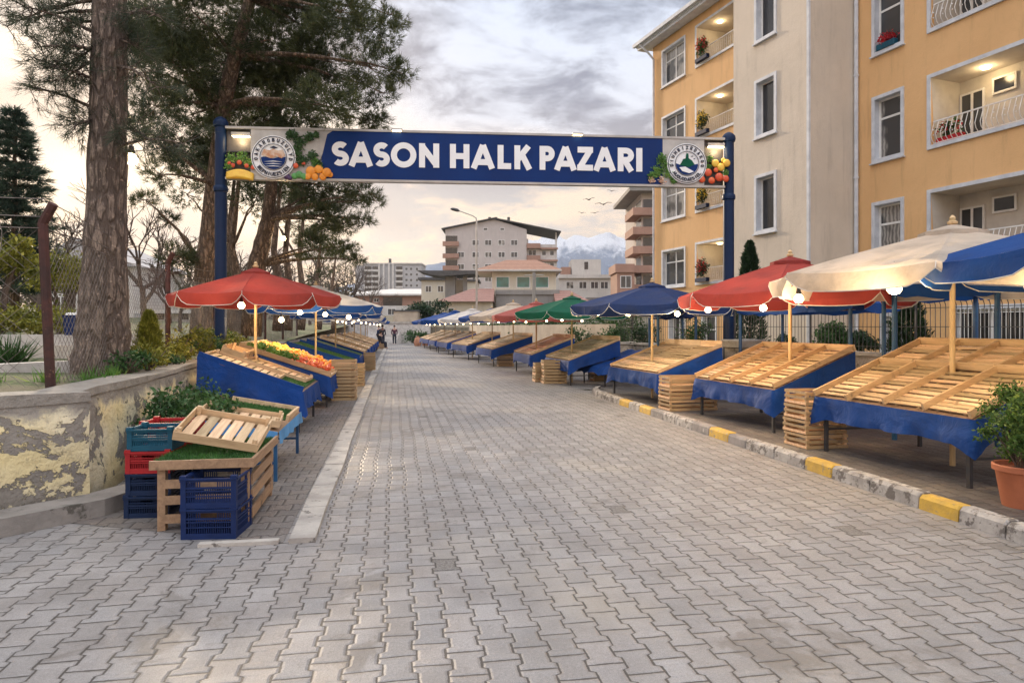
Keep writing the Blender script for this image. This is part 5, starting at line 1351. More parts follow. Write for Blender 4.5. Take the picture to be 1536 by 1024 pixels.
# tower
TW = [(-2.2, -1.39, z, z+1.68) for z in (1.65, 4.67, 7.68, 10.7)]
wall_holes(-3.34, 0.0, -0.5, H+1, TW[1:], y=-1.768, mat='beige', name='stair_tower')
for q, t_ in enumerate(TW[1:]): window(*t_, -1.768, 1, 'glass_dim', False, depth=0.22)
m = MB(); m.add([(0, -1.768, -0.5), (0, 0, -0.5), (0, 0, H+1), (0, -1.768, H+1), (-3.34, -1.768, -0.5), (-3.34, 1.66, -0.5), (-3.34, 1.66, H+1), (-3.34, -1.768, H+1), (0, 1.66, H+1)], [(0, 1, 2, 3), (5, 4, 7, 6), (3, 2, 8, 6, 7)]); m.build('tower_side', 'beige', bl)
m = MB(); m.box((-0.055, -1.80, 0.3), (0.035, -1.735, H)); m.build('corner_strip', 'trim', bl)
# left wing
LF = [3.60, 6.80, 10.02, 13.25]
holes = []
for z in LF: holes.append((-13.0, -11.2, z, z+1.65)); holes.append((-10.25, -6.6, z-0.0, z+1.7, 1.6))
holes.append((-12.4, -11.2, 0.9, 2.15)); holes.append((-9.8, -8.9, 0.2, 2.15))
wall_holes(-13.9, 0.0, -0.5, 15.55, holes, y=1.66)
for i, z in enumerate(LF):
    window(-13.0, -11.2, z, z+1.65, 1.66, 2, 'glass_curtain' if i % 2 else 'glass', True)
    balcony(-10.25, -6.6, z, z+1.7, 1.66, 1.6, -9.4, True)
window(-12.4, -11.2, 0.9, 2.15, 1.66, 2, 'glass_curtain', False); window(-9.8, -8.9, 0.2, 2.15, 1.66, 1, 'glass', True, sill=False)
m = MB(); m.add([(-13.9, 1.66, -0.5), (-13.9, 12, -0.5), (-13.9, 12, 15.55), (-13.9, 1.66, 15.55)], [(0, 3, 2, 1)])
m.add([(9, 0, -0.5), (9, 12, -0.5), (9, 12, H), (9, 0, H)], [(0, 1, 2, 3)]); m.add([(-13.9, 12, -.5), (9, 12, -.5), (9, 12, H), (-13.9, 12, H)], [(0, 3, 2, 1)]); m.build('end_wall', 'yellow', bl)
m = MB(); m.box((-14.5, 1.05, 15.55), (-3.36, 12.5, 15.72)); m.box((-14.45, 1.1, 15.42), (-3.36, 1.62, 15.548)); m.box((0.0, -0.5, H), (9.4, 12.5, H+0.2)); m.build('roof', 'trim', bl)
m = MB(); m.box((-14.62, 0.92, 15.60), (-3.36, 1.045, 15.76)); m.build('gutter', 'trim', bl)
m = MB(); m.tube([(-14.1, 1.0, 15.6), (-13.75, 1.3, 15.1), (-13.72, 1.58, 14.8), (-13.72, 1.58, 0.2)], 0.055, 8); m.build('downspout', 'trim', bl, smooth=True)
m = MB(); m.tube([(0.09, -0.09, H), (0.09, -0.09, 0.2)], 0.06, 8)
for z in (3, 6, 9, 12): m.lathe([(0.075, 0), (0.075, 0.06)], 8, (0.09, -0.09, z))
m.build('downspout', 'trim', bl, smooth=True)

def flowers(p, w, h, label, petal='petal', leafy='leaf', rz=BA, n=260, pot='terracotta', pots=True):
    root = thing('flower_box', label, 'plant', p, rz, 'flowers on the balconies and sills')
    if pots:
        m = MB(); m.cbox((-w/2, -0.09, 0), (w/2, 0.09, 0.17), 0.02); m.build('planter', pot, root)
    C = blob((0, 0, h*0.6), (w*0.6, 0.16, h*0.5), n, 0.2); build_np('foliage', leaves(C, 0.055), 4, leafy, root)
    C = blob((0, -0.03, h*0.68), (w*0.6, 0.19, h*0.45), n//4, 0.5); build_np('blooms', leaves(C, 0.045), 4, petal, root)
def bpt(x, y, z): v = Matrix.Rotation(BA, 4, 'Z') @ Vector((x, y, z)); return (BX[0]+v.x, BX[1]+v.y, z)
flowers(bpt(1.05, 0.02, FS[2]+0.015), 0.6, 0.42, 'red flowers in a teal pot on the upper window sill of the yellow wing', leafy='petal', pot='p_teal')
flowers(bpt(2.85, -0.06+0.2, FS[1]-0.02), 0.7, 0.62, 'red flower pots at the left end of the curved railing balcony', leafy='leaf', pot='petal', n=200)
flowers(bpt(4.4, 0.2, FS[0]-0.02), 1.0, 0.4, 'low flower box on the lowest right balcony behind the cream umbrella')
for i, z in enumerate(LF):
    flowers(bpt(-9.75+0.1, 1.50, z+0.01), 0.85, 1.0, ['bushy plant with red blooms on the lowest balcony of the left wing', 'orange flowered plant on the left wing balcony hidden partly by the sign', 'round leafy plant with orange blooms on the third balcony of the left wing', 'red flower box on the topmost balcony of the left wing'][i], petal='petal' if i in (0, 3) else 'petal_y', n=800, pot='p_dblue', leafy='leaf_d' if i < 3 else 'leaf')

# ------------------------------------------------------------------ right garden wall, fence, shrubs
gl = [(FX(y), y) for y in (24, 20, 16, 12, 8, 4)]
poly_wall(gl, -0.02, 1.08, 0.3, 'stone', 'garden_wall', 'rough grey concrete garden wall behind the right stalls', 'wall', cap=(0.03, 0.07, 'concrete'), side=1)
p = at(1100, 530, 16.4)
m = MB(); m.cbox((-0.3, -0.3, 0), (0.3, 0.3, 1.18), 0.02); pr_ = thing('gate_pillar', 'squat stone pillar beside the right navy pole of the sign', 'pillar', (p.x, p.y-0.7, 0), BA); m.build('shaft', 'stone', pr_)
m = MB(); m.cbox((-0.37, -0.37, 1.182), (0.37, 0.37, 1.36), 0.03); m.build('cap_stone', 'concrete', pr_)
m = MB()
fence = thing('metal_fence', 'dark wire panel fence with outward curled tips on top of the garden wall', 'fence', (0, 0, 0))
bars_ = MB(); Y = 23.8; k = 0
while Y > 5.5:
    x = FX(Y)+0.14
    bars_.tube([(x, Y, 1.12), (x, Y, 2.05), (x-0.05, Y-0.02, 2.15), (x-0.14, Y-0.05, 2.2)], 0.007, 4); Y -= 0.095
for z in (1.25, 1.65, 2.0): bars_.bar((FX(24)+0.14, 24, z), (FX(5.5)+0.14, 5.5, z), 0.012)
bars_.build('bars', 'metal_dk', fence)
for Y in (23, 20.5, 18, 15.5, 13, 10.5, 8): m = MB(); m.tube([(FX(Y)+0.17, Y, 1.1), (FX(Y)+0.17, Y, 2.15)], 0.025, 6); m.build('post', 'metal_dk', fence)

def shrub(p, r, label, mat='leaf', n=1400, size=0.04, stem=True, name='shrub', cat='shrub', group=None, lumps=5, seed=0, shell=0.45):
    rr = random.Random(seed)
    root = thing(name, label, cat, p, 0, group)
    C = [blob((0, 0, r[2]*1.0), r, n//2, shell)]
    for k in range(lumps):
        a = rr.random()*6.28; q = rr.uniform(0.3, 0.75)
        C.append(blob((r[0]*q*math.cos(a), r[1]*q*math.sin(a), r[2]*rr.uniform(0.6, 1.6)), [v*rr.uniform(0.35, 0.6) for v in r], n//2//lumps, 0.3))
    build_np('foliage', leaves(np.concatenate(C), size, 0.4), 4, mat, root)
    m = MB()
    for k in range(7):
        a = rr.random()*6.28; m.tube([(0, 0, 0), (r[0]*0.3*math.cos(a), r[1]*0.3*math.sin(a), r[2]*0.6), (r[0]*0.65*math.cos(a+.3), r[1]*0.65*math.sin(a+.3), r[2]*1.3)], [0.02, 0.012, 0.005], 5)
    m.build('stem', 'twig', root)
    return root
def cone_tree(p, r, h, label, mat='leaf_d', n=3500, size=0.05, name='cypress', cat='tree', z0=0.0):
    root = thing(name, label, cat, p)
    t = rng.random(n)**0.75; ang = rng.uniform(0, 2*PI, n)
    rad = r*(1-t)**0.55*np.minimum(1, t*9+0.55)*(0.8+0.22*np.sin(ang*5+t*21)+0.08*np.sin(t*60))*rng.uniform(0.65, 1.0, n)
    C = np.stack([rad*np.cos(ang), rad*np.sin(ang), z0+t*(h-z0)], 1)
    d = np.stack([np.cos(ang), np.sin(ang), np.full(n, 1.5)], 1)
    build_np('crown', needles(C, d, 4, size*1.9, size*0.6, 0.5), 3, mat, root)
    m = MB(); m.tube([(0, 0, 0), (0, 0, h*0.8)], [0.05, 0.015], 6); m.build('trunk', 'bark2', root)
cone_tree((6.62, 19.0, 0.45), 0.62, 3.55, 'tall dark cypress between the stair tower and the red umbrella')
cone_tree((8.3, 14.3, 0.45), 0.62, 1.95, 'stout conical evergreen behind the metal fence under the cream umbrella', 'leaf_d', 2600)
shrub((7.6, 16.2, 1.0), (0.50, 0.50, 0.42), 'clipped round green shrub behind the metal fence right of the red umbrella', 'leaf', 4200, 0.045, seed=1)
shrub((8.35, 16.4, 1.0), (0.42, 0.42, 0.30), 'smaller dark shrub right of the clipped round shrub', 'leaf_d', 2600, 0.045, seed=2)
shrub((6.9, 17.2, 0.95), (0.3, 0.3, 0.3), 'tiny dark bush left of the clipped round shrub', 'leaf_d', 700, 0.035, seed=3)
shrub((5.2, 19.6, 0.8), (0.62, 0.5, 0.62), 'leafy shrub behind the navy umbrella near the gate pillar', 'leaf', 1600, 0.04, seed=4)
shrub((4.3, 22.0, 0.8), (0.6, 0.5, 0.5), 'shrub under the navy umbrella, next to the thin posts', 'leaf_d', 1300, 0.045, seed=5)
shrub((3.6, 24.2, 0.7), (0.75, 0.6, 0.55), 'pale green shrub behind the green umbrella', 'leaf', 1300, 0.05, seed=6)
shrub((2.6, 26.2, 0.7), (0.8, 0.6, 0.5), 'green shrub at the end of the stone garden wall', 'leaf', 1200, 0.05, seed=7)
# pot plant bottom right
pr_ = thing('potted_shrub', 'bushy green shrub in a terracotta pot at the right edge', 'potted plant', (4.50, 6.02, 0.07))
m = MB(); m.lathe([(0.15, 0), (0.155, 0.02), (0.20, 0.30), (0.205, 0.31), (0.225, 0.315), (0.228, 0.36), (0.22, 0.37), (0.20, 0.365), (0.19, 0.33)], 28); m.build('pot', 'terracotta', pr_, smooth=True)
m = MB(); m.lathe([(0.188, 0.325), (0.01, 0.335)], 20); m.build('soil', 'soil', pr_)
m = MB()
Cl = []
for k in range(30):
    a = R.random()*6.28; q = R.uniform(0.05, 0.32); hh = R.uniform(0.50, 1.05)
    m.tube([(0.03*math.cos(a), 0.03*math.sin(a), 0.33), (q*0.5*math.cos(a), q*0.5*math.sin(a), 0.33+(hh-0.33)*0.5), (q*math.cos(a), q*math.sin(a), hh)], [0.012, 0.008, 0.003], 5)
    Cl.append(blob((q*math.cos(a)*1.05, q*math.sin(a)*1.05, hh-0.05), (0.15, 0.15, 0.13), 230, 0.2))
m.build('stem', 'twig', pr_)
build_np('foliage', leaves(np.concatenate(Cl), 0.022, 0.3), 4, leafmat('pot_leaf', (0.03, 0.07, 0.015), (0.10, 0.19, 0.04), 0.3, 8, (0.26, 0.34, 0.08)), pr_)

# ------------------------------------------------------------------ left garden
shrub((-3.68, 7.65, 0.0), (0.56, 0.62, 0.50), 'broad glossy green shrub between the plastic crates and the yellow wall', 'leaf', 3600, 0.038, seed=11, lumps=7, shell=0.5)
shrub((-4.12, 9.0, 0.0), (0.46, 0.66, 0.50), 'green shrub in front of the nearest blue stall, behind the tilted trays', 'leaf', 2400, 0.036, seed=12, lumps=6)
cone_tree((-5.42, 10.2, 1.02), 0.28, 0.85, 'small golden green conical thuja beside the big trunk', 'leaf_y', 2200, 0.03, 'thuja', 'shrub')
hedge = []
for k in range(15):
    y = 8.7+k*0.62; x = wallx(y)-0.45+0.1*math.sin(k*2)
    hedge.append((x, y))
for i, (x, y) in enumerate(hedge):
    hh = 0.17+0.05*math.sin(i*1.7)+(0.12 if i > 4 else 0)
    shrub((x, y, 1.03), (0.30, 0.40, hh), 'low yellow green hedge plant on top of the left wall' if i % 3 else 'low plain green hedge plant on top of the left wall', 'leaf_y' if i % 3 else 'leaf', 700, 0.032, seed=40+i, group='low hedge plants along the left wall', lumps=3, name='hedge_plant', cat='shrub')
for i, (x, y, s) in enumerate(((-5.05, 7.4, 0.22), (-4.75, 7.7, 0.2), (-5.4, 7.1, 0.2), (-4.85, 8.3, 0.2), (-5.9, 7.3, 0.18))):
    root = thing('grass_tuft', 'bright spiky tuft of leaves growing on the left wall top', 'plant', (x, y, 1.0), 0, 'spiky tufts on the left wall')
    C = np.zeros((22, 3)); C[:, :2] = rng.normal(0, 0.05, (22, 2))
    build_np('blades', needles(C, np.tile([[0, 0, 1.2]], (22, 1)), 5, s, 0.018, 0.6), 3, 'leaf_b', root)
def agave(p, label):
    root = thing('spiky_plant', label, 'plant', p)
    C = np.zeros((60, 3)); C[:, :2] = rng.normal(0, 0.06, (60, 2))
    build_np('blades', needles(C, np.tile([[0, 0, 0.9]], (60, 1)), 3, 0.45, 0.035, 0.55), 3, 'leaf', root)
agave((-7.0, 9.5, 1.12), 'spiky green plant in the white planter bed behind the wire fence')
agave((-8.0, 9.9, 1.12), 'spiky green plant at the left photo edge in the planter bed')
def low_wall(pts, z0, z1, th, label):
    return poly_wall(pts, z0, z1, th, 'planter', 'planter_wall', label, 'low wall', step=0.4, wob=0.03)
low_wall([(-7.6, 7.6), (-6.2, 8.0), (-5.45, 8.9)], 0.9, 1.20, 0.18, 'front whitewashed planter wall seen through the wire fence')
low_wall([(-10, 10.2), (-8, 10.6), (-6.6, 11.6)], 0.9, 1.36, 0.2, 'second whitewashed planter wall behind the spiky plant')
low_wall([(-12, 12.2), (-9.3, 12.6), (-7.3, 13.4)], 1.1, 1.50, 0.22, 'third whitewashed planter wall under the blue box')
# blue box
m = MB(); m.lathe([(0.20, 0), (0.23, 0.35), (0.24, 0.36)], 4, (0, 0, 0)); bb = thing('blue_bin', 'square blue bin full of white rubble beside the big trunk', 'bin', (-7.9, 12.4, 1.50), 0.8); m.build('bin_body', 'p_blue', bb)
m = MB()
for k in range(14): m.ball((R.uniform(-0.13, 0.13), R.uniform(-0.13, 0.13), 0.36), 0.05, 6, 4)
m.build('rubble', 'white', bb)
shrub((-9.3, 13.6, 1.35), (1.3, 0.9, 0.42), 'wide dark olive bush behind the planter walls on the far left', 'leaf_y', 2600, 0.05, seed=61)

# chain link fence
fl = thing('chain_link_fence', 'sagging chain link fence on rusty posts along the top of the left wall', 'fence', (0, 0, 0))
posts = [(-4.62, 6.75, 1.66, 0.06), (-6.05, 12.0, 1.75, 0.0), (-6.75, 15.5, 1.7, 0.02), (-7.6, 19.5, 1.7, 0), (-8.5, 23.5, 1.7, 0), (-9.4, 28, 1.7, 0), (-10.4, 33, 1.7, 0)]
for (x, y, h, lean) in posts:
    m = MB(); zb = 1.0
    m.tube([(x+lean, y, zb), (x-lean*0.3, y, zb+h), (x-lean*0.3, y, zb+h+0.015), (x+0.10, y-0.02, zb+h+0.20)], 0.046, 8); m.build('post', 'rust', fl, smooth=True)
fpts = [(-7.2, 4.2)]+[(p[0], p[1]) for p in posts]
wires = MB()
for (x0, y0), (x1, y1) in zip(fpts, fpts[1:]):
    L = math.hypot(x1-x0, y1-y0); Hh = 1.55; st = 0.105 if y0 < 16 else 0.16; n = int((L+Hh)/st)
    near = y0 < 13; wr = 0.0028 if near else 0.004
    def pnt(u, z):
        f = max(0, min(1, u/L)); sag = 0.05*math.sin(f*PI)*(z/Hh)
        wv = 0.03*noise.noise(Vector((u*0.9, z*1.3, x0)))
        return (x0+(x1-x0)*f+wv, y0+(y1-y0)*f, 1.06+z-sag+wv*0.5)
    for k in range(n):
        u0 = k*st-Hh
        for s_ in (1, -1):
            zz = [Hh*q/4 for q in range(5)]; pts = []
            for z in zz:
                u = u0+z if s_ > 0 else u0+Hh-z
                if 0 <= u <= L: pts.append(pnt(u, z))
            if len(pts) > 1: wires.tube(pts, wr, 3, False)
wires.build('mesh', 'wire', fl)
m = MB()
for (x0, y0), (x1, y1) in zip(fpts, fpts[1:]):
    for z in (2.62, 2.72, 2.9):
        m.tube([(x0+(x1-x0)*q/8, y0+(y1-y0)*q/8, z-0.08*math.sin(q/8*PI)+(0.02*R.random())) for q in range(9)], 0.005, 4)
# loose curls of wire
for k in range(10):
    c = Vector((-5.4+R.uniform(-1.0, 0.6), 6.3+R.uniform(-0.5, 0.7), 2.62+R.uniform(-0.15, 0.2))); rr_ = R.uniform(0.12, 0.3)
    m.tube([c+Vector((rr_*math.cos(q*0.5), 0.15*rr_*q*0.3, rr_*math.sin(q*0.5)+0.1*math.sin(q))) for q in range(15)], 0.004, 3)
m.build('wire', 'wire', fl)

# ------------------------------------------------------------------ trees
def trunk(mb, pts, rads, n=14, rough=0.06):
    P = [Vector(p) for p in pts]; out = []; rr_ = []
    for i in range(len(P)-1):
        for k in range(6): f = k/6; out.append(P[i].lerp(P[i+1], f)); rr_.append((rads[i]*(1-f)+rads[i+1]*f)*(1+R.uniform(-rough, rough)))
    out.append(P[-1]); rr_.append(rads[-1]); mb.tube(out, rr_, n)
def branch_to(mb, a, b, r0, r1, droop=0.15, n=6):
    a = Vector(a); b = Vector(b); L = (b-a).length
    pts = [a.lerp(b, k/n)+Vector((noise.noise(a+Vector((k, 0, 0)))*0.06*L, noise.noise(a+Vector((0, k, 3)))*0.06*L, -droop*L*math.sin(k/n*PI)*0.5)) for k in range(n+1)]
    mb.tube(pts, [r0+(r1-r0)*k/n for k in range(n+1)], 6); return pts
def pine(loc, tpts, rads, clumps, label, tufts=150, nl=0.15, nw=0.010, per=12, mat='needle', barkm='bark2', group=None, extra=0):
    """clumps: (x, y, z, r) in world coordinates"""
    loc = Vector(loc); root = thing('pine_tree', label, 'tree', loc, 0, group)
    mb = MB(); T = [Vector(p)-loc for p in tpts]; trunk(mb, T, rads); mb.build('trunk', barkm, root, smooth='all')
    lb = MB(); Cs = []; Ds = []
    for (x, y, z, r) in clumps:
        c = Vector((x, y, z))-loc
        best = min(range(len(T)), key=lambda i: (T[i]-c+Vector((0, 0, 0.5))).length)
        a = T[best]
        if (a-c).length > 0.2: branch_to(lb, a, c, 0.035+0.012*min(3, (a-c).length), 0.012, -0.1)
        n = int(tufts*(r/0.8)**2)
        for q in range(5):                       # twigs inside the clump
            e = c+Vector((R.uniform(-1, 1), R.uniform(-1, 1), R.uniform(-0.6, 0.8)))*r*0.8; branch_to(lb, c, e, 0.012, 0.004, 0)
        d = unit(rng.normal(0, 1, (n, 3))); rd = rng.uniform(0.15, 1.0, (n, 1))**0.6
        # sprays: snap points to a few directions so that gaps appear
        dirs = unit(rng.normal(0, 1, (16, 3))); pick = rng.integers(0, 16, n); dd = unit(dirs[pick]+rng.normal(0, 0.22, (n, 3)))
        P = np.array(c)+dd*rd*r*np.array([1.1, 1.1, 0.8]); Cs.append(P); Ds.append(dd*0.8+np.array([0, 0, 0.35]))
    lb.build('branches', barkm, root, smooth='all')
    C = np.concatenate(Cs); D = np.concatenate(Ds)
    build_np('crown', needles(C, D, per, nl, nw, 0.55), 3, mat, root)
    return root
# T1: big foreground trunk
tb = at(152, 563, 8.9); tb.z = 0.95
tp = [tb, at(155, 470, 8.9), at(160, 300, 8.9), at(163, 150, 8.9), at(165, 0, 8.9), at(168, -200, 8.8), at(170, -420, 8.8)]
cl = []
for px, py, dy, r in ((20, -60, 0.3, 0.7), (90, -80, -0.4, 0.7), (250, -110, 0.2, 0.8), (150, -200, -0.6, 0.9), (60, -220, 0.8, 0.8), (300, -230, 0.6, 0.9), (180, -330, 0, 1.0)):
    p = at(px, py, 8.9+dy); cl.append((p.x, p.y, p.z, r))
pine(tb, tp, [0.36, 0.30, 0.235, 0.225, 0.20, 0.17, 0.1], cl, 'big foreground pine with a thick scaly trunk behind the wire fence', 110, 0.2, 0.008, 12, barkm='bark')
# flare of roots and drooping sprays of T1
t1 = [o for o in bpy.data.objects if o.name.startswith('pine_tree')][-1]
mb = MB()
for k in range(6):
    a = k*1.05+0.3; mb.tube([(0.12*math.cos(a), 0.12*math.sin(a), 0.55), (0.26*math.cos(a), 0.26*math.sin(a), 0.2), (0.44*math.cos(a), 0.44*math.sin(a), -0.05)], [0.14, 0.14, 0.08], 8)
mb.build('roots', 'bark', t1, smooth='all')
mb = MB(); Cs = []; Ds = []
sprays = [((160, 60), (35, 10)), ((160, 80), (60, 70)), ((162, 30), (90, 50)), ((160, 85), (95, 120)), ((160, 172), (40, 130)), ((160, 178), (110, 190)), ((168, 30), (230, 20)), ((168, 100), (235, 130)), ((162, 0), (10, 40)), ((160, 20), (50, 30)),
          ((160, 130), (80, 100)), ((165, 190), (225, 210)), ((160, 60), (110, 95)), ((162, -20), (15, -15)), ((165, 225), (275, 215)), ((168, 60), (215, 75))]
for (a, b) in sprays:
    dy = R.uniform(-0.9, 0.9)
    A = at(a[0], a[1], 8.9)-tb; B = at(b[0], b[1], 8.9+dy)-tb
    pts = branch_to(mb, A, B, 0.028, 0.006, -0.12, 8)
    for q in range(2, 9):
        base = pts[q]
        for s_ in range(4):
            e = base+Vector((R.uniform(-0.35, 0.15) if b[0] < 160 else R.uniform(-0.15, 0.35), R.uniform(-0.3, 0.3), R.uniform(-0.25, 0.2)))
            mb.tube([base, e], [0.006, 0.003], 4)
            Cs.append(list(e)); Ds.append(list((e-base).normalized()*1.0)); Cs.append(list(base.lerp(e, 0.6))); Ds.append(list((e-base).normalized()*1.0))
mb.build('low_branches', 'bark', t1, smooth='all')
build_np('sprays', needles(np.array(Cs), np.array(Ds), 16, 0.17, 0.0065, 0.5), 3, leafmat('spray_needle', (0.03, 0.045, 0.025), (0.07, 0.085, 0.05), 0.3, 1.5), t1)
# T2: leaning pine behind the left gate pole
Y2 = 15.8
b2 = at(300, 505, Y2+1.2); b2.z = 1.2
tp = [b2, at(308, 400, Y2+1.1), at(322, 280, Y2+0.9), at(335, 160, Y2+0.6), at(352, 85, Y2+0.3), at(375, 0, Y2), at(390, -120, Y2), at(395, -220, Y2)]
spec = [(225, 30, 62), (290, 20, 72), (365, 10, 72), (440, 15, 72), (510, 18, 58), (555, 45, 46), (585, 22, 30), (598, 108, 26), (552, 100, 48), (490, 92, 66), (415, 95, 72), (335, 95, 70), (262, 100, 66), (215, 100, 40), (205, 40, 40),
        (235, 160, 48), (290, 172, 58), (350, 168, 48), (425, 160, 60), (485, 158, 52), (535, 165, 40), (562, 182, 24), (245, 215, 34), (285, 232, 42), (318, 228, 34), (575, 140, 24), (405, 60, 60), (470, 50, 60), (300, 60, 60), (250, 60, 52), (360, 120, 50), (375, 165, 42),
        (300, -60, 80), (400, -70, 90), (500, -60, 70), (350, -140, 80), (450, -150, 80), (220, 300, 20), (250, 330, 18), (265, 385, 26), (240, 262, 26), (215, 190, 30)]
cl = []
for i, (px, py, r) in enumerate(spec):
    Y = Y2+(R.uniform(1.2, 2.8) if 305 < px < 385 and 60 < py < 250 else R.uniform(-1.8, 2.2)); p = at(px, py, Y); cl.append((p.x, p.y, p.z, r*Y/F*1.0))
pine(b2, tp, [0.27, 0.24, 0.21, 0.18, 0.15, 0.12, 0.08, 0.04], cl, 'leaning pine with a wide dark crown behind the left pole of the sign', 340, 0.17, 0.014, 12)
# T3 twin trunk pine under sign
Y3 = 19.0
b3 = at(375, 500, Y3); b3.z = 1.4
tp = [b3, at(385, 400, Y3), at(402, 330, Y3), at(408, 270, Y3), at(415, 180, Y3), at(425, 60, Y3)]
spec = [(470, 292, 30), (500, 285, 40), (545, 292, 26), (480, 330, 34), (515, 335, 26), (545, 330, 18), (560, 300, 16), (470, 370, 28), (505, 372, 22), (390, 200, 50), (440, 200, 50), (500, 220, 40), (470, 255, 40), (530, 255, 30), (400, 120, 50), (450, 120, 50), (535, 390, 14)]
cl = []
for px, py, r in spec: Y = Y3+R.uniform(-1.5, 2.0); p = at(px, py, Y); cl.append((p.x, p.y, p.z, r*Y/F))
pine(b3, tp, [0.30, 0.25, 0.19, 0.15, 0.12, 0.06], cl, 'dark forked pine whose lower crown hangs below the sign', 300, 0.18, 0.016, 11)
# row of further pines behind the left stalls
for i, (px, Y, top, lab) in enumerate(((352, 21, 240, 'slim pine trunk just right of the left sign pole'), (415, 24, 250, 'straight slim pine behind the forked pine'), (432, 27, 260, 'dark straight pine, second behind the forked pine'), (452, 31, 290, 'slender pine rising behind the left umbrellas'), (478, 37, 340, 'distant bushy pine with a low crown left of the grey block'), (345, 24, 250, 'thin pine hugging the left sign pole'), (500, 46, 375, 'small far pine right before the bare trees'))):
    b_ = at(px, 480, Y); b_.z = 1.5; hgt = at(px, top, Y).z
    tp = [b_, (b_.x+0.1, Y, 3), (b_.x-0.1, Y, hgt*0.6), (b_.x+0.2, Y, hgt)]
    cl = []
    for k in range(13):
        a = R.random()*6.28; q = R.uniform(0.3, 1.5); cl.append((b_.x+q*math.cos(a), Y+q*math.sin(a), hgt*R.uniform(0.80, 1.18), R.uniform(0.5, 0.85)))
    for k in range(1): a = R.random()*6.28; q = R.uniform(0.6, 1.6); cl.append((b_.x+q*math.cos(a), Y+q*math.sin(a), hgt*R.uniform(0.4, 0.6), R.uniform(0.4, 0.6)))
    pine(b_, tp, [0.17, 0.15, 0.11, 0.04], cl, lab, 75, 0.2, 0.024, 9)
# fir at far left
def fir(px, Y, top, label, w=1.0):
    b_ = at(px, 480, Y); b_.z = 1.5; h = at(px, top, Y).z-1.5; root = thing('fir_tree', label, 'tree', b_)
    m = MB(); m.tube([(0, 0, 0), (0, 0, h)], [0.16, 0.02], 8); m.build('trunk', 'bark2', root, smooth='all')
    Cs = []; Ds = []; m = MB(); z = h*0.18
    while z < h*0.99:
        L = w*(1-z/h)**0.8*2.3+0.15; nb = 13
        for k in range(nb):
            a = R.random()*6.28; LL = L*R.uniform(0.7, 1.1); e = Vector((LL*math.cos(a), LL*math.sin(a), z-0.12*LL+0.18*LL*LL*0.5))
            m.tube([(0, 0, z), e*0.5+Vector((0, 0, z*0.5+0.02)), e], [0.02, 0.012, 0.004], 4)
            for q in range(int(10*LL)+4):
                f = R.uniform(0.15, 1.0); p = Vector((0, 0, z)).lerp(e, f); p += Vector((R.uniform(-.16, .16), R.uniform(-.16, .16), R.uniform(-.05, .05)))*(1.1-f)*1.6
                Cs.append(list(p)); Ds.append([math.cos(a), math.sin(a), 0.25])
        z += 0.26
    m.build('branches', 'bark2', root)
    build_np('crown', needles(np.array(Cs), np.array(Ds), 9, 0.26, 0.024, 0.5), 3, 'needle2', root)
fir(22, 22, 158, 'dark fir with tiered branches at the far left', 0.85)
# bare trees
def bare(px, Y, top, label, seed, z0=1.3, spread=0.55, r0=0.09, group=None, depth=6):
    rr = random.Random(seed); b_ = at(px, 480, Y); b_.z = z0; h = at(px, top, Y).z-z0
    root = thing('bare_tree', label, 'tree', b_, 0, group); tk = MB(); tw = MB()
    def grow(p, d, L, r, lev):
        q = p+d*L; mid = p.lerp(q, 0.5)+Vector((rr.uniform(-1, 1), rr.uniform(-1, 1), 0))*L*0.06
        (tk if lev < 1 else tw).tube([p, mid, q], [r, r*0.85, r*0.7], 6 if lev < 2 else 3, lev < 1)
        if lev >= depth: return
        for k in range(3 if lev > 0 else 4):
            nd = (d+Vector((rr.gauss(0, spread), rr.gauss(0, spread), rr.gauss(0.12, 0.3)))).normalized()
            grow(q if k < 2 else p.lerp(q, rr.uniform(0.5, 0.9)), nd, L*rr.uniform(0.62, 0.82), r*0.62, lev+1)
    grow(Vector((0, 0, 0)), Vector((rr.uniform(-.1, .1), 0, 1)), h*0.30, r0, 0)
    tk.build('trunk', 'twig', root); tw.build('branches', 'twig', root)
bare(218, 17, 250, 'bare leafless tree between the big trunk and the second rusty post', 3, depth=5)
bare(105, 26, 275, 'bare leafless tree behind the small round tree on the far left', 8, depth=5, r0=0.12)
bare(270, 30, 320, 'thin bare tree behind the second rusty post', 15, depth=5)
bare(528, 62, 365, 'bare tree in front of the grey apartment block', 21, z0=1.6, depth=5, r0=0.12)
bare(505, 70, 375, 'twiggy bare tree left of the grey apartment block', 25, z0=1.6, depth=5, r0=0.12)
bare(392, 34, 330, 'bare tree glimpsed between the pine trunks', 27, depth=5)
bare(555, 75, 405, 'small bare tree before the brick red house', 29, z0=1.6, depth=5, r0=0.11)
def small_tree(px, Y, top, bot, label, mat='leaf_y', r=0.9, seed=0):
    b_ = at(px, bot, Y); b_.z = 1.3; c = at(px, (top+bot)/2-20, Y)-b_
    root = thing('small_tree', label, 'tree', b_); m = MB()
    for k in range(4): a = k*1.6; m.tube([(0.05*math.cos(a), 0.05*math.sin(a), 0), (0.15*math.cos(a), 0.15*math.sin(a), c.z*0.6), (r*0.5*math.cos(a), r*0.5*math.sin(a), c.z)], [0.05, 0.04, 0.015], 6)
    m.build('trunk', 'twig', root); C = [blob((0, 0, c.z), (r, r, r*0.6), 1500, 0.4)]
    for k in range(5): a = k*1.3; C.append(blob((r*0.6*math.cos(a), r*0.6*math.sin(a), c.z+R.uniform(-.2, .3)), (r*0.4, r*0.4, r*0.35), 260, 0.3))
    build_np('crown', leaves(np.concatenate(C), 0.055), 4, mat, root)
small_tree(92, 16.5, 388, 480, 'round yellow green tree behind the first rusty post', r=1.05)
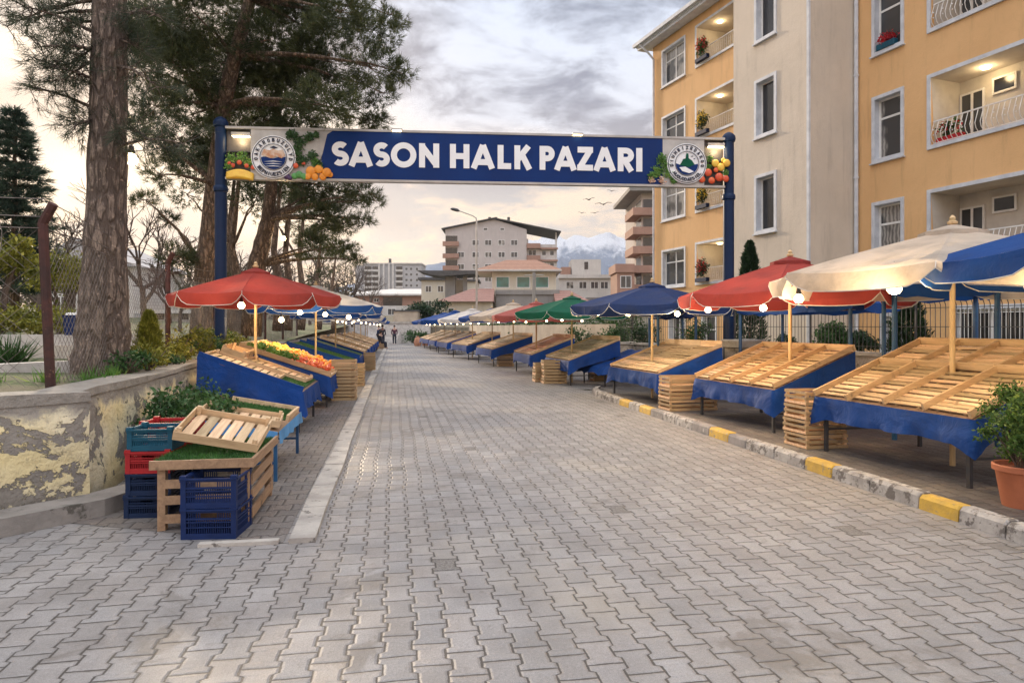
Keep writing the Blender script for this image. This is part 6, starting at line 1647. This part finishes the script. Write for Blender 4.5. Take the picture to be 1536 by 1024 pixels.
small_tree(-2, 13.5, 345, 470, 'yellow green tree cut by the left edge', r=0.75)
small_tree(105, 22, 375, 470, 'olive tree behind the big trunk', 'leaf_y', r=0.9)

# ------------------------------------------------------------------ street lamp, concrete pole, far end
p = at(715, 490, 60); lr = thing('street_lamp', 'tall curved arm street lamp in front of the tiled roof house', 'street lamp', (p.x, p.y, 0))
m = MB(); m.tube([(0, 0, 0), (0, 0, 10.9), (-0.05, 0, 11.2), (-0.35, 0, 11.4), (-1.6, 0, 11.85)], [0.11, 0.075, 0.06, 0.05, 0.045], 8); m.build('pole', 'steel', lr, smooth=True)
m = MB(); m.tube([(-1.5, 0, 11.80), (-1.7, 0, 11.88), (-2.1, 0, 11.98), (-2.3, 0, 12.0)], [0.05, 0.14, 0.13, 0.05], 8); m.build('lamp_head', 'metal_dk', lr, smooth=True)
p = at(801, 490, 62); lr = thing('utility_pole', 'grey concrete utility pole in front of the teal windowed house', 'pole', (p.x, p.y, 0))
m = MB(); m.tube([(0, 0, 0), (0, 0, 6.6)], [0.2, 0.15], 8); m.build('shaft', 'cgrey', lr, smooth=True)
m = MB(); m.tube([(-0.9, 0, 6.3), (0.9, 0, 6.35)], 0.05, 6); m.build('cross_arm', 'steel', lr)

# far steps and retaining walls at the end of the street
stp = thing('stone_steps', 'pale stone steps climbing at the far end of the street', 'steps', (-12.6, 64.5, 0))
m = MB()
for k in range(7): m.box((-1.6, k*0.42+0.001, 0), (1.6, (k+1)*0.42 if k < 6 else 3.4, 0.17*(k+1)))
m.build('treads', 'planter', stp)
def fbox(name, label, cat, x0, x1, y0, y1, z0, z1, mat, cap=None):
    r_ = thing(name, label, cat, ((x0+x1)/2, y0, z0)); m = MB(); m.box((x0-(x0+x1)/2, 0, 0), (x1-(x0+x1)/2, y1-y0, z1-z0)); m.build('body', mat, r_)
    if cap: m = MB(); m.box((x0-(x0+x1)/2-0.1, -0.1, z1-z0), (x1-(x0+x1)/2+0.1, y1-y0+0.1, z1-z0+0.15)); m.build('cap', cap, r_)
    return r_
fbox('end_wall', 'beige boundary wall at the far end of the street above the steps', 'wall', -30, -8.2, 68.2, 68.8, 0, 2.0, 'planter', 'concrete')
fbox('kiosk', 'small pale kiosk at the top of the far steps', 'kiosk', -12.0, -9.6, 69.2, 71.5, 1.2, 2.6+0.6, 'yardwall', 'roofdk')
shrub((-8.9, 62.5, 0), (1.3, 1.0, 0.75), 'green bush at the far right end of the street by the steps', 'leaf', 1500, 0.10, seed=71)
shrub((-9.0, 72, 1.6), (3.0, 1.5, 1.5), 'dark tree clump above the far end wall', 'leaf_d', 2500, 0.16, seed=72)
shrub((-15.5, 74, 1.6), (2.2, 1.5, 1.0), 'dark bush above the far steps', 'leaf_d', 1600, 0.14, seed=73)
def sack(p, label, s=1):
    root = thing('sack', label, 'sack', p, R.random(), 'full sacks by the far stalls'); m = MB()
    m.lathe([(0.05, 0), (0.26, 0.02), (0.32, 0.2), (0.30, 0.45), (0.22, 0.68), (0.10, 0.78), (0.12, 0.86)], 12); m.build('bag', 'sack', root, smooth=True)
sack((-8.05, 58.2, 0), 'plump orange brown sack standing at the far end of the right row, street side'); sack((-7.45, 58.8, 0), 'darker brown sack beside the far stalls, wall side')
# beige yard wall behind far right stalls
poly_wall([(-4.2, 66), (-2.6, 52), (-0.4, 42), (1.6, 33), (3.5, 24.6)], 0, 1.75, 0.25, 'yardwall', 'yard_wall', 'plain beige wall behind the far right stalls', 'wall', side=-1, step=2.0)
for i, (x, y) in enumerate(((3.9, 27.5), (2.8, 31.5), (1.5, 36), (0.3, 41), (-1.0, 47), (-2.2, 54))):
    shrub((x+0.6, y, 0.6), (1.2, 1.0, 0.95), 'green shrub showing above the far beige wall, %s along it' % ['first', 'second', 'third', 'fourth', 'fifth', 'last'][i], 'leaf', 1100, 0.08, seed=80+i)

# people far down the street
def person(p, rz, label, top='dkfab', leg='dkfab', seated=False, h=1.7):
    root = thing('person', label, 'person', p, rz); k = h/1.7
    def skin(name, V, E, Rd, mat):
        me = bpy.data.meshes.new(name); me.from_pydata([tuple(c*k for c in v) for v in V], E, []); me.materials.append(MT[mat])
        o = bpy.data.objects.new(name, me); COL.objects.link(o); o.parent = root
        md = o.modifiers.new('Skin', 'SKIN'); sv = me.skin_vertices[0].data
        for i, r in enumerate(Rd): sv[i].radius = (r*k, r*k)
        sv[0].use_root = True; md.use_smooth_shade = True
        s2 = o.modifiers.new('Sub', 'SUBSURF'); s2.levels = 1; s2.render_levels = 1; return o
    hp = 0.48 if seated else 0.92
    kn = [(0.10, -0.42, 0.48), (-0.10, -0.42, 0.48)] if seated else [(0.10, -0.05, 0.48), (-0.10, 0.04, 0.48)]
    ft = [(0.10, -0.42, 0.07), (-0.10, -0.44, 0.07)] if seated else [(0.11, 0.03, 0.07), (-0.11, -0.02, 0.07)]
    toe = [(f[0], f[1]-0.16, 0.04) for f in ft]
    V = [(0, 0, hp), (0, 0, hp+0.25), (0, 0, hp+0.50), (0, -0.01, hp+0.60), (0, -0.02, hp+0.70), (0, -0.02, hp+0.79),
         (0.10, 0, hp-0.03), kn[0], ft[0], toe[0], (-0.10, 0, hp-0.03), kn[1], ft[1], toe[1],
         (0.19, 0, hp+0.48), (0.25, 0.02, hp+0.22), (0.24, -0.12, hp+0.02), (0.24, -0.19, hp-0.04), (-0.19, 0, hp+0.48), (-0.25, 0.02, hp+0.22), (-0.24, -0.10, hp+0.0), (-0.24, -0.17, hp-0.06)]
    E = [(0, 1), (1, 2), (2, 3), (3, 4), (4, 5), (0, 6), (6, 7), (7, 8), (8, 9), (0, 10), (10, 11), (11, 12), (12, 13), (2, 14), (14, 15), (15, 16), (16, 17), (2, 18), (18, 19), (19, 20), (20, 21)]
    skin('body', V, E, [0.13, 0.12, 0.13, 0.05, 0.085, 0.09, 0.085, 0.06, 0.04, 0.03, 0.085, 0.06, 0.04, 0.03, 0.06, 0.042, 0.032, 0.025, 0.06, 0.042, 0.032, 0.025], 'skin')
    skin('jacket', [V[0], V[1], V[2], V[14], V[15], V[16], V[18], V[19], V[20]], [(0, 1), (1, 2), (2, 3), (3, 4), (4, 5), (2, 6), (6, 7), (7, 8)], [0.16, 0.15, 0.155, 0.08, 0.06, 0.05, 0.08, 0.06, 0.05], top)
    skin('trousers', [V[0], V[6], V[7], V[8], V[10], V[11], V[12]], [(0, 1), (1, 2), (2, 3), (0, 4), (4, 5), (5, 6)], [0.15, 0.10, 0.08, 0.06, 0.10, 0.08, 0.06], leg)
    m = MB(); m.ball((0, 0.005*k, (hp+0.79)*k), 0.115*k, 10, 7, (0.9, 1, 0.95)); m.build('hair', 'hair', root, smooth='all')
person((-11.15, 58.8, 0), 0.4, 'person in dark clothes standing at the far end by the left stalls', 'dkfab', 'dkfab')
person((-11.9, 61.0, 0), -0.8, 'person in a navy jacket behind the far left stalls', 'bluefab', 'dkfab')
person((-10.9, 63.3, 0), 0.2, 'person in a plum coat standing before the far steps', 'plumfab', 'dkfab')
m = MB(); m.box((-0.25, -0.2, 0), (0.25, 0.25, 0.43)); st_ = m.build('stool', 'crate'); st_.location = (-9.9, 51.5, 0); tag(st_, 'low wooden box used as a seat by the far left stalls', 'stool')
person((-9.9, 51.5, 0.0), 1.2, 'person sitting on a box beside the far left stalls', 'dkfab', 'dkfab', True)

# ------------------------------------------------------------------ distant buildings
def block(name, label, px0, px1, ytop, ybase_z, Y, depth, wall, rz=0.0, name2='building'):
    x0 = (px0-768)*Y/F; x1 = (px1-768)*Y/F; zt = CH-(ytop-HZ)*Y/F; w = x1-x0
    root = thing(name2, label, 'building', (x0, Y, ybase_z), rz)
    m = MB(); m.box((0, 0, 0), (w, depth, zt-ybase_z)); m.build('wall', wall, root)
    return root, w, zt-ybase_z
def fwin(root, x, z, w, h, y=0.0, frame='white', pane='glass', mull=1, side=None):
    """window on the front (y) or, with side='r' / 'l', on a side wall"""
    m = MB(); f = 0.09 if w > 1 else 0.06
    if side: m.x = side
    m.box((x, y-0.05, z), (x+f, y+0.02, z+h)); m.box((x+w-f, y-0.05, z), (x+w, y+0.02, z+h)); m.box((x+f, y-0.05, z), (x+w-f, y+0.02, z+f)); m.box((x+f, y-0.05, z+h-f), (x+w-f, y+0.02, z+h))
    for k in range(1, mull+1): xx = x+w*k/(mull+1); m.box((xx-0.04, y-0.045, z+f), (xx+0.04, y+0.015, z+h-f))
    wn = m.build('window', frame, root)
    m = MB()
    if side: m.x = side
    m.box((x+f, y-0.02, z+f), (x+w-f, y+0.01, z+h-f)); m.build('pane', pane, wn)
# mauve six storey block
Yb = 170.0; zb = 3.0
root, w, h = block('apartment_building', 'mauve six storey apartment block with a low gable roof behind the tiled house', 668, 790, 344, zb, Yb, 14, 'mauve', name2='apartment_building')
sc = Yb/F
m = MB(); g0 = w*0.5
m.poly([(0, 0.002, h), (w, 0.002, h), (w*0.60, 0.002, h+2.5)], (0, 13.9, 0)); m.build('gable', 'mauve', root)
m = MB(); m.poly([(-0.9, -0.8, h-0.05), (w*0.60, -0.8, h+2.6), (w*0.60, -0.8, h+2.85), (-0.9, -0.8, h+0.2)], (0, 16, 0)); m.poly([(w*0.60, -0.8, h+2.6), (w+8.5, -0.8, h-0.75), (w+8.5, -0.8, h-0.5), (w*0.60, -0.8, h+2.85)], (0, 16, 0)); m.build('roof', 'roofdk', root)
m = MB()
for xx in (w*0.52, w*0.60, w*0.76): m.box((xx, 4, h+2.0), (xx+0.7, 4.7, h+3.7))
m.build('chimney', 'roofdk', root)
for r_ in range(6):
    zc = h-4.0-r_*3.0
    for c_, px in enumerate((688, 710, 729, 749, 768)):
        if r_ == 0 and c_ == 0: continue
        fwin(root, (px-668)*sc-0.8+0.5, zc, 1.7, 1.4, pane='glass' if (r_+c_) % 3 else 'glass_curtain')
for px in (728, 753): fwin(root, (px-668)*sc-0.5, h-0.3, 1.1, 0.7, mull=0)
for r_ in range(5):                                   # left balconies
    m = MB(); z = h-4.2-r_*3.0; m.box((-0.6, -0.9, z), (3.4, -0.01, z+1.1)); bb = m.build('balcony', 'brick', root)
    m = MB(); m.box((0.1, -0.03, z+1.15), (3.0, 0.02, z+2.6)); m.build('balcony_opening', 'glass_dim', bb)
rt, w2, h2 = w+0.02, 7.6, h-2.2
m = MB(); m.box((rt, 1.2, 0), (rt+w2, 14, h2-1.4)); m.box((rt, 1.2, h2-1.4), (rt+0.4, 14, h2)); m.box((rt+w2-0.4, 1.2, h2-1.4), (rt+w2, 1.6, h2+1.6)); m.build('side_wing', 'offwhite', root)
for r_ in range(5):
    z = h2-4.0-r_*3.0
    m = MB(); m.box((rt, -0.3, z+1.5), (rt+w2*0.45, 1.19, z+2.7)); m.box((rt+w2*0.45+0.01, 0.2, z+1.3), (rt+w2+0.2, 1.19, z+1.7)); m.build('balcony', 'brick' if r_ < 2 else 'offwhite', root)
    fwin(root, rt+0.4, z-0.2, 2.0, 1.4, 1.2, pane='glass_dim'); fwin(root, rt+3.8, z-0.2, 1.1, 1.3, 1.2, mull=0); fwin(root, rt+5.8, z-0.2, 1.1, 1.3, 1.2, mull=0)
# grey block left
Yb = 370.0; sc = Yb/F
root, w, h = block('b', 'grey apartment block with stacked balconies on the left skyline', 545, 632, 396, 8, Yb, 18, 'grey', name2='apartment_building')
m = MB(); n = 8
m.add([(-6, 7, 0), (-4, 2.5, 0), (-0.02, 0, 0), (-0.02, 18, 0), (-6, 18, 0), (-6, 7, h-0.6), (-4, 2.5, h-0.6), (-0.02, 0, h-0.6), (-0.02, 18, h-0.6), (-6, 18, h-0.6)], [(0, 1, 6, 5), (1, 2, 7, 6), (5, 6, 7, 8, 9), (4, 0, 5, 9)]); m.build('rounded_wing', 'grey', root)
m = MB(); m.box((-0.5, -0.6, h), (w+0.4, 18, h+0.6)); m.build('roof', 'offwhite', root)
m = MB(); m.box((w*0.42, 3, h+0.6), (w*0.46, 4.5, h+3.2)); m.box((w*0.30, 1, 0), (w*0.31, 1.2, 0.1)); m.build('chimney', 'roofdk', root)
for x in (0.26, 0.34, 0.43, 0.50): m = MB(); m.box((w*x, -0.8, 0), (w*x+0.9, -0.01, h)); m.build('fin', 'offwhite', root)
for r_ in range(6):
    z = h-3.4-r_*3.0
    for fx, ww in ((0.02, 4.0), (0.15, 3.6), (0.56, 3.8)):
        m = MB(); m.box((w*fx, -1.0, z-0.6), (w*fx+ww, -0.01, z+0.4)); bb = m.build('balcony', 'offwhite', root)
        m = MB(); m.box((w*fx+0.2, -0.04, z+0.42), (w*fx+ww-0.2, 0.01, z+2.1)); m.build('balcony_opening', 'glass_dim', bb)
    for fx in (0.72, 0.80, 0.90): fwin(root, w*fx, z, 1.5, 1.5, mull=0)
# tiled roof house
Yb = 96.0; sc = Yb/F; zb = 1.5
root, w, h = block('b', 'cream house with hipped red tile roof and three teal windows', 738, 834, 404, zb, Yb, 10, 'cream', name2='house')
m = MB(); e = 1.3; ro = 1.75
m.add([(-e-0.9, -e, h-0.1), (w+e-0.6, -e, h-0.1), (w+e-0.6, 10+e, h-0.1), (-e-0.9, 10+e, h-0.1), (w*0.22, 4.5, h+ro), (w*0.72, 4.5, h+ro)], [(0, 1, 5, 4), (1, 2, 5), (2, 3, 4, 5), (3, 0, 4)]); m.build('roof', 'rooftile', root)
m = MB(); m.box((-e-0.92, -e-0.02, h-0.32), (w+e-0.58, 10+e, h-0.105)); m.build('eaves', 'offwhite', root)
for px in (751, 782, 810): fwin(root, (px-743)*sc-0.2, h-2.6, 1.9, 1.6, pane='glass_teal', mull=0)
m = MB(); m.box((0.5, -1.4, h-3.6), (w+0.4, -0.01, h-2.95)); m.build('balcony', 'cgrey', root)
m = MB(); m.box((0.6, -1.2, 0), (w+0.1, -0.02, h-3.61)); m.build('lower_storey', 'cgrey', root)
# low annex with faded roof
root2, w, h = block('b', 'low cream annex with faded red tile roof left of the cream house', 664, 738, 452, zb, 90, 9, 'cream', name2='house')
m = MB(); m.add([(-0.9, -0.9, h-0.05), (w+0.2, -0.9, h-0.05), (w+0.2, 9, h-0.05), (-0.9, 9, h-0.05), (w*0.55, 4, h+1.9), (w+0.2, 4, h+1.9)], [(0, 1, 5, 4), (1, 2, 5), (2, 3, 4, 5), (3, 0, 4)]); m.build('roof', 'rooftile2', root2)
fwin(root2, 0.7, 1.2, 0.8, 1.4, mull=0, pane='glass_dim'); fwin(root2, 4.5, 1.4, 0.7, 0.9, mull=0, pane='glass_dim')
root2, w, h = block('b', 'low outbuilding with faded red roof right of the cream house', 838, 872, 452, zb, 92, 8, 'cgrey', name2='house')
m = MB(); m.add([(-0.5, -0.9, h-0.05), (w+1.2, -0.9, h-0.05), (w+1.2, 8, h-0.05), (-0.5, 8, h-0.05), (-0.5, 4, h+1.7), (w*0.6, 4, h+1.7)], [(0, 1, 5, 4), (1, 2, 5), (2, 3, 4, 5), (3, 0, 4)]); m.build('roof', 'rooftile2', root2)
# dark canopy roof
p = at(625, 410, 120); root = thing('canopy_roof', 'wide dark flat canopy on raw columns left of the mauve block', 'canopy', (p.x, 120, 1.5)); zz = CH+(HZ-412)*120/F-1.5
m = MB(); m.poly([(0, 0, zz+0.75), (12.2, 0, zz+0.75), (12.2, 0, zz+0.3), (4.5, 0, zz-0.2), (2.5, 0, zz+0.0)], (0, 9, 0)); m.build('roof', 'roofdk', root)
m = MB(); m.box((4.8, 2, 0), (6.6, 5, zz)); m.build('column', 'cgrey', root)
m = MB(); m.box((8.0, 2, 0), (8.7, 3, zz)); m.build('column', 'cgrey', root)
m = MB(); m.box((6.65, 2.6, 0), (7.95, 2.7, zz-0.8)); m.build('glazing', 'glass', root)
root, w, h = block('b', 'beige house under the dark canopy roof', 632, 672, 420, 1.6, 135, 8, 'cream', name2='house')
m = MB(); m.box((-0.6, -0.6, h), (w+0.3, 8, h+0.5)); m.build('roof', 'roofdk', root)
for r_ in range(2):
    for x in (0.8, 3.2): fwin(root, x, h-2.4-r_*3, 1.2, 1.3)
root, w, h = block('b', 'pale yellow house behind the canopy columns', 676, 716, 422, 1.6, 140, 8, 'cream', name2='house')
fwin(root, 1.5, h-2.2, 1.3, 1.2)
m = MB(); m.box((-0.4, -0.5, h), (w+0.4, 8, h+0.4)); m.build('roof', 'roofdk', root)
# brick red building left
root, w, h = block('b', 'brick red building with pale flat roof below the grey block', 532, 634, 441, 1.6, 150, 12, 'brick', name2='house')
m = MB(); m.add([(-3, -1, h), (w+0.6, -1, h), (w+0.6, 12, h+1.8), (6, 12, h+1.8)], [(0, 1, 2, 3)]); m.box((-1, -1.0, h-0.35), (w+0.6, -0.1, h-0.01)); m.build('roof', 'offwhite', root)
m = MB(); m.box((w*0.42, -1.3, 0), (w*0.97, -0.01, h-2.6)); m.build('white_front', 'offwhite', root)
m = MB(); m.box((w*0.42, -0.06, h-2.55), (w*0.70, -0.005, h-0.6)); m.build('loggia', 'glass_dim', root)
fwin(root, w*0.28, h-1.8, 1.2, 0.9, pane='glass_dim'); fwin(root, w*0.5, h-4.6, 1.8, 1.4, -1.3); fwin(root, w*0.75, h-4.6, 2.2, 1.4, -1.3)
# right white building
root, w, h = block('b', 'off white building with a boxy roof room, right of the cream house', 838, 930, 415, 1.6, 130, 12, 'offwhite', name2='apartment_building')
m = MB(); m.box((w*0.22, 1, h), (w*0.70, 8, h+3.4)); m.build('roof_room', 'offwhite', root)
m = MB(); m.box((w*0.05, 0.5, h), (w*0.2, 5, h+1.9)); m.build('roof_shed', 'brick', root)
m = MB(); m.box((-0.3, -0.5, h-0.3), (w+0.3, -0.01, h+0.4)); m.build('parapet', 'offwhite', root)
for r_ in range(2):
    for x in (0.12, 0.33, 0.52, 0.68, 0.86): fwin(root, w*x, h-2.3-r_*3.1, 1.5, 1.4, pane='glass' if x != 0.12 else 'glass_curtain')
fwin(root, w*0.42, h+1.4, 0.9, 1.6, 1.0, mull=0, pane='glass_dim')
m = MB(); m.box((w*0.40, -6, 0), (w*1.0, -4, h-4.2)); m.build('front_shed', 'cgrey', root)
# balcony block beside the yellow building
Yb = 108; root, w, h = block('b', 'apartment block with stacked brown balconies glimpsed left of the yellow building', 962, 1010, 284, 1.0, Yb, 15, 'mauve', name2='apartment_building')
for r_ in range(7):
    z = h-4.3-r_*3.0
    m = MB(); m.box((-1.6, -1.6, z), (1.8, 6, z+1.15)); bb = m.build('balcony', 'brick', root)
    m = MB(); m.box((-0.02, 0.3, z+1.2), (0.001, 4.5, z+2.7)); m.box((0.3, -0.04, z+1.2), (2.2, 0.0, z+2.7)); m.build('balcony_opening', 'glass_dim', bb)
m = MB(); m.box((-2.2, -2, h-0.6), (w, 15, h)); m.build('roof', 'cgrey', root)
m = MB(); m.box((-4.3, -3, 0), (-1.62, 4, 9.0)); m.box((-4.6, -3.3, 9.0), (-1.62, 4, 10.3)); m.build('side_block', 'brick', root)
fwin(root, -3.8, 6.6, 1.7, 1.9, -3.0); fwin(root, -3.8, 3.4, 1.7, 1.9, -3.0)
# left garden houses
root, w, h = block('b', 'grey rendered house with a dark roof behind the big pine trunk', 60, 200, 400, 1.6, 52, 8, 'offwhite', name2='house')
m = MB(); m.poly([(-0.5, -0.5, h), (w+0.5, -0.5, h), (w*0.4, -0.5, h+2.2)], (0, 9, 0)); m.build('roof', 'grey', root); fwin(root, 1.0, 1.2, 1.2, 1.2)
root, w, h = block('b', 'long pale low building behind the bare trees and grass on the left', 215, 330, 470, 1.8, 50, 6, 'offwhite', name2='house')
m = MB(); m.box((-0.4, -0.6, h), (w+0.4, 6.4, h+0.25)); m.build('roof', 'offwhite', root)
for x in (0.8, 2.6, 4.2): fwin(root, x, 0.3, 0.8, 0.7, pane='glass_dim', mull=0)
# distant wood behind the left garden
Cs = []
for k in range(70):
    Y = R.uniform(75, 150); px = R.uniform(-150, 520); x = (px-768)*Y/F; zg_ = 1.6+(Y-69)*0.03
    Cs.append(blob((x, Y, zg_+R.uniform(2, 4)), (R.uniform(2, 4.5), 3, R.uniform(2.5, 4.5)), 260, 0.2))
o = build_np('far_wood', leaves(np.concatenate(Cs), 0.33), 4, leafmat('far_wood_leaf', (0.05, 0.045, 0.025), (0.12, 0.10, 0.06), 0.2, 0.1)); tag(o, None, None, None, 'stuff')
o['label'] = 'brown and olive wood massed on the slope behind the garden'; o['category'] = 'wood'
for i, (px, Y) in enumerate(((60, 40), (145, 38), (255, 44), (330, 40), (200, 58), (300, 56), (385, 48), (430, 52), (20, 50), (465, 58))):
    bare(px, Y, 360+R.uniform(-25, 25), ['bare tree in the garden grove behind the far-left fir', 'bare tree right behind the big trunk', 'bare tree above the pale low building', 'bare tree behind the leaning pine trunk', 'far bare tree above the grass slope', 'far bare tree left of the sign pole', 'bare tree behind the sign pole', 'bare tree behind the slim pines', 'bare tree at the left edge of the grove', 'bare tree farthest right in the grove'][i], 100+i, z0=1.8, depth=4, r0=0.16, spread=0.5)

# birds
def bird(px, py, s, rot, label):
    root = thing('bird', label, 'bird', at(px, py, 42), rot, 'birds flying below the sign')
    m = MB(); m.tube([(-0.22*s, 0, 0), (-0.1*s, 0, 0.01), (0.05*s, 0, 0.02), (0.2*s, 0, 0.03), (0.26*s, 0, 0.02)], [0.01*s, 0.05*s, 0.07*s, 0.045*s, 0.01*s], 6); m.build('body', 'feather', root, smooth='all')
    for q in (-1, 1):
        m = MB(); m.poly([(0.12*s, q*0.04*s, 0.04*s), (0.16*s, q*0.32*s, 0.22*s), (0.02*s, q*0.72*s, 0.14*s), (-0.02*s, q*0.35*s, 0.16*s), (-0.08*s, q*0.04*s, 0.04*s)], (0, 0, -0.03*s)); m.build('wing', 'feather', root)
bird(905, 307, 0.75, 1.2, 'largest dark bird gliding below the sign at right'); bird(883, 300, 0.6, 0.9, 'dark bird left of and above the largest one'); bird(918, 287, 0.45, 1.9, 'small bird closest to the sign')
bird(892, 320, 0.42, 1.0, 'small bird lowest right in the flock'); bird(873, 320, 0.40, 2.0, 'small bird lowest left in the flock')

# air
HAZE = True
if HAZE:
    m = MB(); m.box((-2900, -300, -1.0), (2900, 3300, 420))
    o = m.build('haze', 'white'); o['kind'] = 'stuff'; o.data.materials.clear()
    hm = bpy.data.materials.new('haze_air'); hm.use_nodes = True; kk = NT(hm.node_tree); kk.n.clear()
    out = kk.new('ShaderNodeOutputMaterial'); pv = kk.new('ShaderNodeVolumePrincipled')
    pv.inputs['Color'].default_value = (0.80, 0.86, 0.97, 1); pv.inputs['Density'].default_value = 0.00014; pv.inputs['Anisotropy'].default_value = 0.3
    kk.l.new(pv.outputs[0], out.inputs['Volume']); o.data.materials.append(hm)
    hm.cycles.homogeneous_volume = True if hasattr(hm.cycles, 'homogeneous_volume') else None

# ------------------------------------------------------------------ sky, sun, camera
SUN_EL = math.radians(16); SUN_AZ = math.atan2(-0.50, 0.866)   # ahead and to the left
w = bpy.data.worlds.new('World'); scn.world = w; w.use_nodes = True
k = NT(w.node_tree); k.n.clear()
out = k.new('ShaderNodeOutputWorld')
sky = k.new('ShaderNodeTexSky', sky_type='NISHITA'); sky.sun_disc = False; sky.sun_elevation = SUN_EL; sky.sun_rotation = SUN_AZ
bg1 = k.new('ShaderNodeBackground'); k.l.new(sky.outputs[0], bg1.inputs[0]); bg1.inputs[1].default_value = 0.09
tc = k.new('ShaderNodeTexCoord'); d = tc.outputs['Generated']
sp = k.new('ShaderNodeSeparateXYZ'); k.l.new(d, sp.inputs[0])
zc = k.m('ADD', k.m('MAXIMUM', sp.outputs[2], 0.0), 0.24)
cx = k.new('ShaderNodeCombineXYZ'); k.l.new(k.m('DIVIDE', sp.outputs[0], zc), cx.inputs[0]); k.l.new(k.m('DIVIDE', sp.outputs[1], zc), cx.inputs[1]); cx.inputs[2].default_value = 0.7
P = k.mapping(cx.outputs[0], (1.0, 1.25, 1.0))
n1 = k.noise(P, 1.35, 8, 0.58, 0.1); n2 = k.noise(P, 5.0, 7, 0.62, 0.4); n3 = k.noise(P, 0.7, 4, 0.5, 0.2)
cl = k.m('ADD', k.m('MULTIPLY', n1, 0.66), k.m('MULTIPLY', n2, 0.34))
el = sp.outputs[2]
# colours by height: peach near the horizon to lavender grey above
lit = k.ramp(el, [(0.0, (0.92, 0.57, 0.29)), (0.10, (0.90, 0.59, 0.33)), (0.2, (0.87, 0.64, 0.43)), (0.32, (0.86, 0.75, 0.64)), (0.45, (0.72, 0.73, 0.78)), (1.0, (0.98, 0.98, 1.0))])
dark = k.ramp(el, [(0.0, (0.64, 0.45, 0.30)), (0.10, (0.54, 0.41, 0.33)), (0.2, (0.37, 0.33, 0.33)), (0.32, (0.235, 0.245, 0.31)), (0.45, (0.20, 0.23, 0.31)), (1.0, (0.56, 0.58, 0.62))])
msk = k.smooth(cl, 0.43, 0.55)
lit = k.mix(k.m('MULTIPLY', k.m('MULTIPLY', k.smooth(n3, 0.48, 0.62), k.smooth(el, 0.12, 0.3)), 0.65), lit, (0.52, 0.62, 0.80))
c = k.mix(msk, lit, dark)
# sun glow behind thin cloud
sv = k.new('ShaderNodeVectorMath', operation='DOT_PRODUCT'); k.l.new(d, sv.inputs[0])
sd = Vector((math.sin(SUN_AZ)*math.cos(SUN_EL), math.cos(SUN_AZ)*math.cos(SUN_EL), math.sin(SUN_EL))); sv.inputs[1].default_value = sd
gl = k.m('POWER', k.m('MAXIMUM', sv.outputs['Value'], 0), 26)
c = k.mix(k.m('MULTIPLY', gl, 0.55, clamp=True), c, (1.30, 0.95, 0.62))
bg2 = k.new('ShaderNodeBackground'); k.l.new(c, bg2.inputs[0])
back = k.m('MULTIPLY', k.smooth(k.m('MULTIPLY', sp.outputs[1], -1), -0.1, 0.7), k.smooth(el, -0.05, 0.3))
k.l.new(k.m('ADD', k.m('ADD', 0.98, k.m('MULTIPLY', k.smooth(el, 0.45, 0.9), 1.1)), k.m('MULTIPLY', back, 1.55)), bg2.inputs[1])  # sky strength raised overhead and behind the camera as added fill light
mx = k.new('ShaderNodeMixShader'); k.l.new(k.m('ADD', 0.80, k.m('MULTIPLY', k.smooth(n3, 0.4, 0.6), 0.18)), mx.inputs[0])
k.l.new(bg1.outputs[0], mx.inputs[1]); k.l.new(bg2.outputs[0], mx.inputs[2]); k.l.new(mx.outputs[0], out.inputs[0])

sl = bpy.data.lights.new('sun', 'SUN'); sl.energy = 3.2; sl.angle = math.radians(4); sl.color = (1.0, 0.80, 0.58)
so = bpy.data.objects.new('sun', sl); COL.objects.link(so); so.rotation_euler = sd.to_track_quat('Z', 'Y').to_euler()

cam = bpy.data.cameras.new('camera'); co = bpy.data.objects.new('camera', cam); COL.objects.link(co)
co.location = (0, 0, CH); co.rotation_euler = (PI/2, 0, 0)
cam.sensor_width = 36; cam.lens = 24; cam.shift_y = -22/1536; cam.clip_end = 9000; cam.clip_start = 0.05
scn.camera = co
vs = scn.view_settings; vs.view_transform = 'Standard'; vs.look = 'None'; vs.exposure = 0.50; vs.gamma = 1.0; vs.use_curve_mapping = False
